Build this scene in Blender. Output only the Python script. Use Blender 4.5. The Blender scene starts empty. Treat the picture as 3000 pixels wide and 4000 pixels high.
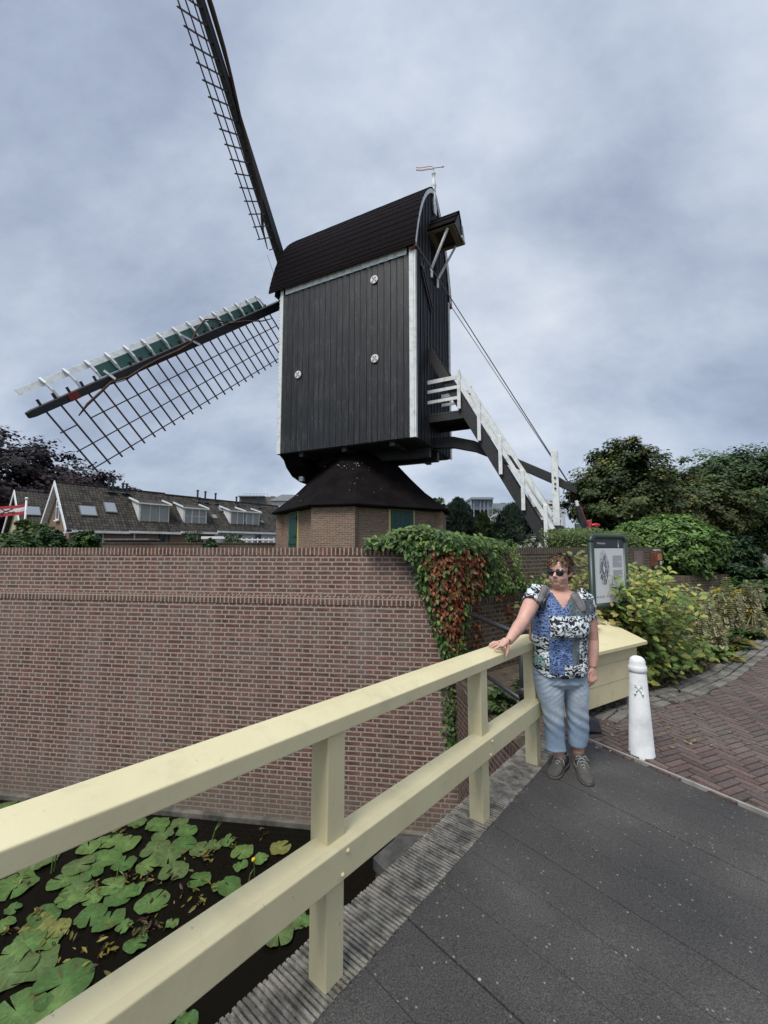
import bpy, math, random
import numpy as np
from mathutils import Vector, Matrix, noise
from mathutils.geometry import tessellate_polygon
R = math.radians
S = bpy.context.scene
COL = S.collection

# ---------------------------------------------------------------- camera
EYE = 1.70
FPX = 1620.0
PITCH = math.atan(138 / FPX)
cd = bpy.data.cameras.new("camera")
cam = bpy.data.objects.new("camera", cd)
COL.objects.link(cam)
cam.location = (0, 0, EYE)
cam.rotation_euler = (R(90) + PITCH, 0, 0)
cd.sensor_fit = 'VERTICAL'
cd.sensor_height = 24.0
cd.lens = 24.0 * FPX / 4000.0
cd.clip_start = 0.05
cd.clip_end = 2000
S.camera = cam

# ---------------------------------------------------------------- world, sun, exposure
SUN_EL, SUN_AZ = 58, 215          # azimuth clockwise from +Y
wd = bpy.data.worlds.new("World")
S.world = wd
wd.use_nodes = True
nt = wd.node_tree
nt.nodes.clear()
def N(t, k, **kw):
    n = t.nodes.new(k)
    for a, b in kw.items():
        setattr(n, a, b)
    return n
def math_node(t, op, a, b=None, clamp=False):
    n = N(t, 'ShaderNodeMath', operation=op, use_clamp=clamp)
    for i, v in enumerate((a, b)):
        if v is None: continue
        if isinstance(v, (int, float)): n.inputs[i].default_value = v
        else: t.links.new(v, n.inputs[i])
    return n.outputs[0]
def ramp(t, fac, stops, mode='LINEAR'):
    n = N(t, 'ShaderNodeValToRGB')
    cr = n.color_ramp
    cr.interpolation = mode
    while len(cr.elements) > 1: cr.elements.remove(cr.elements[0])
    for i, (p, c) in enumerate(stops):
        e = cr.elements[0] if i == 0 else cr.elements.new(p)
        e.position = p
        e.color = (c, c, c, 1) if isinstance(c, (int, float)) else (*c, 1)
    t.links.new(fac, n.inputs[0])
    return n.outputs[0]
def mixc(t, fac, a, b, blend='MIX'):
    n = N(t, 'ShaderNodeMix', data_type='RGBA', blend_type=blend)
    for i, v in ((0, fac), (6, a), (7, b)):
        if isinstance(v, (int, float)): n.inputs[i].default_value = v
        elif isinstance(v, tuple): n.inputs[i].default_value = (*v[:3], 1)
        else: t.links.new(v, n.inputs[i])
    return n.outputs[2]

sky = N(nt, 'ShaderNodeTexSky', sky_type='NISHITA', sun_disc=False)
sky.sun_elevation = R(SUN_EL)
sky.sun_rotation = R(SUN_AZ)
tc = N(nt, 'ShaderNodeTexCoord')
sep = N(nt, 'ShaderNodeSeparateXYZ')
nt.links.new(tc.outputs['Generated'], sep.inputs[0])
den = math_node(nt, 'MAXIMUM', math_node(nt, 'ADD', sep.outputs[2], 0.75), 0.1)
cx = math_node(nt, 'DIVIDE', sep.outputs[0], den)
cy = math_node(nt, 'DIVIDE', sep.outputs[1], den)
cmb = N(nt, 'ShaderNodeCombineXYZ')
nt.links.new(cx, cmb.inputs[0]); nt.links.new(cy, cmb.inputs[1])
mp = N(nt, 'ShaderNodeMapping')
mp.inputs['Rotation'].default_value = (0, 0, R(38))
mp.inputs['Scale'].default_value = (0.75, 1.2, 1)
mp.inputs['Location'].default_value = (3.1, 1.7, 0)
nt.links.new(cmb.outputs[0], mp.inputs[0])
n1 = N(nt, 'ShaderNodeTexNoise'); n1.inputs['Scale'].default_value = 2.1
n1.inputs['Detail'].default_value = 7; n1.inputs['Roughness'].default_value = 0.48; n1.inputs['Distortion'].default_value = 0.25
n2 = N(nt, 'ShaderNodeTexNoise'); n2.inputs['Scale'].default_value = 8.0
n2.inputs['Detail'].default_value = 8; n2.inputs['Roughness'].default_value = 0.6
for n in (n1, n2): nt.links.new(mp.outputs[0], n.inputs[0])
cl = math_node(nt, 'ADD', math_node(nt, 'MULTIPLY', n1.outputs[0], 0.72), math_node(nt, 'MULTIPLY', n2.outputs[0], 0.28))
ccol = ramp(nt, cl, [(0.34, (0.190, 0.225, 0.305)), (0.44, (0.275, 0.320, 0.405)), (0.54, (0.375, 0.420, 0.495)), (0.66, (0.500, 0.535, 0.590))])
el = ramp(nt, sep.outputs[2], [(0.0, 1.0), (0.10, 1.06), (0.5, 1.0), (0.84, 1.1), (0.93, 2.5), (1.0, 3.0)])
ccol = mixc(nt, 1.0, ccol, el, 'MULTIPLY')
bg1 = N(nt, 'ShaderNodeBackground'); bg1.inputs[1].default_value = 0.10
nt.links.new(sky.outputs[0], bg1.inputs[0])
bg2 = N(nt, 'ShaderNodeBackground'); bg2.inputs[1].default_value = 1.0
nt.links.new(ccol, bg2.inputs[0])
ms = N(nt, 'ShaderNodeMixShader'); ms.inputs[0].default_value = 0.90
wo = N(nt, 'ShaderNodeOutputWorld')
nt.links.new(bg1.outputs[0], ms.inputs[1]); nt.links.new(bg2.outputs[0], ms.inputs[2])
nt.links.new(ms.outputs[0], wo.inputs[0])

sd = bpy.data.lights.new("sun", 'SUN')
sun = bpy.data.objects.new("sun", sd)
COL.objects.link(sun)
sd.energy = 2.0
sd.angle = R(24)
sd.color = (1.0, 0.955, 0.88)
az, el_ = R(SUN_AZ), R(SUN_EL)
sdir = Vector((math.sin(az) * math.cos(el_), math.cos(az) * math.cos(el_), math.sin(el_)))
sun.rotation_euler = sdir.to_track_quat('Z', 'Y').to_euler()
sun.location = (0, 0, 40)
S.view_settings.view_transform = 'Standard'
S.view_settings.look = 'None'
S.view_settings.exposure = 0.60
S.view_settings.gamma = 1.0
S.cycles.max_bounces = 6
S.cycles.transparent_max_bounces = 8
try:
    S.cycles.use_denoising = True
except Exception:
    pass

# ---------------------------------------------------------------- geometry helpers
cP, sP = math.cos(PITCH), math.sin(PITCH)
def ray(x, y):
    a = (x - 1500) / FPX; b = -(y - 2000) / FPX
    v = Vector((a, cP - b * sP, sP + b * cP))
    return v / v.y
O = Vector((0, 0, EYE))
def atY(x, y, Y): return O + ray(x, y) * Y
def atZ(x, y, z):
    d = ray(x, y); return O + d * ((z - EYE) / d.z)
def V(*a): return Vector(a)

class MB:
    def __init__(s): s.v = []; s.f = []; s.m = []
    def add(s, vs, fs, mi=0):
        o = len(s.v)
        s.v += [tuple(p) for p in vs]
        for f in fs:
            s.f.append(tuple(i + o for i in f)); s.m.append(mi)
        return s
    def box(s, c, dx, dy, dz, mi=0):
        """c centre, dx dy dz full-size axis vectors"""
        c = Vector(c); dx = Vector(dx) / 2; dy = Vector(dy) / 2; dz = Vector(dz) / 2
        vs = [c + a * dx + b * dy + e * dz for e in (-1, 1) for b in (-1, 1) for a in (-1, 1)]
        fs = [(0, 2, 3, 1), (4, 5, 7, 6), (0, 1, 5, 4), (2, 6, 7, 3), (0, 4, 6, 2), (1, 3, 7, 5)]
        if dx.cross(dy).dot(dz) < 0: fs = [f[::-1] for f in fs]
        return s.add(vs, fs, mi)
    def bar(s, a, b, w, h, up=(0, 0, 1), mi=0, w2=None, h2=None):
        a = Vector(a); b = Vector(b); d = (b - a).normalized(); up = Vector(up)
        sd_ = d.cross(up)
        if sd_.length < 1e-4: sd_ = d.cross(Vector((1, 0, 0)))
        sd_.normalize(); u2 = sd_.cross(d).normalized()
        w2 = w if w2 is None else w2; h2 = h if h2 is None else h2
        vs = []
        for p, ww, hh in ((a, w, h), (b, w2, h2)):
            for q, e in ((-1, -1), (1, -1), (1, 1), (-1, 1)):
                vs.append(p + sd_ * q * ww / 2 + u2 * e * hh / 2)
        return s.add(vs, [(0, 1, 2, 3), (7, 6, 5, 4), (0, 4, 5, 1), (1, 5, 6, 2), (2, 6, 7, 3), (3, 7, 4, 0)], mi)
    def tube(s, pts, r, n=8, mi=0, cap=True):
        pts = [Vector(p) for p in pts]
        if isinstance(r, (int, float)): r = [r] * len(pts)
        rings = []; prev = None
        for i, p in enumerate(pts):
            d = (pts[min(i + 1, len(pts) - 1)] - pts[max(i - 1, 0)]).normalized()
            if prev is None:
                t = Vector((0, 0, 1)) if abs(d.z) < .9 else Vector((1, 0, 0))
                x = d.cross(t).normalized()
            else:
                x = (prev - d * prev.dot(d)).normalized()
            prev = x; y = d.cross(x)
            rings.append([p + (x * math.cos(2 * math.pi * k / n) + y * math.sin(2 * math.pi * k / n)) * r[i] for k in range(n)])
        vs = [q for rg in rings for q in rg]; fs = []
        for i in range(len(pts) - 1):
            for k in range(n):
                fs.append((i * n + k, i * n + (k + 1) % n, (i + 1) * n + (k + 1) % n, (i + 1) * n + k))
        if cap:
            fs.append(tuple(range(n))[::-1]); fs.append(tuple((len(pts) - 1) * n + k for k in range(n)))
        return s.add(vs, fs, mi)
    def loft(s, rings, mi=0, cap=True, closed=True):
        n = len(rings[0]); vs = [q for rg in rings for q in rg]; fs = []
        for i in range(len(rings) - 1):
            for k in range(n if closed else n - 1):
                fs.append((i * n + k, i * n + (k + 1) % n, (i + 1) * n + (k + 1) % n, (i + 1) * n + k))
        if cap and closed:
            fs.append(tuple(range(n))[::-1]); fs.append(tuple((len(rings) - 1) * n + k for k in range(n)))
        return s.add(vs, fs, mi)
    def lathe(s, c, prof, n=20, mi=0, axis=None):
        c = Vector(c)
        rings = [[c + Vector((r * math.cos(2 * math.pi * k / n), r * math.sin(2 * math.pi * k / n), z)) for k in range(n)] for r, z in prof]
        return s.loft(rings, mi)
    def prism(s, poly, ext, mi=0):
        """poly: planar points, ext: extrusion vector"""
        ext = Vector(ext); n = len(poly)
        vs = [Vector(p) for p in poly] + [Vector(p) + ext for p in poly]
        tris = tessellate_polygon([[Vector(p) for p in poly]])
        fs = [tuple(t) for t in tris] + [tuple(i + n for i in t)[::-1] for t in tris]
        fs += [(i, (i + 1) % n, (i + 1) % n + n, i + n) for i in range(n)]
        return s.add(vs, fs, mi)
    def build(s, name, mats, parent=None, smooth=False, origin=None, bevel=0, fixn=True, autos=None):
        off = Vector(origin) if origin is not None else (world_loc(parent) if parent else Vector((0, 0, 0)))
        va = np.array(s.v, dtype=np.float64).reshape(-1, 3)
        me = bpy.data.meshes.new(name)
        me.from_pydata((va - np.array(off)).tolist(), [], s.f)
        if not isinstance(mats, (list, tuple)): mats = [mats]
        for m in mats: me.materials.append(m)
        me.polygons.foreach_set('material_index', s.m)
        if fixn:
            import bmesh
            bm = bmesh.new(); bm.from_mesh(me)
            bmesh.ops.recalc_face_normals(bm, faces=bm.faces)
            bm.to_mesh(me); bm.free()
        me.update()
        # uv: box projection in world metres
        uvl = me.uv_layers.new(name='UVMap')
        nl = len(me.loops); li = np.empty(nl, int); me.loops.foreach_get('vertex_index', li)
        npoly = len(me.polygons); nr = np.empty(npoly * 3); me.polygons.foreach_get('normal', nr); nr = nr.reshape(-1, 3)
        lt = np.empty(npoly, int); me.polygons.foreach_get('loop_total', lt)
        nl_ = np.repeat(nr, lt, axis=0)
        co = np.empty(len(me.vertices) * 3); me.vertices.foreach_get('co', co)
        co = co.reshape(-1, 3)[li] + np.array(off)
        flat = np.abs(nl_[:, 2]) > .75
        tx = -nl_[:, 1]; ty = nl_[:, 0]; ln = np.maximum(np.hypot(tx, ty), 1e-6)
        # canonical tangent sign so opposite faces agree
        u = (co[:, 0] * tx + co[:, 1] * ty) / ln
        uv = np.stack([np.where(flat, co[:, 0], u), np.where(flat, co[:, 1], co[:, 2])], 1)
        uvl.data.foreach_set('uv', uv.ravel())
        if smooth: me.polygons.foreach_set('use_smooth', [True] * npoly)
        ob = bpy.data.objects.new(name, me)
        COL.objects.link(ob)
        if parent is not None: ob.parent = parent
        elif origin is not None: ob.location = off
        if bevel:
            b = ob.modifiers.new('bevel', 'BEVEL'); b.width = bevel; b.segments = 2; b.limit_method = 'ANGLE'; b.angle_limit = R(40)
            b.harden_normals = False
        return ob

def world_loc(o):
    v = Vector((0, 0, 0))
    while o is not None:
        v += o.location; o = o.parent
    return v
def thing(name, label, cat, loc, group=None):
    o = bpy.data.objects.new(name, None)
    o.empty_display_size = .3
    COL.objects.link(o); o.location = loc
    return tag(o, label, cat, group)
def tag(o, label, cat, group=None, kind=None):
    o['label'] = label; o['category'] = cat
    if group: o['group'] = group
    if kind: o['kind'] = kind
    return o
def struct(o, kind='structure'):
    o['kind'] = kind; return o
def copy_tree(o, parent=None):
    c = o.copy(); COL.objects.link(c)
    if parent is not None: c.parent = parent
    for ch in [k for k in bpy.data.objects if k.parent == o]:
        copy_tree(ch, c)
    return c

# ---------------------------------------------------------------- materials
def mat(name, col, rough=.6, col2=None, nscale=6, ndetail=5, bump=0, bscale=40, metal=0, spec=.5, lo=.35, hi=.65, coords='Object', stretch=None, bdist=.01):
    m = bpy.data.materials.new(name); m.use_nodes = True
    t = m.node_tree; bs = t.nodes['Principled BSDF']
    bs.inputs['Roughness'].default_value = rough
    bs.inputs['Metallic'].default_value = metal
    bs.inputs['Specular IOR Level'].default_value = spec
    tc = N(t, 'ShaderNodeTexCoord')
    src = tc.outputs[coords]
    if stretch:
        mp = N(t, 'ShaderNodeMapping'); mp.inputs['Scale'].default_value = stretch
        t.links.new(src, mp.inputs[0]); src = mp.outputs[0]
    if col2 is not None:
        nz = N(t, 'ShaderNodeTexNoise'); nz.inputs['Scale'].default_value = nscale; nz.inputs['Detail'].default_value = ndetail
        nz.inputs['Roughness'].default_value = .6
        t.links.new(src, nz.inputs[0])
        c = ramp(t, nz.outputs[0], [(lo, col), (hi, col2)])
        t.links.new(c, bs.inputs['Base Color'])
    else:
        bs.inputs['Base Color'].default_value = (*col, 1)
    if bump:
        nb = N(t, 'ShaderNodeTexNoise'); nb.inputs['Scale'].default_value = bscale; nb.inputs['Detail'].default_value = 4
        t.links.new(src, nb.inputs[0])
        b = N(t, 'ShaderNodeBump'); b.inputs['Strength'].default_value = bump; b.inputs['Distance'].default_value = bdist
        t.links.new(nb.outputs[0], b.inputs['Height']); t.links.new(b.outputs[0], bs.inputs['Normal'])
    return m

def brick_mat(name, c1, c2, mortar, bw=.22, rh=.0625, squash=.5, sfreq=2, offset=.5, ms_=.011, dirt=(.30, .26, .22), dirtamt=.35, bump=.6, dscale=.9, shift=(0, 0)):
    m = bpy.data.materials.new(name); m.use_nodes = True
    t = m.node_tree; bs = t.nodes['Principled BSDF']; bs.inputs['Roughness'].default_value = .9
    bs.inputs['Specular IOR Level'].default_value = .2
    uv = N(t, 'ShaderNodeUVMap'); uv.uv_map = 'UVMap'
    mp = N(t, 'ShaderNodeMapping'); mp.inputs['Location'].default_value = (shift[0], shift[1], 0)
    t.links.new(uv.outputs[0], mp.inputs[0])
    # wobble so the courses are hand laid
    wn = N(t, 'ShaderNodeTexNoise'); wn.inputs['Scale'].default_value = 9; wn.inputs['Detail'].default_value = 3
    t.links.new(mp.outputs[0], wn.inputs[0])
    wv = N(t, 'ShaderNodeVectorMath', operation='MULTIPLY_ADD')
    wv.inputs[1].default_value = (.012, .009, 0); t.links.new(wn.outputs[1], wv.inputs[0]); t.links.new(mp.outputs[0], wv.inputs[2])
    br = N(t, 'ShaderNodeTexBrick', offset=offset, offset_frequency=2, squash=squash, squash_frequency=sfreq)
    br.inputs['Scale'].default_value = 1
    br.inputs['Brick Width'].default_value = bw; br.inputs['Row Height'].default_value = rh
    br.inputs['Mortar Size'].default_value = ms_; br.inputs['Mortar Smooth'].default_value = .25; br.inputs['Bias'].default_value = 0
    br.inputs['Color1'].default_value = (*c1, 1); br.inputs['Color2'].default_value = (*c2, 1); br.inputs['Mortar'].default_value = (*mortar, 1)
    t.links.new(wv.outputs[0], br.inputs[0])
    d = N(t, 'ShaderNodeTexNoise'); d.inputs['Scale'].default_value = dscale; d.inputs['Detail'].default_value = 8; d.inputs['Roughness'].default_value = .62
    t.links.new(mp.outputs[0], d.inputs[0])
    df = math_node(t, 'MULTIPLY', ramp(t, d.outputs[0], [(.42, 0.0), (.72, 1.0)]), dirtamt)
    c = mixc(t, df, br.outputs[0], dirt)
    g = N(t, 'ShaderNodeTexNoise'); g.inputs['Scale'].default_value = 55; g.inputs['Detail'].default_value = 5
    t.links.new(mp.outputs[0], g.inputs[0])
    gv = ramp(t, g.outputs[0], [(.3, .72), (.7, 1.22)])
    tn = N(t, 'ShaderNodeTexNoise'); tn.inputs['Scale'].default_value = 1; tn.inputs['Detail'].default_value = 2
    tm = N(t, 'ShaderNodeMapping'); tm.inputs['Scale'].default_value = (5, 15, 1); t.links.new(uv.outputs[0], tm.inputs[0]); t.links.new(tm.outputs[0], tn.inputs[0])
    c = mixc(t, math_node(t, 'SUBTRACT', 1.0, br.outputs['Fac'], True), c, mixc(t, 1.0, c, ramp(t, tn.outputs[0], [(.3, .62), (.7, 1.34)]), 'MULTIPLY'))
    c = mixc(t, 1.0, c, gv, 'MULTIPLY')
    if name == 'red_brick':
        sx = N(t, 'ShaderNodeSeparateXYZ'); t.links.new(uv.outputs[0], sx.inputs[0])
        zz = math_node(t, 'ADD', sx.outputs[1], math_node(t, 'MULTIPLY', d.outputs[0], .7))
        tide = ramp(t, math_node(t, 'ADD', math_node(t, 'MULTIPLY', zz, .25), .6), [(.20, .85), (.26, .55), (.36, 0.0)])
        c = mixc(t, math_node(t, 'MULTIPLY', tide, .75), c, (.175, .155, .125))
        st = N(t, 'ShaderNodeTexNoise'); st.inputs['Scale'].default_value = 1; st.inputs['Detail'].default_value = 8
        m2 = N(t, 'ShaderNodeMapping'); m2.inputs['Scale'].default_value = (2.2, .28, 1); t.links.new(uv.outputs[0], m2.inputs[0]); t.links.new(m2.outputs[0], st.inputs[0])
        c = mixc(t, math_node(t, 'MULTIPLY', ramp(t, st.outputs[0], [(.52, 0.0), (.72, 1.0)]), .22), c, (.34, .30, .27))
        c = mixc(t, math_node(t, 'MULTIPLY', ramp(t, st.outputs[0], [(.28, 1.0), (.44, 0.0)]), .22), c, (.085, .070, .050))
    t.links.new(c, bs.inputs['Base Color'])
    h = math_node(t, 'SUBTRACT', math_node(t, 'MULTIPLY', g.outputs[0], .35), br.outputs['Fac'])
    b = N(t, 'ShaderNodeBump'); b.inputs['Strength'].default_value = bump; b.inputs['Distance'].default_value = .008
    t.links.new(h, b.inputs['Height']); t.links.new(b.outputs[0], bs.inputs['Normal'])
    return m

def leaf_mat(name, rough=.5, trans=.25):
    """colour comes from the per-leaf 'Col' attribute"""
    m = bpy.data.materials.new(name); m.use_nodes = True
    t = m.node_tree; bs = t.nodes['Principled BSDF']
    a = N(t, 'ShaderNodeAttribute'); a.attribute_name = 'Col'
    bs.inputs['Roughness'].default_value = rough
    bs.inputs['Specular IOR Level'].default_value = .35
    t.links.new(a.outputs[0], bs.inputs['Base Color'])
    tr = N(t, 'ShaderNodeBsdfTranslucent'); t.links.new(a.outputs[0], tr.inputs[0])
    mx = N(t, 'ShaderNodeMixShader'); mx.inputs[0].default_value = trans
    out = [n for n in t.nodes if n.type == 'OUTPUT_MATERIAL'][0]
    t.links.new(bs.outputs[0], mx.inputs[1]); t.links.new(tr.outputs[0], mx.inputs[2]); t.links.new(mx.outputs[0], out.inputs[0])
    return m

M = {}
M['brick'] = brick_mat('red_brick', (.195, .086, .070), (.132, .075, .060), (.355, .312, .262), dirt=(.31, .265, .225), dirtamt=.25)
M['rowlock'] = brick_mat('red_brick_on_edge', (.178, .076, .060), (.115, .066, .050), (.370, .325, .265), bw=.062, rh=.5, squash=1, offset=0, dirtamt=.2)
M['brick_old'] = brick_mat('old_brown_brick', (.140, .098, .068), (.098, .072, .052), (.225, .192, .150), dirt=(.075, .070, .045), dirtamt=.5, bump=.8)
M['rowlock_old'] = brick_mat('old_brown_brick_on_edge', (.145, .100, .070), (.100, .074, .054), (.235, .200, .155), bw=.062, rh=.5, squash=1, offset=0, dirt=(.055, .055, .035), dirtamt=.5)
M['brick_tan'] = brick_mat('tan_brick', (.235, .150, .110), (.165, .108, .082), (.300, .250, .200), squash=1, bw=.21, rh=.06, dirt=(.30, .15, .11), dirtamt=.25, bump=.5)
M['brick_house'] = brick_mat('house_brick', (.230, .130, .090), (.170, .095, .068), (.260, .210, .160), squash=1, bw=.21, rh=.06, dirtamt=.1, bump=.3)
M['brick_dark'] = brick_mat('dark_brick', (.095, .046, .038), (.066, .038, .033), (.165, .135, .110), dirtamt=.2)
M['concrete'] = mat('concrete', (.10, .095, .085), .9, (.20, .185, .165), 5, bump=.5, bscale=30)
M['stone'] = mat('wet_stone', (.040, .040, .042), .75, (.090, .086, .080), 7, bump=.5, bscale=25)
M['soil'] = mat('soil', (.045, .034, .024), .95, (.11, .085, .055), 9, bump=.8, bscale=35, bdist=.03)
M['ground'] = mat('ground', (.060, .056, .042), .95, (.085, .075, .060), 1.2, bump=.3, bscale=10)
M['grass'] = mat('grass_ground', (.035, .060, .018), .95, (.065, .085, .030), 3, bump=.6, bscale=25, bdist=.03)
M['black'] = mat('black_tar_wood', (.0125, .0125, .0140), .62, (.024, .024, .027), 5, bump=.25, bscale=30)
M['black_metal'] = mat('black_metal', (.014, .014, .019), .42, (.026, .026, .032), 9, bump=.15, bscale=60)
M['white'] = mat('white_paint', (.50, .52, .52), .55, (.74, .76, .76), 5, ndetail=9, bump=.2, bscale=40, lo=.28, hi=.52)
M['green_dark'] = mat('dark_green_paint', (.008, .055, .045), .5, (.012, .070, .058), 5)
M['cream_trim'] = mat('cream_trim_paint', (.62, .50, .20), .5)
M['water_leaf'] = leaf_mat('lily_leaf', .35, .1)
M['leaf'] = leaf_mat('leaf', .45, .28)
M['leaf_dark'] = leaf_mat('leaf_far', .6, .2)
M['bark'] = mat('bark', (.035, .027, .020), .9, (.075, .060, .045), 12, bump=.6, bscale=30)
M['stem'] = mat('stem', (.06, .035, .02), .8, (.10, .08, .04), 8)
M['glass'] = mat('window_glass', (.05, .06, .07), .12, (.12, .14, .15), 1.5, spec=.6)
M['lead'] = mat('lead', (.10, .105, .11), .6, (.16, .165, .17), 4)

def cream(name='cream_paint', wear=True):
    m = bpy.data.materials.new(name); m.use_nodes = True
    t = m.node_tree; bs = t.nodes['Principled BSDF']; bs.inputs['Roughness'].default_value = .48
    tc = N(t, 'ShaderNodeTexCoord')
    a = N(t, 'ShaderNodeTexNoise'); a.inputs['Scale'].default_value = 2.3; a.inputs['Detail'].default_value = 7; a.inputs['Roughness'].default_value = .6
    b = N(t, 'ShaderNodeTexNoise'); b.inputs['Scale'].default_value = 34; b.inputs['Detail'].default_value = 6; b.inputs['Roughness'].default_value = .7
    g = N(t, 'ShaderNodeTexNoise'); g.inputs['Scale'].default_value = 7; g.inputs['Detail'].default_value = 9; g.inputs['Roughness'].default_value = .72
    for n in (a, b, g): t.links.new(tc.outputs['Object'], n.inputs[0])
    c = ramp(t, a.outputs[0], [(.35, (.620, .550, .330)), (.65, (.680, .610, .378))])
    f = ramp(t, g.outputs[0], [(.52, 0.0), (.70, .40)])
    c = mixc(t, f, c, (.46, .40, .26))
    f2 = ramp(t, b.outputs[0], [(.665, 0.0), (.69, 1.0)])
    c = mixc(t, math_node(t, 'MULTIPLY', f2, .55), c, (.20, .18, .13))
    t.links.new(c, bs.inputs['Base Color'])
    bp = N(t, 'ShaderNodeBump'); bp.inputs['Strength'].default_value = .22; bp.inputs['Distance'].default_value = .004
    t.links.new(b.outputs[0], bp.inputs['Height']); t.links.new(bp.outputs[0], bs.inputs['Normal'])
    return m
M['cream'] = cream()

# ---------------------------------------------------------------- leaves
def rnd_unit(rg, n):
    a = rg.normal(size=(n, 3)); return a / np.linalg.norm(a, axis=1, keepdims=True)
def leaf_mesh(name, pos, nrm, size, cols, m, parent=None, aspect=.5, axis=None, fold=.25, rg=None, origin=None, six=True):
    """one leaf per row: six-vertex folded blade (or a four-vertex kite)"""
    n = len(pos); rg = rg or np.random.default_rng(1)
    nrm = nrm / np.maximum(np.linalg.norm(nrm, axis=1, keepdims=True), 1e-6)
    if axis is None: axis = rnd_unit(rg, n)
    ax = axis - nrm * np.sum(axis * nrm, 1, keepdims=True)
    ax /= np.maximum(np.linalg.norm(ax, axis=1, keepdims=True), 1e-6)
    sdv = np.cross(nrm, ax)
    size = np.broadcast_to(np.asarray(size, float), (n,))[:, None]
    w = size * aspect * .5
    if six:
        pts = [pos, pos + ax * size * .38 + sdv * w + nrm * w * fold, pos + ax * size * .78 + sdv * w * .62 + nrm * w * fold * .4,
               pos + ax * size - nrm * w * fold, pos + ax * size * .78 - sdv * w * .62 + nrm * w * fold * .4, pos + ax * size * .38 - sdv * w + nrm * w * fold]
        k = 6; fs = [(0, 1, 2, 3), (0, 3, 4, 5)]
    else:
        pts = [pos, pos + ax * size * .5 + sdv * w, pos + ax * size, pos + ax * size * .5 - sdv * w]
        k = 4; fs = [(0, 1, 2, 3)]
    v = np.stack(pts, 1).reshape(-1, 3)
    off = np.array(origin if origin is not None else (world_loc(parent) if parent else (0, 0, 0)), float)
    v = v - off
    base = (np.arange(n) * k)[:, None, None]
    f = (base + np.array(fs)[None]).reshape(-1)
    nf = n * len(fs)
    me = bpy.data.meshes.new(name)
    me.vertices.add(len(v)); me.vertices.foreach_set('co', v.ravel())
    me.loops.add(nf * 4); me.loops.foreach_set('vertex_index', f.astype(np.int32))
    me.polygons.add(nf); me.polygons.foreach_set('loop_start', np.arange(0, nf * 4, 4, dtype=np.int32))
    try: me.polygons.foreach_set('loop_total', np.full(nf, 4, dtype=np.int32))
    except Exception: pass
    me.update(calc_edges=True)
    ca = me.color_attributes.new('Col', 'FLOAT_COLOR', 'POINT')
    cc = np.concatenate([np.repeat(cols, k, axis=0), np.ones((n * k, 1))], 1)
    ca.data.foreach_set('color', cc.ravel())
    me.materials.append(m)
    ob = bpy.data.objects.new(name, me); COL.objects.link(ob)
    if parent is not None: ob.parent = parent
    elif origin is not None: ob.location = off
    return ob
def pal(rg, n, cols, jit=.25):
    cols = np.array([c[:3] for c in cols]); i = rg.integers(0, len(cols), n)
    return cols[i] * (1 + (rg.random((n, 1)) - .5) * 2 * jit)
def crown_pts(rg, c, rad, nclump, per, clump_r=.22, squash=1.0, hollow=.55, rough=1.0):
    """leaf positions gathered in clumps through an uneven ellipsoid"""
    c = np.array(c, float); rad = np.array(rad, float)
    u = rnd_unit(rg, nclump)
    rr = hollow + (1 - hollow) * rg.random((nclump, 1)) ** .6
    rr *= 1 + rough * (.16 * np.sin(u[:, :1] * 5.1 + u[:, 2:3] * 3.7 + rg.random() * 6) + .10 * rg.normal(size=(nclump, 1)) * .6)
    cc = c + u * rr * rad
    cr = clump_r * rad.mean() * (.6 + .8 * rg.random((nclump, 1)))
    du = rnd_unit(rg, nclump * per)
    dr = rg.random((nclump * per, 1)) ** .5
    idx = np.repeat(np.arange(nclump), per)
    p = cc[idx] + du * dr * cr[idx] * np.array([1, 1, .62 * squash])
    nr = du * .5 + u[idx] * .5 + np.array([0, 0, .7]) + rg.normal(size=du.shape) * .35
    return p, nr, idx
def tree(name, label, cat, base, height, rad, cols, nclump=90, per=90, leaf=.22, seed=1, group=None, cz=None, trunk_r=.16, aspect=.7, clump_r=.22, hollow=.45, lim=7, m='leaf_dark'):
    rg = np.random.default_rng(seed)
    th = thing(name, label, cat, base, group)
    base = Vector(base); cz = height - rad[2] if cz is None else cz
    c = base + Vector((0, 0, cz))
    p, nr, idx = crown_pts(rg, c, rad, nclump, per, clump_r, hollow=hollow)
    cl = pal(rg, nclump, cols, .32)[idx] * (1 + (rg.random((len(p), 1)) - .5) * .5)
    leaf_mesh('crown', p, nr, leaf * (.6 + .8 * rg.random(len(p))), cl, M[m], th, aspect, six=False, rg=rg)
    tb = MB()
    top = c + Vector((0, 0, rad[2] * .45))
    pts = [base - Vector((0, 0, .2)), base.lerp(top, .3) + Vector((.1, 0, 0)), base.lerp(top, .65), top]
    tb.tube(pts, [trunk_r * 1.25, trunk_r, trunk_r * .6, trunk_r * .15], 8)
    for k in range(lim):
        a = rg.random() * 6.28; t0 = .3 + .5 * rg.random(); s0 = base.lerp(top, t0)
        e = c + Vector((math.cos(a) * rad[0] * .75, math.sin(a) * rad[1] * .75, (rg.random() - .2) * rad[2] * .9))
        mid = s0.lerp(e, .5) + Vector((0, 0, rad[2] * .1))
        tb.tube([s0, mid, e], [trunk_r * .5, trunk_r * .3, trunk_r * .06], 6)
    tb.build('trunk', M['bark'], th, smooth=True)
    return th
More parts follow.
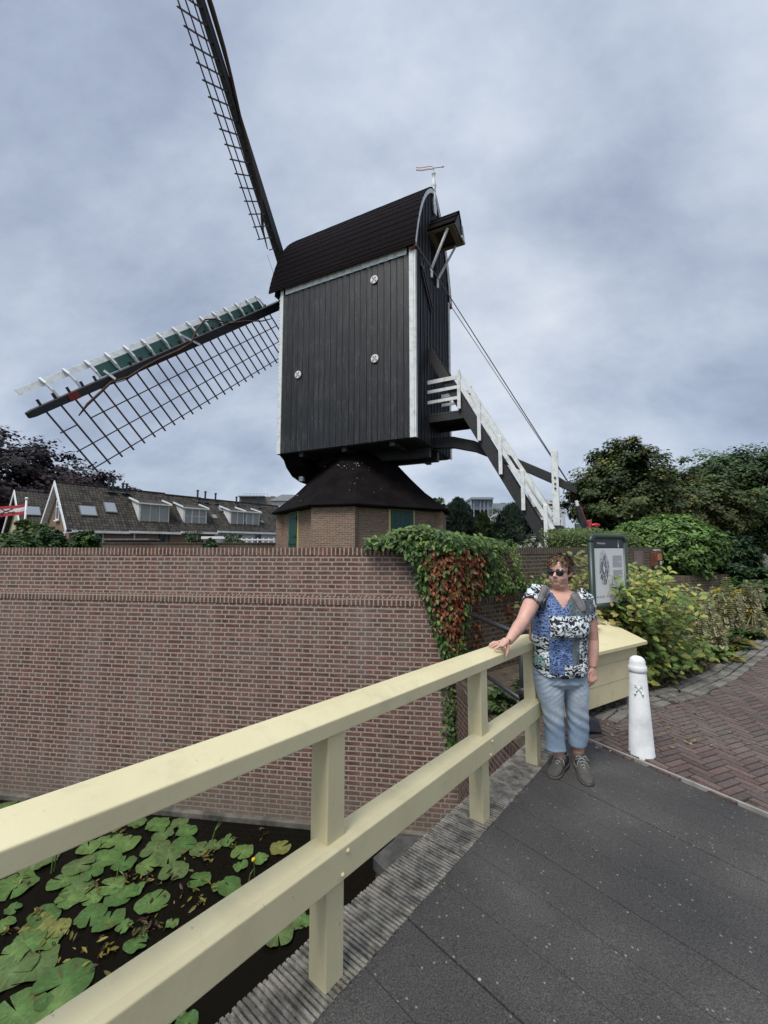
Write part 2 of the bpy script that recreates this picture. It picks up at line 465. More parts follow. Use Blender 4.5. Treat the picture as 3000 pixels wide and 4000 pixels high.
def bush(name, label, cat, base, c, rad, cols, nclump, per, leaf, seed, group=None, aspect=.55, clump_r=.2, hollow=.6, six=False, m='leaf', stems=5, rough=1.0):
    rg = np.random.default_rng(seed); th = thing(name, label, cat, base, group)
    p, nr, idx = crown_pts(rg, c, rad, nclump, per, clump_r, hollow=hollow, rough=rough)
    keep = p[:, 2] > base[2] + .01; p, nr, idx = p[keep], nr[keep], idx[keep]
    cl = pal(rg, nclump, cols, .25)[idx] * (1 + (rg.random((len(p), 1)) - .5) * .6)
    leaf_mesh('foliage', p, nr, leaf * (.6 + .8 * rg.random(len(p))), cl, M[m], th, aspect, six=six, rg=rg)
    tb = MB(); b = Vector(base); cc = Vector(c)
    for k in range(stems):
        a = rg.random() * 6.28
        e = cc + Vector((math.cos(a) * rad[0] * .6, math.sin(a) * rad[1] * .6, rad[2] * .4 * rg.random()))
        tb.tube([b + Vector((math.cos(a) * .05, math.sin(a) * .05, -.05)), b.lerp(e, .5) + Vector((0, 0, .05)), e], [.02, .014, .004], 5)
    tb.build('stem', M['stem'], th)
    return th

# ================================================================ SETTING
U = Vector((.6264, .7795, 0)); VR = Vector((.7795, -.6264, 0))
ED = Vector((.525, -.851, 0)).normalized()          # far edge of the bridge deck
EA = Vector((1.815, 3.679, 0))
DN = Vector((.036, .022, .999))
def zd(x, y): return -((x - EA.x) * DN.x + (y - EA.y) * DN.y) / DN.z
def onD(p, h=0): return Vector((p[0], p[1], zd(p[0], p[1]) + h))
FP = Vector((-.208, 1.611, 0))                       # street-side corner of the near post
def FS(s, off=0, h=0):                               # point along the fence; off to the street side, h above the deck
    p = FP + U * s + VR * off
    return onD(p, h)
WTR = -2.0
def w1(x, off=0): return Vector((x, 5.72 - .14 * x + off, 0))
A = Vector((.95, 5.587, 0)); W2d = Vector((1.33, .98, 0)).normalized(); W2n = Vector((.98, -1.33, 0)).normalized()
W2END = A + W2d * 6.95
B = Vector((1.20, 3.42, 0)); Cc = B + ED * 12

# ground north of the canal (street, bastion surroundings, far land)
far = 600
gpoly = [w1(-70), A, B, Cc, (40, -60, 0), (far, -far, 0), (far, far, 0), (-far, far, 0), (-far, 80, 0)]
g = MB(); gp = [Vector(p) + Vector((0, 0, -.03)) for p in gpoly]
g.add(gp, [tuple(t) for t in tessellate_polygon([gp])])
struct(g.build('ground', M['ground']))
g = MB(); bp = [Vector(p) + Vector((0, 0, -.03)) for p in [(-70, 4, 0), (-9, -5.2, 0), (-4.5, -6.8, 0), (3, -18, 0), (20, -60, 0), (far, -far, 0), (-far, -far, 0), (-far, 40, 0)]]
g.add(bp, [tuple(t) for t in tessellate_polygon([bp])])
for a, b in zip(bp[:4], bp[1:5]):
    a = Vector(a); b = Vector(b)
    g.add([a, b, b + V(0, 0, -2.6), a + V(0, 0, -2.6)], [(0, 1, 2, 3)])
struct(g.build('far_bank', M['grass']))

# water
wm = bpy.data.materials.new('canal_water'); wm.use_nodes = True
t = wm.node_tree; bs = t.nodes['Principled BSDF']
bs.inputs['Base Color'].default_value = (.0055, .0050, .0035, 1); bs.inputs['Roughness'].default_value = .06
bs.inputs['Specular IOR Level'].default_value = .10
nz = N(t, 'ShaderNodeTexNoise'); nz.inputs['Scale'].default_value = 3.2; nz.inputs['Detail'].default_value = 3
tcw = N(t, 'ShaderNodeTexCoord'); t.links.new(tcw.outputs['Object'], nz.inputs[0])
bb = N(t, 'ShaderNodeBump'); bb.inputs['Strength'].default_value = .25; bb.inputs['Distance'].default_value = .02
t.links.new(nz.outputs[0], bb.inputs['Height']); t.links.new(bb.outputs[0], bs.inputs['Normal'])
g = MB(); g.add([(-90, -60, WTR), (60, -60, WTR), (60, 7, WTR), (1.5, 7, WTR), (-90, 20, WTR)], [(0, 1, 2, 3, 4)])
struct(g.build('canal_water', wm))

# bastion top (ground behind the ramparts)
g = MB()
bpts = [w1(-60, .45), w1(.7, .45), A + V(.3, .55, 0), W2END - W2n * .4, W2END + V(2.5, 8, 0), V(12, 26, 0), V(-2, 24, 0), V(-60, 26, 0)]
bz = [Vector((p[0], p[1], 1.2)) for p in bpts]
g.add(bz, [tuple(t_) for t_ in tessellate_polygon([bz])])
n_ = len(bz)
for i in range(n_):
    a = bz[i]; b = bz[(i + 1) % n_]
    g.add([a, b, b + V(0, 0, -1.6), a + V(0, 0, -1.6)], [(0, 1, 2, 3)])
struct(g.build('bastion_ground', M['grass']))

# ---- rampart wall along the water
def wall_run(b_low, b_up, b_cop, b_led, p0, p1, n, inset, thick, zb, mi):
    """p0->p1 along the lower face, n outward normal"""
    d = (p1 - p0)
    zl, zt = 1.017, 1.695
    q = -n
    def slab(b, o0, o1, z0, z1, m_=0):
        c = (p0 + p1) / 2 + q * (o0 + o1) / 2 + V(0, 0, (z0 + z1) / 2)
        b.box(c, d, q * (o1 - o0), V(0, 0, z1 - z0), m_)
    slab(b_low, 0, inset + thick, zb, zl - .108, mi[0])
    slab(b_led, -.008, inset + thick, zl - .108, zl, mi[1])
    slab(b_up, inset, inset + thick, zl, zt - .108, mi[0])
    slab(b_cop, inset - .004, inset + thick + .004, zt - .108, zt, mi[1])
rampart = thing('rampart_wall', 'tall red brick canal wall with two courses of bricks on edge, mill behind it', 'wall', (0, 6, WTR))
n1v = Vector((-.14, -1, 0)).normalized()
lo, up_, cp_, le = MB(), MB(), MB(), MB()
wall_run(lo, up_, cp_, le, w1(-60), w1(.95), n1v, .075, .34, -2.6, (0, 0))
lo.build('wall_face', M['brick'], rampart); up_.build('parapet', M['brick'], rampart)
cp_.build('coping', M['rowlock'], rampart); le.build('ledge', M['rowlock'], rampart)
g = MB(); d = w1(.99) - w1(-60)
g.box((w1(.97) + w1(-60)) / 2 + n1v * .03 + V(0, 0, -2.10), d, n1v * .08, V(0, 0, .34))
g.build('plinth', mat('damp_concrete', (.035, .034, .028), .8, (.17, .155, .13), 3.5, ndetail=9, bump=.6, bscale=22), rampart, bevel=.01)
wing = thing('wing_wall', 'mossy brown brick wall with plaque running behind the woman and shrubs', 'wall', (3, 7, 0))
lo, up_, cp_, le = MB(), MB(), MB(), MB()
wall_run(lo, up_, cp_, le, A + W2d * .002, W2END, W2n, .07, .34, -2.5, (0, 0))
lo.build('wall_face', M['brick_old'], wing); up_.build('parapet', M['brick_old'], wing)
cp_.build('coping', M['rowlock_old'], wing); le.build('ledge', M['rowlock_old'], wing)

# ---- quay wall under the bridge end
quay = thing('quay_wall', 'low dark brick quay wall dropping to the water beside the bridge end', 'wall', (1.1, 4.3, WTR))
g = MB(); g2 = MB()
for a, b in ((A + V(-.02, -.08, 0), B), (B, Cc)):
    d = b - a; q = Vector((-d.y, d.x, 0)).normalized()
    if q.x < 0: q = -q
    g.box((a + b) / 2 + q * .16 + V(0, 0, -1.35), d, q * .32, V(0, 0, 2.4))
    g2.box((a + b) / 2 + q * .165 + V(0, 0, -.095), d * 1.0, q * .345, V(0, 0, .11))
g.build('wall_face', M['brick_dark'], quay); g2.build('coping', brick_mat('dark_brick_on_edge', (.085, .045, .038), (.060, .036, .032), (.12, .095, .08), bw=.062, rh=.5, squash=1, offset=0), quay)

# ---- stone pier stub in the water
pier = thing('bridge_pier', 'grey stone block standing in the water against the canal wall', 'pier', atZ(1560, 3400, WTR))
pz = -1.62
pts = [atZ(1457, 3348, pz), atZ(1556, 3262, pz), atZ(1672, 3272, pz), atZ(1780, 3345, pz) , atZ(1590, 3490, pz)]
g = MB(); g.prism([p + V(0, 0, -.13) for p in pts], V(0, 0, .13)); g.build('cap_stone', M['stone'], pier, bevel=.012)
cpt = sum(pts, Vector()) / len(pts)
g = MB(); g.prism([cpt + (p - cpt) * .93 + V(0, 0, -1.0) for p in pts], V(0, 0, .87)); g.build('base', M['brick_dark'], pier)

# ---- bridge deck
def asphalt():
    m = bpy.data.materials.new('deck_grit'); m.use_nodes = True
    t = m.node_tree; bs = t.nodes['Principled BSDF']; bs.inputs['Roughness'].default_value = .85; bs.inputs['Specular IOR Level'].default_value = .3
    tc = N(t, 'ShaderNodeTexCoord'); s = tc.outputs['Object']
    a = N(t, 'ShaderNodeTexNoise'); a.inputs['Scale'].default_value = 1.3; a.inputs['Detail'].default_value = 6
    b = N(t, 'ShaderNodeTexNoise'); b.inputs['Scale'].default_value = 170; b.inputs['Detail'].default_value = 3; b.inputs['Roughness'].default_value = .8
    v = N(t, 'ShaderNodeTexVoronoi'); v.inputs['Scale'].default_value = 62; v.inputs['Randomness'].default_value = 1
    v2 = N(t, 'ShaderNodeTexVoronoi'); v2.inputs['Scale'].default_value = 14
    for n in (a, b, v, v2): t.links.new(s, n.inputs[0])
    c = ramp(t, a.outputs[0], [(.3, (.046, .045, .044)), (.5, (.064, .061, .058)), (.7, (.096, .091, .084))])
    gr = ramp(t, b.outputs[0], [(.36, .45), (.5, .95), (.62, 1.7)])
    c = mixc(t, 1.0, c, gr, 'MULTIPLY')
    # pale stone chips: only some cells, only their middle
    pick = math_node(t, 'GREATER_THAN', N_sepr(t, v.outputs['Color']), .965)
    core = math_node(t, 'LESS_THAN', v.outputs['Distance'], .30)
    c = mixc(t, math_node(t, 'MULTIPLY', math_node(t, 'MULTIPLY', pick, core), .75), c, (.30, .27, .22))
    pick = math_node(t, 'GREATER_THAN', N_sepr(t, v2.outputs['Color']), .98)
    core = math_node(t, 'LESS_THAN', v2.outputs['Distance'], .085)
    c = mixc(t, math_node(t, 'MULTIPLY', pick, core), c, (.42, .40, .36))
    t.links.new(c, bs.inputs['Base Color'])
    bp = N(t, 'ShaderNodeBump'); bp.inputs['Strength'].default_value = .9; bp.inputs['Distance'].default_value = .006
    t.links.new(b.outputs[0], bp.inputs['Height']); t.links.new(bp.outputs[0], bs.inputs['Normal'])
    return m
def N_sepr(t, o):
    n = N(t, 'ShaderNodeSeparateColor'); t.links.new(o, n.inputs[0]); return n.outputs[0]
M['deck'] = asphalt()
SE = (Vector((.70, -.714, 0)).normalized() * .35 + ED * .65).normalized()
bridge = thing('bridge_deck', 'dark gritty plank bridge deck with ribbed edge strip', 'bridge', onD((0.5, 1)))
# planks across the bridge, each a shallow box; they run along SE from the strip edge
WS = .245                                     # strip width (perpendicular to the fence)
k0 = FS(0, .035)                              # strip inner edge passes just in front of the posts
rgd = random.Random(4)
g = MB()
def strip_pt(s): p = FP + U * s + VR * .038; return p
# last plank edge follows ED through EA; earlier seams turn gradually
send = 3.02
ss = [send]; s = send
while s > -7: s -= .285; ss.append(s)
for i in range(len(ss) - 1):
    f0 = min(1, i / 10); f1 = min(1, (i + 1) / 10)
    d0 = (ED * (1 - f0) + Vector((.70, -.714, 0)).normalized() * f0).normalized(); d1 = (ED * (1 - f1) + Vector((.70, -.714, 0)).normalized() * f1).normalized()
    gap = .003 if i % 3 else .008
    a = strip_pt(ss[i]) - U * gap; b = strip_pt(ss[i + 1])
    Ln = 9.0 if i < 40 else 6
    dz = rgd.uniform(-.0015, .0015)
    seg = 1
    P = [onD(a, dz), onD(a + d0 * Ln, dz), onD(b + d1 * Ln, dz), onD(b, dz)]
    g.prism(P, V(0, 0, -.05))
g.build('plank', M['deck'], bridge, bevel=.0035)['kind'] = 'stuff'
g = MB(); sub = [strip_pt(-8) - VR * .3, strip_pt(2.1) - VR * .26, strip_pt(send - .02), strip_pt(send - .02) + ED * 9, strip_pt(-8) + VR * 8]
g.prism([onD(p, -.06) for p in sub], V(0, 0, -.22)); g.build('beam', M['black'], bridge)
# ribbed strip under the posts
rib = mat('weathered_ribbed_board', (.120, .110, .092), .85, (.31, .285, .24), 16, ndetail=8, bump=.9, bscale=90, lo=.38, hi=.6)
g = MB(); s = -3.2; i = 0
while s < 2.72:
    L0 = WS; board = .148
    for k in range(7):
        ss_ = s + k * .0205
        if ss_ > 2.72: break
        c = FS(ss_ + .008, .035 - L0 / 2, -.012)
        h = .024 + rgd.uniform(-.002, .0015)
        g.box(c + V(0, 0, (h - .024) / 2), U * rgd.uniform(.011, .013), VR * (L0 + rgd.uniform(-.004, .004)), V(0, 0, h))
    g.box(FS(s + board / 2 - .006, .035 - L0 / 2, -.026), U * (board - .006), VR * L0, V(0, 0, .03))
    s += board; i += 1
g.build('edge_strip', rib, bridge)
g = MB(); g.bar(FS(-3.2, -.19, -.14), FS(2.6, -.19, -.14), .05, .2); g.build('edge_beam', M['black'], bridge)

# ---- fence on the bridge
fence = thing('bridge_railing', 'cream painted wooden railing with two rails and square posts along the bridge', 'railing', FS(0))
Us = Vector((U.x, U.y, zd(*(U.xy)) - zd(0, 0))).normalized()
PW = .092
for s in (-1.35, 0, 1.272, 2.211):
    g = MB(); c = FS(s + PW / 2, -PW / 2)
    g.box(c + V(0, 0, .445), U * PW, VR * PW, V(0, 0, .90))
    g.build('post', M['cream'], fence, bevel=.005)
ra, rb = -1.75, 2.33
def sec_prism(name, prof, s0, s1):
    g = MB(); a = FS(s0); b = FS(s1)
    ring = lambda o: [o + VR * x + V(0, 0, z) for x, z in prof]
    g.loft([ring(a), ring(b)])
    return g.build(name, M['cream'], fence, bevel=.004)
sec_prism('top_rail', [(-.125, .872), (.010, .878), (.010, .934), (-.045, .968), (-.125, .958)], ra, rb)
sec_prism('lower_rail', [(-.068, .362), (.030, .362), (.030, .476), (.012, .492), (-.068, .497)], ra, rb + .02)
g = MB()
for s in (.008, 1.28, 2.22):
    for o, h in ((.028, .385), (.055, .455)):
        c = FS(s + o + .015, .031, h)
        ring = [[c + VR * z + U * math.cos(a_ * .785) * r_ + V(0, 0, math.sin(a_ * .785) * r_) for a_ in range(8)] for r_, z in ((.009, 0), (.008, .003), (.004, .006), (.0005, .0068))]
        g = MB(); g.loft(ring); g.build("bolt", M["cream"], fence, smooth=True)

# ---- black pipe rail on the quay edge
pipe = thing('pipe_railing', 'black iron pipe railing from the brick wall to a post behind the woman', 'railing', (1.27, 4.0, -.04))
pp = atY(2036, 2430, 4.15); pp.z = 0
g = MB(); g.tube([V(pp.x, pp.y, -.05), V(pp.x, pp.y, .87)], .034, 12)
g.lathe(V(pp.x, pp.y, .87), [(.034, 0), (.048, .01), (.052, .05), (.04, .085), (.015, .1)], 14)
for z in (.03, .30): g.lathe(V(pp.x, pp.y, z), [(.034, -.05), (.046, -.04), (.046, .04), (.034, .05)], 12)
g.build('post', M['black_metal'], pipe, smooth=True)
wa = atY(1812, 2388, 5.62)
g = MB(); g.tube([wa, V(pp.x, pp.y, .84)], .026, 10); g.build('rail', M['black_metal'], pipe, smooth=True)
wb = wa + V(.02, 0, -.66)
g = MB(); g.tube([wb, V(pp.x, pp.y, .22)], .024, 10); g.build('rail', M['black_metal'], pipe, smooth=True)

# ---- paving: herringbone street bricks
def in_poly(x, y, P):
    r = False; j = len(P) - 1
    for i in range(len(P)):
        if (P[i][1] > y) != (P[j][1] > y) and x < (P[j][0] - P[i][0]) * (y - P[i][1]) / (P[j][1] - P[i][1]) + P[i][0]: r = not r
        j = i
    return r
bedP = [(1.05, 5.5), (1.45, 4.75), (2.28, 4.62), (2.99, 4.93), (3.40, 5.12), (4.4, 5.75), (5.94, 7.0), (7.48, 8.2), (8.0, 8.9), (7.6, 9.6), (6.9, 9.85), (W2END.x, W2END.y)]
roadP = [(1.24, 3.60), (1.62, 3.86)]
e0 = strip_pt(send)
roadP = [(1.23, 3.55), (e0.x - .15, e0.y - .12), (e0.x + .006, e0.y + .004)] + [((e0 + ED * 9.0)[0] + .004, (e0 + ED * 9)[1])] + [(10.5, -3), (11, 11), (9.3, 11.5), (7.0, 10.6), (6.95, 9.9), (7.7, 9.65), (8.15, 8.9), (7.6, 8.05), (6.1, 6.78), (4.52, 5.5), (3.52, 4.85), (3.05, 4.62), (2.30, 4.28), (1.40, 4.5)]
g = MB(); n = 3; cell = .0655; ang = R(22)
ca_, sa_ = math.cos(ang), math.sin(ang)
bcol = []
rgb = random.Random(9)
def brickface(i0, j0, di, dj):
    gpx = .0045
    x0, y0 = i0 * cell, j0 * cell; x1, y1 = x0 + di * cell - gpx, y0 + dj * cell - gpx
    cxm, cym = (x0 + x1) / 2, (y0 + y1) / 2
    X = lambda x, y: (4 + x * ca_ - y * sa_, 4 + x * sa_ + y * ca_)
    c = X(cxm, cym)
    if not in_poly(c[0], c[1], roadP): return
    dist = math.hypot(c[0], c[1])
    if dist > 12.5: return
    z = .012 + rgb.uniform(-.0016, .0016); e = .004
    tx, ty = rgb.uniform(-.0015, .0015), rgb.uniform(-.0015, .0015)
    top = [X(x0 + e, y0 + e), X(x1 - e, y0 + e), X(x1 - e, y1 - e), X(x0 + e, y1 - e)]
    bot = [X(x0, y0), X(x1, y0), X(x1, y1), X(x0, y1)]
    zs = [z + tx, z - tx, z + ty, z - ty]
    g.add([(p[0], p[1], zz) for p, zz in zip(top, zs)] + [(p[0], p[1], -.012) for p in bot], [(0, 1, 2, 3), (4, 5, 1, 0), (5, 6, 2, 1), (6, 7, 3, 2), (7, 4, 0, 3)])
    bcol.append(rgb.random())
rng_ = 150
for i in range(-rng_, rng_):
    for j in range(-rng_, rng_):
        r = (i - j) % (2 * n)
        if r == 0: brickface(i, j, n, 1)
        elif r == 2 * n - 1: brickface(i, j, 1, n)
pm = bpy.data.materials.new('paving_brick'); pm.use_nodes = True
t = pm.node_tree; bs = t.nodes['Principled BSDF']; bs.inputs['Roughness'].default_value = .82; bs.inputs['Specular IOR Level'].default_value = .3
at = N(t, 'ShaderNodeAttribute'); at.attribute_name = 'Col'
tc = N(t, 'ShaderNodeTexCoord'); a1 = N(t, 'ShaderNodeTexNoise'); a1.inputs['Scale'].default_value = 1.1; a1.inputs['Detail'].default_value = 7
a2 = N(t, 'ShaderNodeTexNoise'); a2.inputs['Scale'].default_value = 60; a2.inputs['Detail'].default_value = 4
t.links.new(tc.outputs['Object'], a1.inputs[0]); t.links.new(tc.outputs['Object'], a2.inputs[0])
c = mixc(t, math_node(t, 'MULTIPLY', ramp(t, a1.outputs[0], [(.4, 0.0), (.7, .55)]), 1.0), at.outputs[0], (.150, .130, .115))
c = mixc(t, 1.0, c, ramp(t, a2.outputs[0], [(.3, .7), (.7, 1.25)]), 'MULTIPLY')
t.links.new(c, bs.inputs['Base Color'])
bp_ = N(t, 'ShaderNodeBump'); bp_.inputs['Strength'].default_value = .4; bp_.inputs['Distance'].default_value = .004
t.links.new(a2.outputs[0], bp_.inputs['Height']); t.links.new(bp_.outputs[0], bs.inputs['Normal'])
pv = g.build('street_paving', pm, fixn=False)
cc = np.array(bcol)
base = np.array([(.108, .072, .064), (.086, .064, .060), (.125, .086, .075), (.100, .078, .070)])
ci = (cc * 3.999).astype(int); col = base[ci] * (.85 + .3 * ((cc * 37) % 1))[:, None]
ca = pv.data.color_attributes.new('Col', 'FLOAT_COLOR', 'POINT')
ca.data.foreach_set('color', np.concatenate([np.repeat(col, 8, 0), np.ones((len(col) * 8, 1))], 1).ravel())
struct(pv)
# sand and mortar the bricks lie in, and the same paving farther off
g = MB(); rp = [V(x, y, -.006) for x, y in roadP]
g.add(rp, [tuple(t_) for t_ in tessellate_polygon([rp])]); struct(g.build('street_bedding', mat('sand_joint', (.060, .046, .036), .95, (.12, .10, .08), 8)))
far_pav = brick_mat('far_paving', (.125, .078, .068), (.100, .066, .060), (.075, .060, .052), bw=.2, rh=.067, squash=1, dirtamt=.2, bump=.3)
g = MB(); fp_ = [V(*p, -.018) for p in [(6.6, 9.8), (9, 9), (10, -3), (16, -20), (60, -30), (60, 30), (14, 30), (8, 16), (7.2, 11)]]
g.add(fp_, [tuple(t_) for t_ in tessellate_polygon([fp_])]); struct(g.build('road', far_pav))
g = MB(); bd = [V(x, y, .004) for x, y in bedP]
g.add(bd, [tuple(t_) for t_ in tessellate_polygon([bd])]); struct(g.build('planting_bed', M['soil']))
# granite setts along the bed
sett_m = mat('granite_sett', (.060, .060, .056), .85, (.190, .178, .155), 3.2, lo=.38, hi=.62, bump=.6, bscale=40)
g = MB()
line = [V(1.98, 4.32, 0), V(2.28, 4.60, 0), V(2.99, 4.93, 0), V(3.40, 5.12, 0), V(4.4, 5.78, 0), V(5.94, 7.03, 0), V(7.48, 8.25, 0), V(8.05, 8.9, 0)]
for row in range(3):
    off = -.03 - row * .118
    for a, b in zip(line[:-1], line[1:]):
        d = (b - a); L = d.length; d.normalize(); nrm = Vector((-d.y, d.x, 0)); s = rgd.uniform(0, .1)
        while s < L - .06:
            w = rgd.uniform(.14, .21)
            c = a + d * (s + w / 2) + nrm * off
            rt = rgd.uniform(-.04, .04)
            d2 = Vector((d.x * math.cos(rt) - d.y * math.sin(rt), d.x * math.sin(rt) + d.y * math.cos(rt), 0)); n2 = Vector((-d2.y, d2.x, 0))
            g.box(c + V(0, 0, rgd.uniform(.000, .008) - .01), d2 * (w - .016), n2 * rgd.uniform(.098, .106), V(0, 0, .07)); s += w
struct(g.build('granite_edging', sett_m, bevel=.012))
# thin concrete strip closing the deck edge
g = MB(); a = strip_pt(send) ; b = a + ED * 9
g.bar(onD(a, -.021) + V(.012, .008, 0), onD(b, -.021) + V(.012, .008, 0), .020, .08); struct(g.build('joint_strip', mat('pale_joint', (.22, .21, .19), .8, (.34, .33, .30), 8)))

# ================================================================ CHEST
chest = thing('storage_chest', 'pale yellow wooden storage chest with sloping lid behind the woman', 'chest', (2.1, 4.6, 0))
cA, cB = V(1.68, 3.99, 0), V(2.78, 4.67, 0)
cd_ = (cB - cA).normalized(); cn = Vector((-cd_.y, cd_.x, 0))   # away from camera, to the left
L_ = (cB - cA).length
def Cp(a, b, z): return cA + cd_ * a + cn * b + V(0, 0, z)
DPT = .95; zf, zb_ = .66, .98
g = MB()
cq = [(0, 0), (L_, 0), (L_, .80), (.60, .66)]          # plan of the chest: its left end is cut askew
def lidz(b): return zf + b * sl
sl = (zb_ - zf) / DPT
g.loft([[Cp(a, b, .12) for a, b in cq], [Cp(a, b, lidz(b)) for a, b in cq]]); g.build('body', M['cream'], chest, bevel=.006)
g = MB(); lq = [(-.06, -.07), (L_ + .09, -.07), (L_ + .09, .84), (.56, .70)]
g.loft([[Cp(a, b, lidz(b) + h) for a, b in lq] for h in (.003, .04)]); g.build('lid', M['cream'], chest, bevel=.005)
g = MB()
for zz in (.32, .51):
    g.bar(Cp(.0, -.001, zz), Cp(L_, -.001, zz), .004, .003)
g.build('board_joint', mat('cream_dark_joint', (.42, .36, .20), .7), chest)  # thin darker cream lines along the joints between the front boards
for a_ in (.12, L_ - .15):
    g = MB(); g.box(Cp(a_, .1, .058), cd_ * .12, cn * .16, V(0, 0, .124)); g.build('foot', M['concrete'], chest, bevel=.006)

# small black floodlight by the chest
fl = thing('floodlight', 'small black floodlight on the paving under the chest corner', 'floodlight', atZ(2330, 2868, 0))
p = atZ(2322, 2868, .0)
g = MB()
q = [p + V(-.075, -.03, .03), p + V(.055, -.045, .03), p + V(.07, .07, .03), p + V(-.06, .08, .03)]
tp = [p + V(-.05, .01, .135), p + V(.045, -.005, .12), p + V(.05, .06, .13), p + V(-.04, .07, .14)]
g.loft([q, tp]); g.build('housing', M['black_metal'], fl, bevel=.008)
g = MB(); g.box(p + V(0, .03, .02), V(.05, 0, 0), V(0, .09, 0), V(0, 0, .035)); g.build('bracket', M['black_metal'], fl, bevel=.003)

# ================================================================ BOLLARD
bo = thing('bollard', 'white tapered metal bollard with small embossed emblem beside the chest', 'bollard', (2.125, 3.575, 0))
bc = V(2.125, 3.575, 0)
g = MB()
g.lathe(bc, [(.100, -.02), (.100, .006), (.094, .018), (.063, .66), (.061, .665)], 40); g.build('shaft', M['white'], bo, smooth=True)
g = MB(); g.lathe(bc, [(.061, .663), (.068, .668), (.070, .685), (.068, .708), (.064, .714), (.061, .720), (.060, .745), (.052, .770), (.036, .785), (.016, .791), (.002, .792)], 40); g.build('cap', M['white'], bo, smooth=True)
g = MB(); fd = Vector((-.50, -.86, 0)).normalized(); rt_ = Vector((fd.y, -fd.x, 0)) * -1
def em(x, z): rr = .094 - (z - .02) / .64 * .031; return bc + fd * (rr + .002) + rt_ * x + V(0, 0, z)
for sx in (-1, 1):
    g.tube([em(-.026 * sx, .505), em(.004 * sx, .545), em(.018 * sx, .568)], [.004, .004, .004], 6)
    g.tube([em(.010 * sx, .573), em(.024 * sx, .573), em(.026 * sx, .556), em(.018 * sx, .56)], .0035, 6)
    g.lathe(em(-.026 * sx, .503), [(.001, -.009), (.008, -.006), (.009, 0), (.008, .006), (.001, .009)], 8)
g.build('emblem', M['white'], bo, smooth=True)

# ================================================================ INFORMATION BOARD
M['green_metal'] = mat('green_metal', (.012, .030, .020), .4, (.018, .040, .027), 6)
ib = thing('information_board', 'dark green framed city map board on two posts in front of the brick wall', 'information board', (2.7, 4.95, 0))
IL = atY(2318, 2400, 4.95); IL.z = 0; IR = atY(2450, 2400, 5.28); IR.z = 0
ix = (IR - IL).normalized(); iy = Vector((ix.y, -ix.x, 0))
if iy.y > 0: iy = -iy
Wd = (IR - IL).length; pr_ = .037; topz = 1.86
def I(a, z, o=0): return IL + ix * a + iy * o + V(0, 0, z)
for a_ in (0, Wd):
    g = MB(); g.tube([I(a_, -.1), I(a_, topz - .10)], pr_, 14); g.build('post', M['green_metal'], ib, smooth=True)
g = MB(); arc = [I(0, topz - .10)]
for k in range(1, 7): a_ = k / 6 * math.pi / 2; arc.append(I(.07 - .07 * math.cos(a_), topz - .10 + .07 * math.sin(a_)))
for k in range(0, 7): a_ = k / 6 * math.pi / 2; arc.append(I(Wd - .07 + .07 * math.sin(a_), topz - .10 + .07 * math.cos(a_)))
arc[-1] = I(Wd, topz - .10)
g.tube(arc, pr_, 14); g.build('frame', M['green_metal'], ib, smooth=True)
g = MB(); g.tube([I(.02, 1.00), I(Wd - .02, 1.00)], .036, 12); g.build('crossbar', M['green_metal'], ib, smooth=True)
zl_, zh_ = 1.035, 1.80
g = MB(); g.box(I(Wd / 2, (zl_ + zh_) / 2), ix * (Wd - .06), iy * .02, V(0, 0, zh_ - zl_)); g.build('backing', M['green_metal'], ib)
white_print = mat('panel_white', (.66, .68, .70), .35)
ink = mat('panel_ink', (.10, .10, .12), .4); dk = mat('panel_header', (.022, .030, .038), .35); pur = mat('panel_purple', (.12, .09, .30), .4)
pb = MB(); pl, pr2 = .045, Wd - .045
pb.box(I((pl + pr2) / 2, (zl_ + zh_) / 2 - .055, .013), ix * (pr2 - pl), iy * .006, V(0, 0, zh_ - zl_ - .115)); panel = pb.build('map_panel', white_print, ib)
pb = MB(); pb.box(I((pl + pr2) / 2, zh_ - .052, .0135), ix * (pr2 - pl), iy * .007, V(0, 0, .098)); hdr = pb.build('header', dk, ib)
def text(body, size, loc, xdir, up, m, parent, name='lettering', ext=.0005, align='LEFT'):
    cu = bpy.data.curves.new(name, 'FONT'); cu.body = body; cu.size = size; cu.extrude = ext; cu.align_x = align
    tmp = bpy.data.objects.new('tmp', cu); COL.objects.link(tmp)
    dg = bpy.context.evaluated_depsgraph_get()
    me = bpy.data.meshes.new_from_object(tmp.evaluated_get(dg))
    bpy.data.objects.remove(tmp)
    xd = Vector(xdir).normalized(); u_ = Vector(up).normalized(); zdv = xd.cross(u_)
    mt = Matrix((xd, u_, zdv)).transposed().to_4x4(); mt.translation = Vector(loc) - world_loc(parent)
    me.transform(mt); me.materials.clear(); me.materials.append(m)
    ob = bpy.data.objects.new(name, me); COL.objects.link(ob); ob.parent = parent
    return ob
text('Morsstraat', .036, I(.10, zh_ - .062, .018), ix, V(0, 0, 1), white_print, ib)
pb = MB(); bx = Wd * .78
for w, h0, h1 in ((.018, 0, .03), (.010, .03, .055), (.004, .055, .078)):
    pb.box(I(bx, zh_ - .1 + (h0 + h1) / 2, .018), ix * w, iy * .001, V(0, 0, h1 - h0))
pb.bar(I(bx, zh_ - .03, .018), I(bx - .014, zh_ - .008, .018), .002, .002); pb.bar(I(bx, zh_ - .03, .018), I(bx + .004, zh_ - .006, .018), .002, .002)
pb.build('tower_symbol', white_print, ib)
rg = np.random.default_rng(3); pb = MB(); pw_ = pr2 - pl; mcx, mcz = pl + pw_ * .30, 1.44
def mseg(x0, z0, x1, z1, w=.0016): pb.bar(I(x0, z0, .0165), I(x1, z1, .0165), w, w)
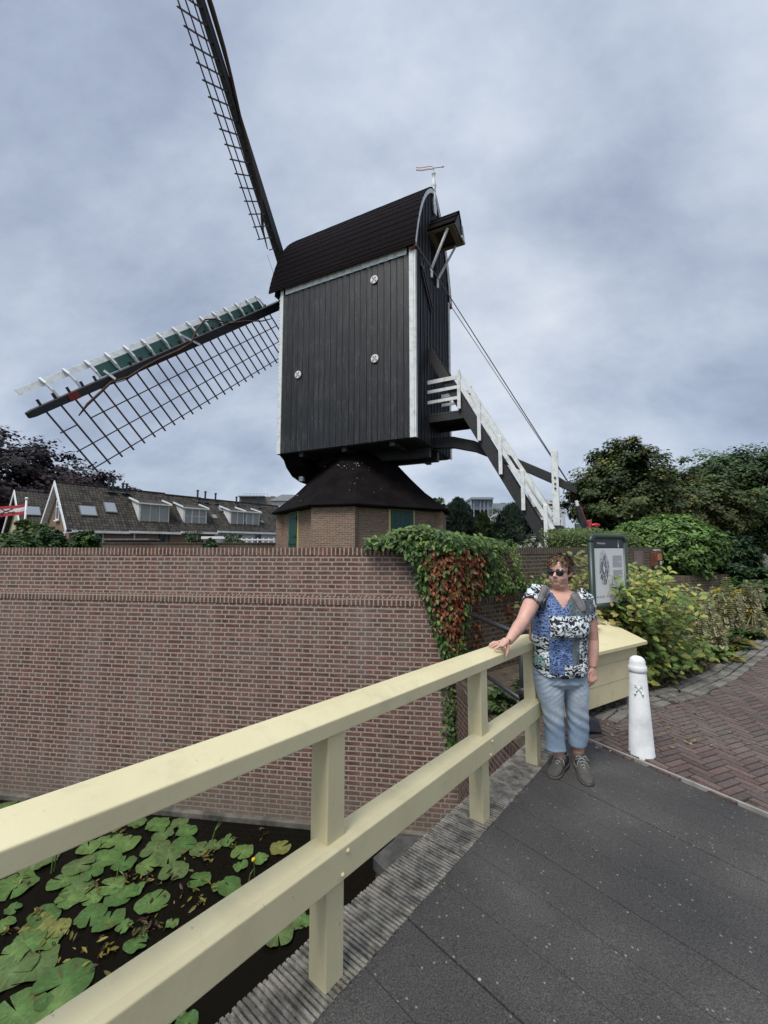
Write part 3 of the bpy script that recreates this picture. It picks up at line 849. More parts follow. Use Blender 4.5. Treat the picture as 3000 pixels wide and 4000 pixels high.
for k in range(9):
    rr = .035 + k * .0115; P0 = None
    for a_ in np.linspace(0, 6.283, 26):
        w_ = 1 + .08 * math.sin(3 * a_ + k) + .05 * math.sin(7 * a_ + 2 * k)
        q_ = (mcx + rr * .72 * w_ * math.cos(a_), mcz + .02 * math.sin(k) + rr * 1.55 * w_ * math.sin(a_))
        if P0 and rg.random() > .18: mseg(*P0, *q_, w=.0022 if k % 3 else .004)
        P0 = q_
for k in range(90):
    a_ = rg.random() * 6.28; r0 = .02 + .09 * rg.random(); r1 = r0 + .02 + .02 * rg.random()
    mseg(mcx + r0 * .72 * math.cos(a_), mcz + r0 * 1.5 * math.sin(a_), mcx + r1 * .72 * math.cos(a_ + .1), mcz + r1 * 1.5 * math.sin(a_ + .1), w=.003)
pb.build('town_plan', ink, ib)
pb = MB()
for k in range(30):
    if k in (16, 17, 18): continue
    w_ = pw_ * (.34 if k % 9 != 8 else .2) * rg.uniform(.93, 1)
    z_ = 1.595 - k * .0092; pb.box(I(pl + pw_ * .60 + w_ / 2, z_, .0165), ix * w_, iy * .0008, V(0, 0, .0030))
pb.build('text_lines', ink, ib)
pb = MB()
for k in range(11):
    if k == 6: continue
    x_ = pl + .018 + k * pw_ * .048; pb.box(I(x_, 1.115, .0165), ix * .008, iy * .001, V(0, 0, rg.uniform(.018, .034))); pb.box(I(x_ + .005, 1.105, .0165), ix * .009, iy * .001, V(0, 0, .008))
pb.build('building_icons', pur, ib)
# leaf caught on the frame
rg = np.random.default_rng(8)
lf = leaf_mesh('fallen_leaf', np.array([list(I(Wd * .42, 1.045, .045))]), np.array([[-.3, -1., .4]]), .055, np.array([[.45, .30, .12]]), M['leaf'], None, .75, axis=np.array([[.1, 0, -1.]]), origin=I(Wd * .42, 1.045, .045))
tag(lf, 'dry ochre leaf stuck on the lower bar of the information board', 'leaf')

# plaque and bin on the wing wall
def WP(px, py, out=0):
    n_ = Vector((W2n.x, W2n.y, 0)); o = A - W2n * .07 + W2n * out
    d = ray(px, py); tt = (Vector((o.x, o.y, EYE)) - O).dot(n_) / d.dot(n_); return O + d * tt
pq = thing('wall_plaque', 'brown metal text plaque fixed on the old brick wall', 'plaque', WP(2493, 2187))
a, b = WP(2475, 2153), WP(2512, 2219); wq = W2d * ((b - a).dot(W2d)); cen = (a + b) / 2
g = MB(); g.box(cen + W2n * .012, wq, W2n * .024, V(0, 0, abs(a.z - b.z))); g.build('plate', mat('brown_plate', (.15, .108, .085), .5, (.18, .13, .10), 5), pq, bevel=.004)
g = MB(); ppl = mat('plaque_letter', (.36, .33, .29), .5)
hh = abs(a.z - b.z); ww = wq.length
for k in range(14):
    w_ = ww * (.3 if k == 0 else .72 * random.Random(k).uniform(.75, 1)); z_ = cen.z + hh * .36 - k * hh * .05
    if k == 1: continue
    c_ = Vector((cen.x, cen.y, z_)) - W2d * (ww * .38 - w_ / 2) + W2n * .026
    g.box(c_, W2d * w_, W2n * .001, V(0, 0, .0055 if k else .012))
g.box(Vector((cen.x, cen.y, cen.z - hh * .4)) + W2n * .026 + W2d * ww * .1, W2d * .02, W2n * .001, V(0, 0, .03))
g.build('lettering', ppl, pq)
bn = thing('wall_box', 'rusty metal box with crumpled litter on top, mounted on the brick wall', 'box', WP(2547, 2183))
a, b = WP(2536, 2155), WP(2566, 2213); cen = (a + b) / 2; w_ = (b - a).dot(W2d)
rust = mat('rusty_red_metal', (.10, .030, .018), .6, (.16, .06, .035), 14, bump=.2)
g = MB(); g.box(cen + W2n * .06 - W2d * .02, W2d * w_ * .62, W2n * .12, V(0, 0, abs(a.z - b.z) * .98)); g.build('housing', rust, bn, bevel=.008)
g = MB(); g.box(cen + W2n * .13 + V(0, 0, .05) + W2d * .02, W2d * w_ * .5, W2n * .02, V(0, 0, .14)); g.build('flap', mat('orange_sticker', (.42, .16, .07), .5), bn, bevel=.003)
g = MB(); g.box(cen + W2n * .145 + V(0, 0, -.08) + W2d * .03, W2d * .08, W2n * .012, V(0, 0, .08)); g.build('sticker', mat('pale_blue_sticker', (.45, .55, .60), .5), bn)
lt = MB(); rl = random.Random(5)
for k in range(5):
    c_ = cen + W2n * rl.uniform(.03, .1) + W2d * rl.uniform(-.08, .09) + V(0, 0, abs(a.z - b.z) * .49 + .02 + rl.uniform(0, .02))
    rings = [[c_ + V(math.cos(q_) * r_ * rl.uniform(.7, 1.2), math.sin(q_) * r_ * rl.uniform(.7, 1.2), z_) for q_ in np.linspace(0, 5.5, 7)] for r_, z_ in ((.018, -.018), (.035, 0), (.014, .02))]
    lt.loft(rings)
o = lt.build('litter', mat('litter_paper', (.35, .33, .28), .6, (.20, .22, .18), 20), None, origin=cen + V(0, 0, .2)); tag(o, 'crumpled paper litter lying on top of the rusty wall box', 'litter')

# ================================================================ WINDMILL
th_ = R(63.8)
MS = Vector((-math.sin(th_), math.cos(th_), 0)); MR = Vector((math.cos(th_), math.sin(th_), 0))
MK = V(1.05, 14.0, 0)
def Q(s, r, z): return MK + MS * s + MR * r + V(0, 0, z)
ML, MW, Z0, Z1 = 5.93, 4.06, 5.47, 12.5
mill = thing('windmill', 'black wooden post mill with white corner boards, two sails showing and a long tail stair', 'windmill', V(-.95, 17.1, 1.2))

def plank_mat(name, base, light, streak, rough=.5, scale=1.0):
    m = bpy.data.materials.new(name); m.use_nodes = True
    t = m.node_tree; bs = t.nodes['Principled BSDF']; bs.inputs['Roughness'].default_value = rough; bs.inputs['Specular IOR Level'].default_value = .4
    uv = N(t, 'ShaderNodeUVMap'); uv.uv_map = 'UVMap'
    mp = N(t, 'ShaderNodeMapping'); mp.inputs['Scale'].default_value = (9 * scale, 1.1 * scale, 1); t.links.new(uv.outputs[0], mp.inputs[0])
    a = N(t, 'ShaderNodeTexNoise'); a.inputs['Scale'].default_value = 1; a.inputs['Detail'].default_value = 8; a.inputs['Roughness'].default_value = .65; t.links.new(mp.outputs[0], a.inputs[0])
    b = N(t, 'ShaderNodeTexNoise'); b.inputs['Scale'].default_value = 7; b.inputs['Detail'].default_value = 9; b.inputs['Roughness'].default_value = .8; t.links.new(mp.outputs[0], b.inputs[0])
    c = ramp(t, a.outputs[0], [(.3, base), (.65, light)])
    f = math_node(t, 'MULTIPLY', ramp(t, b.outputs[0], [(.50, 0.0), (.60, 1.0)]), ramp(t, a.outputs[0], [(.50, 0.0), (.60, 1.0)]))
    c = mixc(t, math_node(t, 'MULTIPLY', f, .7), c, streak)
    oi = N(t, 'ShaderNodeAttribute'); oi.attribute_name = 'Tone'
    c = mixc(t, 1.0, c, oi.outputs[0], 'MULTIPLY')
    t.links.new(c, bs.inputs['Base Color'])
    bp = N(t, 'ShaderNodeBump'); bp.inputs['Strength'].default_value = .35; bp.inputs['Distance'].default_value = .006
    t.links.new(b.outputs[0], bp.inputs['Height']); t.links.new(bp.outputs[0], bs.inputs['Normal'])
    return m
M['plank'] = plank_mat('black_boarding', (.0092, .0108, .0138), (.0165, .0190, .0240), (.15, .15, .145))
M['roof_tar'] = mat('tarred_roof_shingle', (.0040, .0024, .0034), .9, (.0085, .0052, .0070), 8, bump=.4, bscale=35, spec=.08)
M['tar_felt'] = mat('tarred_felt', (.0055, .0042, .0048), .95, (.011, .009, .0095), 2, bump=.5, bscale=60, spec=.08)
def tone(ob, per, seed=1, lo=.78, hi=1.2):
    """per-board tone: 'per' vertices belong to one board"""
    me = ob.data; n = len(me.vertices); rg = np.random.default_rng(seed)
    k = (n + per - 1) // per; tn = np.repeat(rg.uniform(lo, hi, k), per)[:n]
    ca = me.color_attributes.new('Tone', 'FLOAT_COLOR', 'POINT')
    ca.data.foreach_set('color', np.stack([tn, tn, tn, np.ones(n)], 1).ravel())
# core
g = MB(); g.loft([[Q(.05, .05, z), Q(ML - .05, .05, z), Q(ML - .05, MW - .05, z), Q(.05, MW - .05, z)] for z in (Z0 + .25, Z1)])
g.build('body_core', M['black'], mill)
# side boards: 23 broad boards, each slightly proud of the next
def boards(name, a, b, out, n, z0f, z1, seed, wob=.004, lap=.022):
    g = MB(); rr = random.Random(seed); d = (b - a); L = d.length; d.normalize(); x = 0
    cuts = [0]
    for i in range(n): cuts.append(cuts[-1] + rr.uniform(.85, 1.15))
    sc = L / cuts[-1]
    for i in range(n):
        x0, x1 = cuts[i] * sc + .015, cuts[i + 1] * sc - .015
        p0, p1 = a + d * x0, a + d * x1
        o0, o1 = out * (.012 + rr.uniform(0, wob)), out * (.012 + lap + rr.uniform(0, wob))
        zb0, zb1 = z0f(x0 / L), z0f(x1 / L)
        vs = [p0 + V(0, 0, zb0), p1 + V(0, 0, zb1), p1 + o1 + V(0, 0, zb1), p0 + o0 + V(0, 0, zb0),
              p0 + V(0, 0, z1), p1 + V(0, 0, z1), p1 + o1 + V(0, 0, z1), p0 + o0 + V(0, 0, z1)]
        g.add(vs, [(0, 1, 2, 3), (7, 6, 5, 4), (0, 4, 5, 1), (1, 5, 6, 2), (2, 6, 7, 3), (3, 7, 4, 0)])
    ob = g.build(name, M['plank'], mill); tone(ob, 8, seed); return ob
zb = lambda f: Z0 + .0 * f + .03 * math.sin(f * 6)
boards('side_boarding', Q(.14, 0, 0), Q(ML - .1, 0, 0), -MR, 22, lambda f: Z0 + .02, Z1 - .26, 3)
boards('side_boarding', Q(ML - .1, MW, 0), Q(.1, MW, 0), MR, 22, lambda f: Z0 + .02, Z1 - .05, 4)
# rear boards narrower with ribs
g = MB(); rr = random.Random(6); n = 22
for i in range(n):
    x0 = .04 + i * (MW - .08) / n; x1 = x0 + (MW - .08) / n
    rm = (x0 + x1) / 2
    zt = Z1 + 3.3 if abs(rm - MW / 2) < 2.2 else Z1
    o = .02 + .022 * (i % 2)
    g.box(Q(-o / 2, rm, (Z0 + .02 + Z1) / 2), MR * (x1 - x0 - .014), MS * o, V(0, 0, Z1 - Z0 - .02))
    g.box(Q(-.04 , x0, (Z0 + .02 + Z1) / 2), MR * .035, MS * .05, V(0, 0, Z1 - Z0 - .02))
ob = g.build('rear_boarding', M['plank'], mill); tone(ob, 8, 5)
# front closed by boards too
boards('front_boarding', Q(ML, MW, 0), Q(ML, 0, 0), MS, 16, lambda f: Z0, Z1 - .02, 8)
# white trims
def white(name, f):
    g = MB(); f(g); return g.build(name, M['white'], mill, bevel=.006)
white('corner_board', lambda g: (g.box(Q(.065, -.035, (Z0 + Z1) / 2), MS * .17, MR * .05, V(0, 0, Z1 - Z0)), g.box(Q(-.055, .02, (Z0 + Z1) / 2), MS * .06, MR * .14, V(0, 0, Z1 - Z0 - .004))))
white('corner_board', lambda g: g.box(Q(ML - .02, -.035, (Z0 + Z1) / 2), MS * .15, MR * .05, V(0, 0, Z1 - Z0)))
white('corner_board', lambda g: g.box(Q(-.055, MW - .03, (Z0 + Z1) / 2), MS * .07, MR * .15, V(0, 0, Z1 - Z0)))
# serrated weather boards on the front corner
g = MB(); z = Z0
while z < Z1 - .3:
    g.prism([Q(ML + .04, -.05, z), Q(ML + .12, -.05, z), Q(ML + .065, -.05, z + .145), Q(ML + .04, -.05, z + .145)], MR * .3); z += .15
g.build('weather_edge', M['white'], mill)
g = MB(); nb = 15
for i in range(nb):
    a_, b_ = .25 + i * (ML - .46) / nb, .25 + (i + 1) * (ML - .46) / nb
    g.prism([Q(a_ + .008, -.05, Z1 - .30), Q(b_ - .008, -.075, Z1 - .30), Q(b_ - .008, -.075, Z1 + .02), Q(a_ + .008, -.05, Z1 + .02)], MR * .03)
    g.box(Q(a_, -.05, Z1 - .12), MS * .022, MR * .03, V(0, 0, .30))
g.build('eaves_board', M['white'], mill)
# underside, sheers and bulging apron at the head
g = MB()
g.loft([[Q(s, r, Z0 + .02) for s, r in ((.0, .0), (ML, .0), (ML, MW), (.0, MW))], [Q(s, r, Z0 - .02 - .0) for s, r in ((.1, .06), (ML - .1, .06), (ML - .1, MW - .06), (.1, MW - .06))]])
g.build('floor', M['black'], mill)
for r_ in (1.55, 2.5): g = MB(); g.bar(Q(-.0, r_, Z0 - .2), Q(ML, r_, Z0 - .2), .24, .36); g.build('sheer_beam', M['black'], mill)
for s_ in (.9, 2.9, 4.9): g = MB(); g.bar(Q(s_, .1, Z0 - .10), Q(s_, MW - .1, Z0 - .10), .2, .14); g.build('floor_joist', M['black'], mill)
prof = [(0, Z0 + .05), (.06, 5.42), (.30, 5.27), (.46, 5.0), (.85, 4.68), (1.4, 4.52), (2.03, 4.47), (2.66, 4.52), (3.2, 4.68), (3.6, 5.0), (3.76, 5.27), (4.0, 5.42), (MW, Z0 + .05)]
g = MB(); g.prism([Q(5.0, r, z) for r, z in prof], MS * .93); g.build('apron', M['roof_tar'], mill)
g = MB(); g.box(Q(5.5, .95, 4.62), MS * .2, MR * .12, V(0, 0, .3)); g.build('bracket', M['white'], mill)
# roof: barrel of shingle courses
half = [(-.17, 12.38), (-.13, 12.66), (.0, 13.15), (.20, 13.80), (.48, 14.48), (.82, 15.10), (1.18, 15.58), (1.55, 15.95), (1.8, 16.12), (2.03, 16.19)]
def _cr(P, m=5):
    out = []
    for i in range(len(P) - 1):
        p0, p1, p2, p3 = P[max(i - 1, 0)], P[i], P[i + 1], P[min(i + 2, len(P) - 1)]
        for k in range(m):
            u = k / m; out.append(tuple(.5 * (2 * p1[c] + (p2[c] - p0[c]) * u + (2 * p0[c] - 5 * p1[c] + 4 * p2[c] - p3[c]) * u * u + (3 * p1[c] - p0[c] - 3 * p2[c] + p3[c]) * u ** 3) for c in (0, 1)))
    return out + [P[-1]]
half = _cr(half)
def rprof(t):          # t 0..1 along half profile
    x = t * (len(half) - 1); i = min(int(x), len(half) - 2); f = x - i
    return (half[i][0] * (1 - f) + half[i + 1][0] * f, half[i][1] * (1 - f) + half[i + 1][1] * f)
def sdrop(t, s): return s
for side in (0, 1):
    g = MB(); nc = 19
    for k in range(nc):
        (r0, z0), (r1, z1) = rprof(k / nc), rprof(min(1, (k + 1.35) / nc))
        mr = (lambda r: r) if side == 0 else (lambda r: MW - r)
        o0, o1 = .032, .0
        dn = Vector((-(z1 - z0), (r1 - r0))).normalized()
        rings = []
        rr = random.Random(40 + k); ns = 26
        for j in range(ns + 1):
            s = -.14 + j * (6.52 + .14) / ns
            jj = rr.uniform(-.004, .004)
            sgn = -1 if side == 0 else 1
            def P_(r, z, o): return Q(s, mr(r) + sgn * (abs(dn.x) * o), z + max(dn.y, 0) * o + jj)
            rings.append([P_(r0, z0, 0), P_(r0, z0, o0), P_(r1, z1, .018), P_(r1, z1, -.02)])
        g.loft(rings)
    g.build('roof_side', M['roof_tar'], mill)
g = MB(); g.tube([Q(-.16, 2.03, 16.27), Q(6.54, 2.03, 16.27)], .05, 8); g.build('ridge', M['roof_tar'], mill)
# gables under the roof
gp_ = [(r, z) for r, z in half] + [(MW - r, z) for r, z in half[::-1][1:]]
gi = [(r * .93 + .14, z - .07) for r, z in gp_]
n = 24; g = MB()
def roofz(r):
    r = r if r < 2.03 else MW - r
    for (ra_, za_), (rb_, zb2) in zip(half[:-1], half[1:]):
        if ra_ <= r <= rb_: return za_ + (zb2 - za_) * (r - ra_) / (rb_ - ra_)
    return 12.4
for i in range(n):
    x0 = .02 + i * (MW - .04) / n; x1 = x0 + (MW - .04) / n; zt = min(roofz(x0 + .01), roofz(x1 - .01)) - .08
    if zt < Z1 + .05: continue
    o = .02 + .022 * (i % 2)
    g.box(Q(-o / 2, (x0 + x1) / 2, (Z1 + zt) / 2), MR * (x1 - x0 - .014), MS * o, V(0, 0, zt - Z1))
    g.box(Q(-.04, x0, (Z1 + zt) / 2), MR * .03, MS * .05, V(0, 0, zt - Z1))
ob = g.build('gable_boarding', M['plank'], mill); tone(ob, 8, 9)
for s_ in (6.3, .05): g = MB(); g.prism([Q(s_, r, z) for r, z in gi], MS * .05); g.build('gable_core', M['black'], mill)
# white barge boards following the curve
g = MB()
for sd_ in (0, 1):
    rings = []
    for k in range(len(half) * 2 - 1):
        r, z = rprof(k / (len(half) * 2 - 2)); r2, z2 = rprof(min(1, k / (len(half) * 2 - 2) + .03)); d_ = Vector((r2 - r, z2 - z)); d_ = d_.normalized() if d_.length > 1e-5 else Vector((.8, .5))
        nx, nz_ = d_.y, -d_.x
        w = .15
        f_ = (lambda q: q) if sd_ == 0 else (lambda q: MW - q)
        rings.append([Q(-.09, f_(r + .02 * nx), z + .02 * nz_), Q(-.13, f_(r + .02 * nx), z + .02 * nz_), Q(-.13, f_(r + w * nx), z + w * nz_ - .02), Q(-.09, f_(r + w * nx), z + w * nz_ - .02)])
    g.loft(rings)
g.build('barge_board', M['white'], mill)
redw = mat('red_brown_paint', (.13, .035, .022), .6, (.17, .05, .03), 8)
for r_ in (-.05, MW + .05): g = MB(); g.bar(Q(-.16, r_, 12.42), Q(.1, r_, 12.36), .16, .2); g.build('eaves_block', redw, mill, bevel=.01)
# hoist hood at the rear gable
hc = 2.03; hw = .62; hs = -1.15; hz0, hz1 = 14.0, 14.95
g = MB()
hp = [(-hw, hz0 - .02), (-hw - .04, hz0 + .02), (-hw * .62, hz0 + .55), (0, hz1), (hw * .62, hz0 + .55), (hw + .04, hz0 + .02), (hw, hz0 - .02), (hw * .55, hz0 + .48), (0, hz1 - .09), (-hw * .55, hz0 + .48)]
for k in range(3):
    for sg in (-1, 1):
        y0, y1 = k / 3, (k + 1.3) / 3; y1 = min(1, y1)
        pr3 = lambda y: (sg * ((hw + .05) * (1 - y) ** .9), hz0 + (hz1 - hz0) * y ** .85)
        (ra_, za_), (rb_, zb3) = pr3(y0), pr3(y1)
        g.loft([[Q(s, hc + ra_, za_), Q(s, hc + ra_ + sg * .045, za_ + .01), Q(s, hc + rb_ + sg * .01, zb3 + .01), Q(s, hc + rb_, zb3 - .03)] for s in (.05, hs)])
g.build('hoist_hood_roof', M['roof_tar'], mill)
M['tan_wood'] = mat('tan_wood', (.16, .125, .085), .7, (.24, .19, .13), 6)
g = MB()
for a_, b_ in (((-.02, -hw), (-.02, -hw + .14)), ((-.02, hw - .14), (-.02, hw))): g.box(Q((hs + .05) / 2, hc + (a_[1] + b_[1]) / 2, hz0 - .03), MS * (hs - .05), MR * .14, V(0, 0, .04))
g.box(Q(hs + .18, hc, hz0 - .034), MS * .22, MR * (hw * 2 - .02), V(0, 0, .04)); g.box(Q(-.14, hc, hz0 - .034), MS * .22, MR * (hw * 2 - .02), V(0, 0, .04))
g.box(Q(hs * .5, hc, hz0 + .03), MS * (hs * .9), MR * (hw * 1.9), V(0, 0, .03), 1)
g.build('hoist_hood_floor', [M['tan_wood'], mat('dark_red_wood', (.045, .02, .02), .7)], mill, bevel=.004)
g = MB(); g.prism([Q(hs + .03, hc + r, z) for r, z in ((-hw * .9, hz0), (hw * .9, hz0), (hw * .4, hz0 + .5), (0, hz1 - .12), (-hw * .4, hz0 + .5))], MS * .03); g.build('hoist_hood_end', M['black'], mill)
g = MB(); g.bar(Q(hs - .02, hc + hw, hz0 - .02), Q(hs - .02, hc + hw * .45, hz0 + .5), .05, .1); g.bar(Q(hs - .03, hc + .15, hz0 - .02), Q(hs - .03, hc + hw + .02, hz0 - .0), .05, .08); g.build('hood_trim', M['white'], mill)
for sg in (-1, 1):
    g = MB(); g.bar(Q(hs + .32, hc + sg * (hw - .08), hz0 - .06), Q(-.06, hc + sg * (hw - .25), hz0 - 1.45), .075, .075); g.bar(Q(-.1, hc + sg * (hw - .25), hz0 - 1.38), Q(-.1, hc + sg * (hw - .25), hz0 - 1.75), .08, .09)
    g.build('hood_brace', M['white'], mill, bevel=.006)
g = MB(); g.box(Q(-.055, hc, 13.0), MR * .5, MS * .02, V(0, 0, 1.5)); g.build('hoist_door', M['roof_tar'], mill)
# ladder like rack on the rear wall
g = MB(); g.bar(Q(-.09, .75, 12.05), Q(-.09, 1.75, 11.0), .06, .07); g.bar(Q(-.09, .6, 11.85), Q(-.09, 1.6, 10.8), .06, .07); g.bar(Q(-.09, .5, 12.1), Q(-.09, .8, 12.0), .06, .2); g.build('hanging_pole', M['black'], mill)
# finial and vane
g = MB(); fz = 16.1
g.box(Q(-.1, 2.03, 15.75), MR * .12, MS * .1, V(0, 0, .9))
g.lathe(Q(-.1, 2.03, 16.15), [(.08, 0), (.09, .05), (.06, .1), (.10, .22), (.11, .3), (.07, .48), (.055, .62), (.07, .78), (.085, .8), (.085, .85), (.04, .88)], 12); g.build('finial', M['white'], mill, smooth=True)
g = MB(); g.prism([Q(-.13, 1.93, 15.15), Q(-.13, 2.13, 15.15), Q(-.13, 2.17, 15.5), Q(-.13, 2.03, 15.7), Q(-.13, 1.89, 15.5)], -MS * .05); g.build('finial_board', M['white'], mill)
g = MB(); vz = 17.22; vp = Q(-.1, 2.03, vz); vdir = Vector((-1, .15, 0)).normalized()
g.tube([Q(-.1, 2.03, 17.0), Q(-.1, 2.03, 17.25)], .014, 6); g.tube([vp + vdir * .05, vp - vdir * .36], .012, 6)
g.add([vp - vdir * .36 + V(0, 0, .05), vp - vdir * .46, vp - vdir * .36 - V(0, 0, .05), vp - vdir * .33], [(0, 1, 2), (0, 2, 3)])
g.build('vane_rod', M['black_metal'], mill)
vr, vw, vb = mat('vane_red', (.42, .12, .09), .5), M['white'], mat('vane_blue_grey', (.16, .19, .26), .5)
for m_, dz_, nm in ((vr, .055, 'vane_stripe'), (vw, .0, 'vane_stripe'), (vb, -.055, 'vane_stripe')):
    g = MB(); pts_ = [vp + vdir * t_ + V(0, 0, dz_ + .02 * math.sin(t_ * 9) + t_ * .1) for t_ in np.linspace(.04, .72, 7)]
    g.loft([[p - V(0, .008, .024), p + V(0, .008, -.024), p + V(0, .008, .024), p + V(0, -.008, .024)] for p in pts_]); g.build(nm, m_, mill)
# round badges with crossed keys on the side wall
redk = mat('key_red', (.30, .035, .035), .5)
for s_, z_ in ((1.55, 11.62), (1.52, 8.57), (5.0, 8.62)):
    cpos = Q(s_, -.05, z_); g = MB()
    ring = lambda r, o: [cpos - MR * o + MS * r * math.cos(a_) + V(0, 0, r * math.sin(a_)) for a_ in np.linspace(0, 6.283, 25)[:-1]]
    g.loft([ring(.155, 0), ring(.155, .02), ring(.148, .026)]); bd_ = g.build('badge', M['white'], mill)
    g = MB(); g2 = MB()
    for sg in (-1, 1):
        a_, b_ = cpos - MR * .032 + MS * (-.058 * sg) + V(0, 0, -.055), cpos - MR * .032 + MS * (.058 * sg) + V(0, 0, .06)
        g.bar(a_, b_, .012, .008, up=MR)
        g.bar(b_ + MS * (-.03 * sg) - V(0, 0, -.028), b_ + MS * (.014 * sg) + V(0, 0, -.010), .03, .01, up=MR)
        g.tube([a_ + MS * .03 * math.cos(q) - MS * .01 * sg + V(0, 0, .026 * math.sin(q) - .015) for q in np.linspace(0, 6.283, 11)], .006, 5)
    o = g.build('key_emblem', redk, bd_); o.location = (0, 0, 0)
# white-black hoist ropes at the tail (two lines)
g = MB()
for ro, e in ((.35, 12.2), (1.9, 12.0)):
    pass
g.tube([Q(-.16, -.08, 12.40), Q(-4.75, 2.0, 3.78)], .017, 5)
g.build('rope', M['black_metal'], mill)
g = MB(); g.tube([Q(-.16, MW + .08, 12.36), Q(-4.75, 2.06, 3.78)], .017, 5); g.build('rope', M['black_metal'], mill)

# ---- tail: stair, landing, tail beam
lz = 6.62
sr0, sr1 = 1.33, 2.73
def stair_pt(r, t): return Q(-.04 - 4.02 * t, r, 9.14 - 7.37 * t)
pr_l = .27
for r_ in (sr0, sr1):
    g = MB(); g.bar(stair_pt(r_, .0), stair_pt(r_, 1.02), .09, .34); g.build('stair_stringer', M['black'], mill, bevel=.008)
g = MB()
for k in range(1, 22):
    t_ = .345 + k * .0305
    p0, p1 = stair_pt(sr0 + .05, t_), stair_pt(sr1 - .05, t_)
    g.box((p0 + p1) / 2, MS * .24, p1 - p0, V(0, 0, .035))
g.build('stair_tread', M['black'], mill)['kind'] = 'stuff'
g = MB(); g.box(Q(-.68, (sr0 + sr1) / 2, lz - .03), MS * 1.36, MR * (sr1 - sr0 + .12), V(0, 0, .06)); g.bar(Q(0, sr0 - .02, lz - .14), Q(-1.38, sr0 - .02, lz - .14), .07, .32); g.bar(Q(0, sr1 + .02, lz - .14), Q(-1.38, sr1 + .02, lz - .14), .07, .32)
g.bar(Q(-1.36, sr0, lz - .14), Q(-1.36, sr1, lz - .14), .07, .3)
g.build('landing', M['black'], mill, bevel=.008)
def rail_pt(r, t, h): p = Q(-1.25 - 2.99 * t, r, 8.0 - 5.3 * t); return p + V(0, 0, h)
for r_ in (sr0 - .1, sr1 + .1):
    for z_, h_ in ((lz + 1.22, .15), (lz + .85, .12), (lz + .45, .12)):
        g = MB(); g.bar(Q(-.03, r_, z_), Q(-1.28, r_, z_ + .02), .035, h_); g.build('landing_rail', M['white'], mill, bevel=.004)
    for t_, top_ in ((0, .12), (.235, .0), (.47, .0), (.705, .0), (.93, .0)):
        p = rail_pt(r_, t_, -.02); L_p = 1.33
        g = MB(); g.box(p + V(0, 0, -L_p / 2 + top_ * .5) - MR * .045 * (1 if r_ < 2 else -1), MS * .12, MR * .05, V(0, 0, L_p + top_)); g.build('rail_post', M['white'], mill, bevel=.004)
    for h_, w_ in ((0, .12), (-.42, .13)):
        g = MB(); g.bar(rail_pt(r_, -.01, h_), rail_pt(r_, 1.0, h_), .045, w_); g.build('handrail', M['white'], mill, bevel=.004)
    
g = MB(); tb = [(0.1, 5.72), (-.8, 5.66), (-1.6, 5.42), (-2.6, 4.9), (-3.5, 4.42), (-4.3, 3.98), (-4.95, 3.56)]
rings = []
for i, (s_, z_) in enumerate(tb):
    h_ = (.40, .42, .40, .36, .33, .34, .20)[i]
    rings.append([Q(s_, 1.9, z_ - h_ / 2), Q(s_, 2.16, z_ - h_ / 2), Q(s_, 2.16, z_ + h_ / 2), Q(s_, 1.9, z_ + h_ / 2)])
g.loft(rings); g.build('tail_beam', M['black'], mill, bevel=.012)
g = MB(); g.box(Q(-4.32, 1.78, 3.67), MS * .21, MR * .20, V(0, 0, 2.52)); g.build('tail_post', M['white'], mill, bevel=.01)
g = MB(); g.box(Q(-4.33, 1.78, 1.8), MS * .25, MR * .23, V(0, 0, 1.24)); g.build('tail_post_foot', M['black'], mill, bevel=.01)
g = MB()
for z_ in (4.0, 3.8, 3.65): g.lathe(Q(-4.32, 1.66, z_), [(.001, -.03), (.03, -.02), (.035, 0), (.03, .02), (.001, .03)], 8)
g.build('bolt', M['black_metal'], mill)
g = MB(); g.tube([Q(-3.4, 2.6, 2.05), Q(-4.5, 1.95, 2.35)], .075, 10); g.tube([Q(-3.3, 2.9, 1.85), Q(-4.55, 2.2, 2.15)], .07, 10); g.build('winch_drum', M['black'], mill, smooth=True)
g = MB(); g.tube([Q(-4.05, 1.5, 1.75), Q(-4.2, 1.8, 1.88), Q(-4.4, 2.0, 2.1)], .02, 6); g.tube([Q(-4.72, 1.95, 3.7), Q(-4.75, 1.95, 2.9), Q(-4.95, 1.95, 2.2)], .01, 5); g.build('rope', M['stem'], mill)

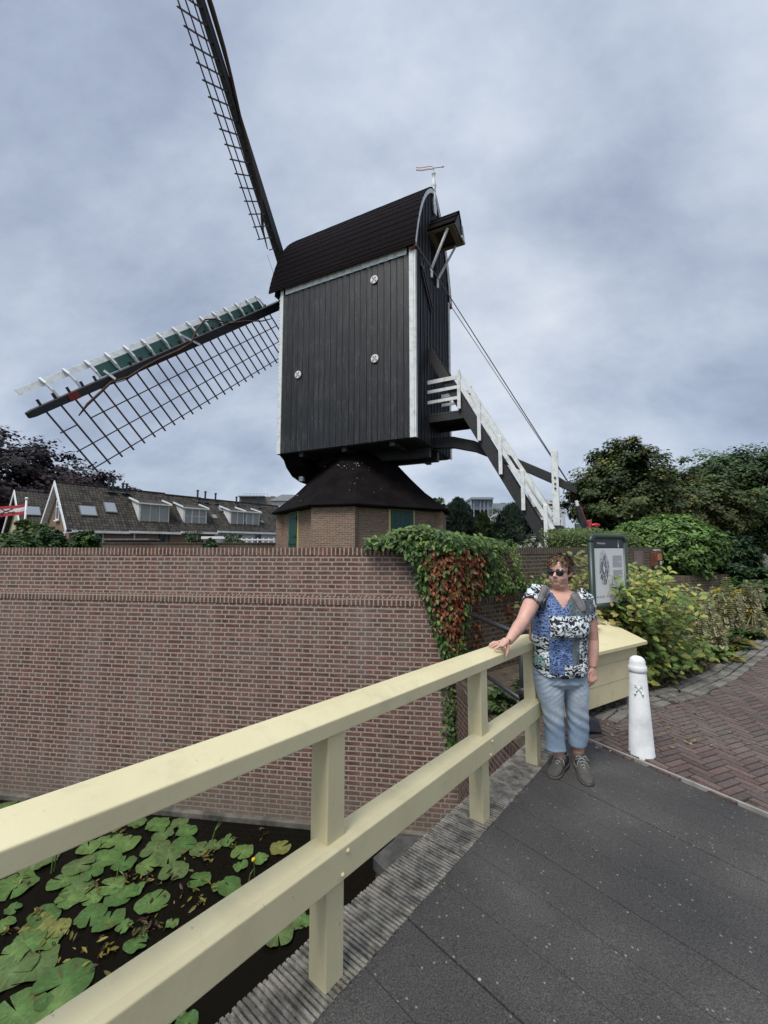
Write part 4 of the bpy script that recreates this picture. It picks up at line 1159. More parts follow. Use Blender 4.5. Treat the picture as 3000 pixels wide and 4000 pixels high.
# ---- sails
tl = R(6); e3 = (MS * math.cos(tl) + V(0, 0, math.sin(tl))).normalized(); e1 = MR.copy(); e2 = e3.cross(e1).normalized()
if e2.z < 0: e2 = -e2
HUB = MK + MS * 7.2 + MR * 2.03 + V(0, 0, 14.0) + e1 * .28 + e2 * -.24
g = MB(); g.tube([Q(5.6, 2.03, 13.72), HUB + e3 * .35], [.3, .28], 12); g.build('windshaft', M['black'], mill, smooth=True)
g = MB(); g.box(HUB, e1 * .75, e2 * .75, e3 * .8); g.build('canister', M['black'], mill, bevel=.04)
bar_m = mat('sail_bar_wood', (.030, .024, .022), .7, (.060, .045, .040), 5)
bar_red = mat('sail_bar_rust', (.085, .028, .016), .7)
cloth_m = mat('rolled_sail_cloth', (.045, .020, .015), .85, (.085, .042, .030), 6, bump=.5, bscale=20)
def sail(ang, full):
    d = e1 * math.cos(ang) + e2 * math.sin(ang)
    p = e1 * math.cos(ang + math.pi / 2) + e2 * math.sin(ang + math.pi / 2)     # lattice side (counter-clockwise)
    Lt = 13.05
    sl = bpy.data.objects.new('sail', bpy.data.meshes.new('sail')); COL.objects.link(sl); sl.parent = mill
    g = MB(); rings = []
    for t_, w_, h_ in ((0, .36, .34), (5, .31, .30), (9, .26, .24), (Lt - .15, .20, .17), (Lt, .16, .12)):
        c = HUB + d * t_
        rings.append([c - p * w_ / 2 - e3 * h_ / 2, c + p * w_ / 2 - e3 * h_ / 2, c + p * w_ / 2 + e3 * h_ / 2, c - p * w_ / 2 + e3 * h_ / 2])
    g.loft(rings); stock = g.build('tmp', [M['black']], mill)
    sl.data = stock.data; bpy.data.objects.remove(stock)
    bv = sl.modifiers.new('bevel', 'BEVEL'); bv.width = .012; bv.limit_method = 'ANGLE'
    Wl = 1.93; be = R(12.5); lp = (p * math.cos(be) - e3 * math.sin(be))
    nb = 25
    bars = MB()
    t0, t1 = 2.15, Lt - .45
    for k in range(nb):
        t_ = t0 + (t1 - t0) * k / (nb - 1)
        tw = R(12.5 + 6 * (1 - t_ / Lt)); lpk = (p * math.cos(tw) - e3 * math.sin(tw))
        Lk = Wl + .07
        if k == 0: Lk = Wl * .55
        c = HUB + d * t_
        bars.bar(c - lpk * .05, c + lpk * (Lk + .08), .045, .038, up=d, mi=1 if k in (15, 20) else 0)
        bars.bar(c - lpk * .1 - e3 * .0, c - lpk * .27 - e3 * .05, .05, .06, up=d)
    bars.build('sail_bars', [bar_m, bar_red], sl)['kind'] = 'stuff'
    lb = MB()
    for q in (.37, .69, 1.0):
        prev = None
        for k in range(0, nb):
            t_ = t0 + (t1 - t0) * k / (nb - 1) + (.1 if k == nb - 1 else 0)
            tw = R(12.5 + 6 * (1 - t_ / Lt)); lpk = (p * math.cos(tw) - e3 * math.sin(tw))
            if k == 0 and q > .5: continue
            pt = HUB + d * t_ + lpk * (Wl * q) - e3 * .03
            if prev is not None and not (full and q == .37 and k == 23): lb.bar(prev, pt, .040, .034, up=lpk)
            prev = pt
    lb.build('sail_lath', bar_m, sl)
    if full:
        # leading boards with white edge, raised from the stock
        gb = MB(); gw = MB()
        for k in range(0, 15):
            ta, tb_ = 2.3 + k * .70, 2.3 + (k + 1) * .70 - .02
            o = lambda t_: HUB + d * t_
            up_ = (-p * .80 + e3 * .35).normalized()
            wa_ = .62
            if k < 12:
                a_, b_ = o(ta), o(tb_)
                gb.prism([a_ - p * .14 + e3 * .05, b_ - p * .14 + e3 * .05, b_ - p * .14 + up_ * .36 + e3 * .05, a_ - p * .14 + up_ * .36 + e3 * .05], e3 * .02)
            a_, b_ = o(ta), o(tb_ + .02)
            e_ = -p * .14 + e3 * .05 + up_ * .36
            gw.prism([a_ + e_ - up_ * .0, b_ + e_, b_ + e_ + up_ * .19, a_ + e_ + up_ * .19], e3 * .025)
            # curved white cleat
            c = o(ta) - p * .12 - e3 * .02
            pts = [c, c + up_ * .22 - e3 * .06, c + up_ * .45 - e3 * .05, c + up_ * .62 + e3 * .03]
            for a2, b2, w2 in zip(pts[:-1], pts[1:], (.06, .065, .07)): gw.bar(a2, b2, w2 * .8, w2, up=d)
        gb.build('leading_board', M['green_dark'], sl); gw.build('leading_edge', M['white'], sl)
        g = MB(); g.bar(HUB + d * 7.3 - p * .42 - e3 * .1, HUB + d * 6.75 + p * .12 - e3 * .2, .035, .08, up=d)
        g.bar(HUB + d * 10.55 - p * .30 - e3 * .1, HUB + d * 10.42 + p * .02 - e3 * .2, .035, .08, up=d)
        g.bar(HUB + d * 12.75 + p * 2.0 - e3 * .4, HUB + d * 12.5 + p * 2.05 - e3 * .42, .06, .05, up=d); g.build('white_cleat', M['white'], sl)
        cl = MB(); pts = []
        for t_, q, w_ in ((2.2, .35, .03), (3.0, .26, .05), (4.0, .0, .05), (4.9, -.15, .05), (5.6, -.50, .055), (6.0, -.58, .055), (6.6, -.38, .06), (7.1, -.05, .06), (7.8, .0, .07), (8.6, .0, .06), (9.3, .03, .06), (10.0, .12, .06), (10.6, .05, .06), (11.1, .2, .07), (11.6, .32, .07), (12.0, .5, .03)):
            pts.append((HUB + d * t_ + p * q - e3 * (.2 + .02 * math.sin(t_ * 5)), w_))
        cl.tube([a for a, b in pts], [b * .55 for a, b in pts], 8)
        cl.tube([a + p * .05 + d * .06 + e3 * .03 for a, b in pts[3:-2]], .014, 6)
        cl.build('rolled_sail', cloth_m, sl, smooth=True)
        g = MB(); c = HUB + d * 11.75 - e3 * .11; g.box(c, d * .32, p * .22, e3 * .03); g.build('red_patch', mat('red_patch', (.20, .02, .018), .6), sl)
    else:
        cl = MB(); pts = []
        for t_, q, w_ in ((2.2, .85, .02), (2.9, .75, .05), (3.3, .55, .07), (4.0, .3, .05), (6.5, .05, .05), (7.8, -.16, .07), (8.6, -.24, .09), (9.6, -.26, .10), (10.5, -.22, .08), (10.6, -.2, .10), (11.4, -.26, .10), (12.2, -.24, .1), (12.8, -.1, .05)):
            pts.append((HUB + d * t_ + p * q - e3 * .19 * (1 if t_ > 3.5 else .4), w_))
        cl.tube([a for a, b in pts], [b for a, b in pts], 8); cl.build('rolled_sail', cloth_m, sl, smooth=True)
        g = MB(); g.bar(HUB + d * 10.3 - p * .1, HUB + d * 10.5 - p * .45, .05, .05, up=d); g.build('cleat', M['tan_wood'], sl)
        g = MB(); g.tube([HUB + d * 2.0 + p * .9, HUB + d * .9 + p * 1.0 - e3 * .1, HUB - d * .6 + p * 1.05], .008, 4); g.build('cord', M['stem'], sl)
    return sl
sail(R(130.8), False); sail(R(221.2), True); sail(R(311.0), False); sail(R(41.0), False)

# ---- round house: eight sided brick base with tarred roof
RC = V(-.95, 17.1, 0); ra_ = Vector((-.22, -.975, 0)).normalized(); rb_ = Vector((.975, -.22, 0)).normalized()
def RH(a, b, z): return RC + ra_ * a + rb_ * b + V(0, 0, z)
HB, RO = .77, 3.42
octo = [(RO, -HB), (RO, HB), (HB, RO), (-HB, RO), (-RO, HB), (-RO, -HB), (-HB, -RO), (HB, -RO)]
eave = 3.10
g = MB()
for k in range(4):
    c_, s_ = math.cos(k * math.pi / 2), math.sin(k * math.pi / 2)
    f = lambda a, b: (a * c_ - b * s_, a * s_ + b * c_)
    q = [f(RO, -HB), f(RO, HB), f(RO - .8, HB), f(RO - .8, -HB)]
    g = MB(); g.loft([[RH(a, b, z) for a, b in q] for z in (1.0, eave + .1)]); g.build('brick_pier', M['brick_tan'], mill)
ins = .34
g = MB()
q = []
for k in range(4):
    c_, s_ = math.cos(k * math.pi / 2), math.sin(k * math.pi / 2)
    f = lambda a, b: (a * c_ - b * s_, a * s_ + b * c_)
    q += [f(RO - ins, HB + .02), f(HB + .02, RO - ins)]
g.loft([[RH(a, b, z) for a, b in q] for z in (1.0, eave + .08)])
g.build('brick_wall', M['brick_tan'], mill)
# roof
def octring(sc, z, rnd=0): return [RH(a * sc, b * sc, z) for a, b in octo]
def blend(sc, z, w):
    out = []
    for a, b in octo:
        L2 = math.hypot(a, b); rr = RO * 1.02
        out.append(RH(sc * (a * (1 - w) + a / L2 * rr * w), sc * (b * (1 - w) + b / L2 * rr * w), z))
    return out
g = MB(); rings = [octring(1.045, eave - .05), octring(1.06, eave + .02), octring(1.02, eave + .12), octring(.80, 3.80), blend(.62, 4.42, .2), blend(.47, 4.98, .5), blend(.40, 5.22, .7), blend(.33, 5.36, .8), blend(.25, 5.45, .9)]
g.loft(rings); g.build('base_roof', M['tar_felt'], mill, bevel=.03)
# droppings on the roof felt
rq = random.Random(7); g = MB()
def roof_face(px, py): return None
for k in range(46):
    px = rq.choice([rq.uniform(1310, 1420), rq.uniform(1240, 1600), rq.uniform(1130, 1180)]); py = rq.uniform(1825, 1930) if px > 1200 else rq.uniform(1935, 1975)
    if px < 1420 and rq.random() < .6: py = rq.uniform(1808, 1835)
    zf_ = None
    for Yt in np.linspace(13.4, 17.5, 160):
        p_ = atY(px, py, Yt); l = p_ - RC; a_, b_ = abs(l.dot(ra_)), abs(l.dot(rb_))
        m_ = max(a_ / RO, b_ / RO, (a_ + b_) / (RO + HB))
        zr = eave + .12 + (1.02 - m_) / .22 * .68 if m_ > .8 else 3.80 + (.8 - m_) / .33 * 1.18
        if m_ < 1.03 and p_.z < zr + .05: zf_ = p_; break
    if zf_ is None: continue
    sz = rq.uniform(.008, .022) if rq.random() < .85 else .035
    g.lathe(zf_ + V(0, -.03, .02), [(.001, -sz * .6), (sz, -sz * .2), (sz * .8, sz * .3), (.001, sz * .6)], 6)
g.build('bird_droppings', mat('droppings', (.32, .31, .30), .8), mill)['kind'] = 'stuff'
# door on the left face and shutter on the right face
def on_face(k, u, z, out):       # k=0: right of the front pier, k=-1: left of it
    if k == 0: a0, a1 = (RO - ins, HB + .02), (HB + .02, RO - ins)
    else: a0, a1 = (RO - ins, -HB - .02), (HB + .02, -RO + ins)
    p0, p1 = RH(*a0, 0), RH(*a1, 0); d = (p1 - p0).normalized(); n_ = Vector((d.y, -d.x, 0))
    if n_.dot(p0 - RC) < 0: n_ = -n_
    return p0 + d * u + n_ * out + V(0, 0, z), d, n_
def leafdoor(k, u, w, z0, z1, name, hinge_left):
    c, d, n_ = on_face(k, u, (z0 + z1) / 2, .02)
    g = MB(); g.box(c, d * (w + .14), n_ * .06, V(0, 0, z1 - z0 + .1)); fr = g.build(name + '_frame', M['cream_trim'], mill)
    g = MB(); nbd = 5
    for i in range(nbd):
        g.box(c + n_ * .035 + d * (w * ((i + .5) / nbd - .5)), d * (w / nbd - .008), n_ * .05, V(0, 0, z1 - z0))
    if name == 'door': g.box(c + n_ * .07 + V(0, 0, -.28), d * w, n_ * .04, V(0, 0, .06))
    g.build(name, M['green_dark'], fr)
    g = MB(); hs_ = (.40, -.02, -.38) if name == 'door' else (.62, )
    for h in hs_:
        sg = -1 if hinge_left else 1
        cc_ = c + n_ * .075 + V(0, 0, h * (z1 - z0) * .5 * 1.9) + d * sg * w * .22
        g.box(cc_, d * w * .5, n_ * .015, V(0, 0, .035)); g.box(cc_ + d * sg * w * .25, d * .06, n_ * .03, V(0, 0, .13))
    g.build('hinge', M['black_metal'], fr)
leafdoor(-1, 1.95, .85, 1.25, 3.02, 'door', True)
leafdoor(0, 1.75, .98, 1.95, 3.02, 'shutter', True)

# ================================================================ HOUSES
hd = V(.6, .8, 0); hn = V(.8, -.6, 0); HR0 = V(-28.25, 36.0, 0)
def HP(px, py, off):
    o = HR0 + hn * off + V(0, 0, EYE); d = ray(px, py); t = (o - O).dot(hn) / d.dot(hn)
    p = O + d * t; return (p - HR0).dot(hd), p.z
def HX(t, off, z): return HR0 + hd * t + hn * off + V(0, 0, z)
def tile_mat():
    m = bpy.data.materials.new('mossy_roof_tile'); m.use_nodes = True
    t = m.node_tree; bs = t.nodes['Principled BSDF']; bs.inputs['Roughness'].default_value = .9; bs.inputs['Specular IOR Level'].default_value = .2
    uv = N(t, 'ShaderNodeUVMap'); uv.uv_map = 'UVMap'
    br = N(t, 'ShaderNodeTexBrick', offset=.0, squash=1)
    for k, v in (('Scale', 1), ('Brick Width', .27), ('Row Height', .235), ('Mortar Size', .022), ('Mortar Smooth', .9), ('Bias', 0)): br.inputs[k].default_value = v
    br.inputs['Color1'].default_value = (.030, .027, .025, 1); br.inputs['Color2'].default_value = (.085, .076, .066, 1); br.inputs['Mortar'].default_value = (.012, .011, .010, 1)
    t.links.new(uv.outputs[0], br.inputs[0])
    n = N(t, 'ShaderNodeTexNoise'); n.inputs['Scale'].default_value = .8; n.inputs['Detail'].default_value = 9; n.inputs['Roughness'].default_value = .75; t.links.new(uv.outputs[0], n.inputs[0])
    c = mixc(t, math_node(t, 'MULTIPLY', ramp(t, n.outputs[0], [(.45, 0.0), (.65, 1.0)]), .45), br.outputs[0], (.085, .082, .050))
    t.links.new(c, bs.inputs['Base Color'])
    b = N(t, 'ShaderNodeBump'); b.inputs['Strength'].default_value = 1; b.inputs['Distance'].default_value = .05; b.invert = True
    t.links.new(br.outputs['Fac'], b.inputs['Height']); t.links.new(b.outputs[0], bs.inputs['Normal'])
    return m
M['tile'] = tile_mat()
M['white_wall'] = mat('white_render', (.55, .56, .57), .7, (.66, .67, .68), 2)
M['cream_frame'] = mat('cream_window_frame', (.55, .53, .40), .5)
M['curtain'] = mat('net_curtain', (.22, .23, .21), .8, (.34, .35, .33), 6, stretch=(6, 6, .6))
def pane_frame(par, a, b, off, n, frame, pane, depth=.06, fr=.07, mull=None):
    """window: a=(t0,z0) b=(t1,z1) on the plane off"""
    (t0, z0), (t1, z1) = a, b
    g = MB(); g.box(HX((t0 + t1) / 2, off, (z0 + z1) / 2), hd * (t1 - t0), hn * .05, V(0, 0, z1 - z0)); w = g.build('window', pane, par)
    g = MB(); o = off + .045
    for z_ in (z0 + fr / 2, z1 - fr / 2): g.box(HX((t0 + t1) / 2, o, z_), hd * (t1 - t0 + .02), hn * depth, V(0, 0, fr))
    for k in range(n + 1): g.box(HX(t0 + fr / 2 + (t1 - t0 - fr) * k / n, o, (z0 + z1) / 2), hd * fr, hn * (depth + .004), V(0, 0, z1 - z0 - fr * 1.2))
    if mull:
        for m_ in mull: g.box(HX((t0 + t1) / 2, o, z0 + (z1 - z0) * m_), hd * (t1 - t0), hn * .03, V(0, 0, .04))
    g.build('frame', frame, w); return w
def house(name, label, t0, t1, ze, zr, wallm, gable=False, hwid=3.4, over=.38):
    h = thing(name, label, 'house', HX((t0 + t1) / 2, 0, 0), None)
    g = MB(); prof = [(-hwid + .3, -.1), (hwid - .3, -.1), (hwid - .3, ze), (0, zr - .25), (-hwid + .3, ze)]
    g.prism([HX(t0 + .002, o, z) for o, z in prof], hd * (t1 - t0 - .004)); g.build('wall', wallm, h)
    g = MB(); sl = (zr - ze) / hwid; th_ = .14; ta = t0 - (over if gable else -.003); ov = .30
    for sg in (1, -1):
        q = [(sg * (hwid + ov) , ze - sl * ov), (0, zr), (0, zr - th_ * 1.6), (sg * (hwid + ov), ze - sl * ov - th_)]
        g.prism([HX(ta, o, z) for o, z in q], hd * (t1 - ta - .003))
    g.bar(HX(ta, 0, zr + .02), HX(t1, 0, zr + .02), .2, .12)
    r = g.build('roof', M['tile'], h)
    g = MB(); g.bar(HX(t0, hwid + ov + .02, ze - sl * ov - .1), HX(t1 - .01, hwid + ov + .02, ze - sl * ov - .1), .16, .2); g.build('gutter', M['white'], h)
    if gable:
        g = MB()
        for sg in (1, -1): 
            q = [(sg * (hwid + ov + .05), ze - sl * ov - .32), (sg * (hwid + ov + .05), ze - sl * ov + .03), (0, zr + .12), (0, zr - .34)]
            g.prism([HX(ta - .06, o, z) for o, z in q], hd * .07)
            q2 = [(sg * (hwid + ov), ze - sl * ov - .2), (0, zr - .24), (0, zr - .27), (sg * (hwid + ov), ze - sl * ov - .24)]
            g.prism([HX(ta, o, z) for o, z in q2], hd * over)
        g.build('verge_board', M['white'], h)
    return h, r
def dormer(h, pxa, pya, pxb, pyb, off, zr, ze, frame, n, rise=.55, hwid=3.4, mull=None):
    (t0, z0), (t1, z1) = HP(pxa, pyb, off), HP(pxb, pya, off)
    z0b, z1b = z0, z1; sl = (zr - ze) / hwid
    # where the dormer roof meets the main roof
    zt = z1 + rise; obk = (zr - zt) / sl
    rz = lambda o: zr - sl * o
    d = bpy.data.objects.new('dormer', None)
    g = MB(); g.prism([HX(t0 - .06, o, z) for o, z in ((off, rz(off) - .1), (off, z1), (obk, zt), )], hd * .06)
    g.prism([HX(t1, o, z) for o, z in ((off, rz(off) - .1), (off, z1), (obk, zt), )], hd * .06)
    g.prism([HX(t0, o, z) for o, z in ((off - .01, rz(off) - .15), (off - .01, z1), (obk, zt - .05), (obk, zt - .4))], hd * (t1 - t0))
    dm = g.build('dormer', M['white_wall'], h)
    g = MB(); g.prism([HX(t0 - .2, o, z) for o, z in ((off + .25, z1 + .03), (obk - .1, zt + .06), (obk - .1, zt - .02), (off + .25, z1 - .04))], hd * (t1 - t0 + .4)); g.build('dormer_roof', M['tile'], dm)
    g = MB(); g.bar(HX(t0 - .2, off + .27, z1 + .0), HX(t1 + .2, off + .27, z1 + .0), .08, .12); 
    g.bar(HX(t0 - .2, off + .2, z1 + .06), HX(t0 - .2, obk, zt + .10), .08, .14); g.bar(HX(t1 + .2, off + .2, z1 + .06), HX(t1 + .2, obk, zt + .10), .08, .14); g.build('fascia', M['white'], dm)
    pane_frame(h, (t0, z0), (t1, z1 - .05), off + .02, n, frame, M['curtain'], mull=mull)
    return dm
def skylight(h, px, py, w, ht, zr, ze, hwid=3.4):
    sl = (zr - ze) / hwid; nv = (hn * sl + V(0, 0, 1)).normalized(); dn = (hn - V(0, 0, sl)).normalized()
    d = ray(px, py); o = HX(0, 0, zr); tt = (o - O).dot(nv) / d.dot(nv); c = O + d * tt + nv * .07
    g = MB(); g.box(c, hd * w, dn * ht, nv * .10); fr = g.build('skylight', M['lead'], h)
    g = MB(); g.box(c + nv * .055, hd * (w - .14), dn * (ht - .14), nv * .02); g.build('pane', mat('skylight_glass', (.20, .22, .24), .15, spec=.8), fr)
tE = [HP(230, 1881, 0)[0] + .1]
for px in (500, 700, 843, 1150): tE.append(HP(px, 2060, 3.3)[0])
h1, r1 = house('terraced_house', 'brick end house with white gable boards and two skylights in a mossy tile roof', tE[0], tE[1], 3.45, 7.35, M['brick_house'], True)
skylight(h1, 343, 1998, 1.25, 1.15, 7.35, 3.45); skylight(h1, 430, 1985, .95, 1.25, 7.35, 3.45)
h2, _ = house('terraced_house', 'terraced house with the wide cream framed dormer and three tall panes', tE[1], tE[2], 3.5, 7.3, M['brick_house'])
dormer(h2, 543, 1975, 660, 2040, 2.75, 7.3, 3.5, M['cream_frame'], 3)
h3, _ = house('terraced_house', 'terraced house with white dormer of small cross barred panes', tE[2], tE[3], 3.6, 7.2, M['brick_house'])
dormer(h3, 717, 1990, 806, 2044, 2.75, 7.2, 3.6, M['white'], 3, mull=(.5,))
h4, _ = house('terraced_house', 'terraced house with white painted lower wall and twin dormer windows', tE[3], tE[4], 3.75, 7.15, M['white_wall'])
dormer(h4, 898, 2000, 952, 2050, 2.75, 7.15, 3.75, M['white'], 2); dormer(h4, 960, 2004, 1012, 2052, 2.75, 7.15, 3.75, M['white'], 2)
skylight(h3, 836, 2020, .6, .6, 7.2, 3.6); skylight(h4, 866, 1992, .8, .7, 7.15, 3.75); skylight(h4, 1022, 2040, .5, .5, 7.15, 3.75)
# gable window and lower windows
def gable_win(h, t, offc, z0, z1, w, arch):
    g = MB(); g.box(HX(t - .03, offc, (z0 + z1) / 2), hn * w, hd * .06, V(0, 0, z1 - z0)); wdw = g.build('window', M['glass'], h)
    g = MB(); f = .09
    for o in (offc - w / 2, offc + w / 2): g.box(HX(t - .07, o, (z0 + z1) / 2), hn * f, hd * .07, V(0, 0, z1 - z0 + .05))
    for z_ in (z0, z0 + (z1 - z0) * .66, z1): g.box(HX(t - .07, offc, z_), hn * (w + f), hd * .074, V(0, 0, f))
    g.box(HX(t - .12, offc, z0 - .1), hn * (w + .3), hd * .16, V(0, 0, .12)); g.build('frame', M['white'], wdw)
gable_win(h1, tE[0], .15, 4.1, 5.75, .75, True); gable_win(h1, tE[0], 1.9, 1.7, 2.95, .9, True)
for (h, a, b, fr_) in ((h1, 372, 404, M['white']), (h2, 620, 662, M['black']), (h3, 728, 770, M['white']), (h4, 865, 890, M['white']), (h4, 925, 948, M['white']), (h4, 992, 1022, M['white'])):
    ta, za = HP(a, 2130, 3.12); tb_, zb4 = HP(b, 2082 if h is not h4 else 2086, 3.12); pane_frame(h, (ta, za), (tb_, zb4), 3.12, 1 if b - a < 34 else 2, fr_, M['glass'])
g = MB()
for px in (302, 524): g.tube([HX(HP(px, 2075, 3.3)[0], 3.42, 3.05), HX(HP(px, 2075, 3.3)[0], 3.42, 0)], .05, 6)
g.build('drainpipe', M['white'], h1)
rc = random.Random(2)
for h, lst, zr in ((h1, (420, 436, 475, 490), 7.35), (h3, (768, 798), 7.2), (h4, (838, 920, 1005), 7.15)):
    for px in lst:
        t_ = HP(px, 1920, 0)[0]; g = MB(); hh_ = rc.uniform(.5, .9)
        g.tube([HX(t_, .25, zr - .5), HX(t_, .25, zr + hh_)], .10, 8); g.tube([HX(t_, .25, zr + hh_ - .12), HX(t_, .25, zr + hh_)], .15, 8)
        if px % 2: g.bar(HX(t_, .25, zr + hh_), HX(t_ + .15, .25, zr + hh_ + .25), .08, .06)
        ch = g.build('flue_pipe', M['black_metal'], h)
        g = MB(); g.box(HX(t_, .5, zr - .45), hd * .5, hn * .5, V(0, 0, .12)); g.build('flashing', M['lead'], h)
# detached gabled house at the far left
hb = thing('gabled_house', 'small house at the far left with pale gable boards behind the flag', 'house', V(-39, 42, 0))
_hr = HR0.copy(); HR0 = atY(40, 2138, 41); HR0.z = 0
g = MB(); ze, zr, hwid = 3.4, 7.3, 3.3
g.prism([HX(.4, o, z) for o, z in ((-hwid, -.1), (hwid, -.1), (hwid, ze), (0, zr - .2), (-hwid, ze))], hd * 9); g.build('wall', mat('pale_yellow_render', (.42, .38, .26), .8), hb)
g = MB(); sl = (zr - ze) / hwid
for sg in (1, -1): g.prism([HX(0, o, z) for o, z in ((sg * (hwid + .5), ze - sl * .5), (0, zr), (0, zr - .22), (sg * (hwid + .5), ze - sl * .5 - .14))], hd * 9.6)
g.build('roof', M['tile'], hb)
g = MB()
for sg in (1, -1): g.prism([HX(-.07, o, z) for o, z in ((sg * (hwid + .55), ze - sl * .5 - .35), (sg * (hwid + .55), ze - sl * .5 + .02), (0, zr + .1), (0, zr - .34))], hd * .08)
g.build('verge_board', M['white'], hb)
g = MB()
for z_ in (4.2, 5.6): g.box(HX(.36, 1.0, z_), hn * .9, hd * .05, V(0, 0, .06))
for o_ in (.6, 1.0, 1.4): g.box(HX(.36, o_, 4.9), hn * .06, hd * .05, V(0, 0, 1.4))
g.build('window', M['white'], hb)
skylight(hb, 125, 1998, 1.3, 1.2, zr, ze, hwid)
HR0 = _hr
# garden sheds, white fence, low wall in front of the houses
sh = thing('garden_shed', 'dark flat roofed shed with red tile edge in front of the end house', 'shed', atY(490, 2138, 27) - V(0, 0, EYE))
g = MB(); a, b = atY(412, 2118, 27), atY(578, 2118, 27); g.box(V((a.x + b.x) / 2, 27.6, 1.0), V(b.x - a.x, 0, 0), V(0, 1.2, 0), V(0, 0, 2.3)); g.build('wall', M['black'], sh)
g = MB(); g.box(V((a.x + b.x) / 2, 27.6, 2.2), V(b.x - a.x + .2, 0, 0), V(0, 1.4, 0), V(0, 0, .10)); g.build('roof', M['lead'], sh, bevel=.02)
ga = thing('garden_canopy', 'white flat garden canopy beside the ivy covered house front', 'canopy', atY(830, 2138, 33) - V(0, 0, EYE))
g = MB(); a, b = atY(785, 2101, 33), atY(880, 2101, 33)
g.box(V((a.x + b.x) / 2, 33.5, a.z), V(b.x - a.x, 0, 0), V(0, 1.0, 0), V(0, 0, .2)); g.build('roof', M['white'], ga, bevel=.03)
g = MB()
for x_ in (a.x + .1, (a.x + b.x) / 2, b.x - .1): g.box(V(x_, 33.4, a.z / 2), V(.1, 0, 0), V(0, .1, 0), V(0, 0, a.z))
g.build('post', M['white'], ga)
wfe = thing('white_fence', 'white garden fence in front of the white painted house', 'fence', atY(960, 2138, 36) - V(0, 0, EYE))
g = MB(); a, b = atY(900, 2108, 36), atY(1070, 2108, 36)
for z_ in (a.z, a.z - .45, a.z - .9): g.bar(V(a.x, 36, z_), V(b.x, 36, z_), .05, .12)
for k in range(9): x_ = a.x + (b.x - a.x) * k / 8; g.box(V(x_, 36.05, a.z / 2 + .1), V(.09, 0, 0), V(0, .09, 0), V(0, 0, a.z + .1))
g.build('fence_panel', M['white'], wfe)
lw = thing('garden_wall', 'low dark brick wall running behind the rampart in front of the houses', 'wall', V(-12, 19, 1.2))
g = MB(); g.box(V(-11, 19.5, 1.45), V(20, 1.2, 0), V(-.02, .3, 0), V(0, 0, .86)); g.build('wall_face', M['brick_dark'], lw)
g = MB(); g.box(V(-11, 19.5, 1.90), V(20, 1.2, 0), V(-.02, .36, 0), V(0, 0, .05)); g.build('coping', M['brick_dark'], lw)
# flag pole and flag
fpz = thing('flagpole', 'white flagpole at the left edge among green shrubs', 'flagpole', atY(97, 2138, 22) - V(0, 0, .5))
a = atY(104, 1950, 22); b = atY(94, 2080, 22)
g = MB(); g.tube([V(a.x, 22, .9), V(a.x, 22, a.z)], [.06, .045], 10); g.lathe(V(a.x, 22, a.z), [(.07, 0), (.09, .03), (.05, .09), (.001, .11)], 10); g.build('pole', M['white'], fpz, smooth=True)
fl_o = thing('flag', 'red and white flag with crossed keys hanging from the flagpole', 'flag', V(a.x - .1, 22, a.z - .2))
fr_, fw_ = mat('flag_red', (.38, .030, .045), .8), mat('flag_white', (.62, .62, .62), .8)
def flagpt(u, v, d=0):           # u 0..1 away from the pole, v 0..1 down
    return V(a.x - .08 - 1.75 * u, 22 + .16 * math.sin(u * 7.5 + v * 1.2) + d, a.z - .20 - .56 * v - .22 * math.sin(u * 2.4) * .6 - .10 * u)
for v0, v1, m_ in ((0, .30, fr_), (.30, .68, fw_), (.68, 1, fr_)):
    g = MB(); g.loft([[flagpt(u, v0), flagpt(u, v1), flagpt(u, v1, .008), flagpt(u, v0, .008)] for u in np.linspace(0, 1, 15)]); g.build('stripe', m_, fl_o)
g = MB()
for sg in (-1, 1):
    ps = [flagpt(.48 + sg * .13 * k, .5 + .2 * k, -.012) for k in np.linspace(-1, 1, 5)]; g.tube(ps, .018, 5)
    c_ = (.48 + sg * .16, .68); g.tube([flagpt(c_[0] + .03 * math.cos(q), c_[1] + .07 * math.sin(q), -.012) for q in np.linspace(0, 6.3, 9)], .014, 5)
    g.tube([flagpt(.48 - sg * .13, .30, -.012), flagpt(.48 - sg * .09, .28, -.012)], .02, 5)
g.build('key_emblem', mat('flag_ink', (.09, .03, .04), .8), fl_o)

# ================================================================ DISTANT BUILDINGS
def block(par, name, pa, pb, Y, dy, m, zbot=0):
    a, b = atY(*pa, Y), atY(*pb, Y); g = MB(); z1_, z0_ = a.z, (b.z if zbot is None else zbot)
    g.box(V((a.x + b.x) / 2, Y + dy / 2, (z1_ + z0_) / 2), V(b.x - a.x, 0, 0), V(0, dy, 0), V(0, 0, z1_ - z0_)); return g.build(name, m, par)
M['bld_dark'] = mat('dark_cladding', (.030, .036, .036), .6, (.045, .050, .050), 1)
M['bld_glass'] = mat('facade_glass', (.17, .22, .26), .2, (.26, .31, .35), .4)
M['bld_steel'] = mat('steel_grey', (.24, .28, .31), .5)
db = thing('modern_building', 'dark clad building with a glass rooftop box behind the conifers', 'building', V(20, 60, 0))
block(db, 'wall', (1640, 1972), (1905, 2100), 60, 12, M['bld_dark']); block(db, 'terrace', (1830, 1966), (1990, 1972), 61, 10, M['bld_steel'], 5)
gl = block(db, 'rooftop_box', (1843, 1952), (1922, 1975), 58.5, 3.5, M['bld_glass'], 7.0)
g = MB(); A_, B_ = atY(1838, 1948, 58.3), atY(1925, 1956, 58.3)
g.box(V((A_.x + B_.x) / 2, 60, A_.z), V(B_.x - A_.x, 0, 0), V(0, 4.4, 0), V(0, 0, .3))
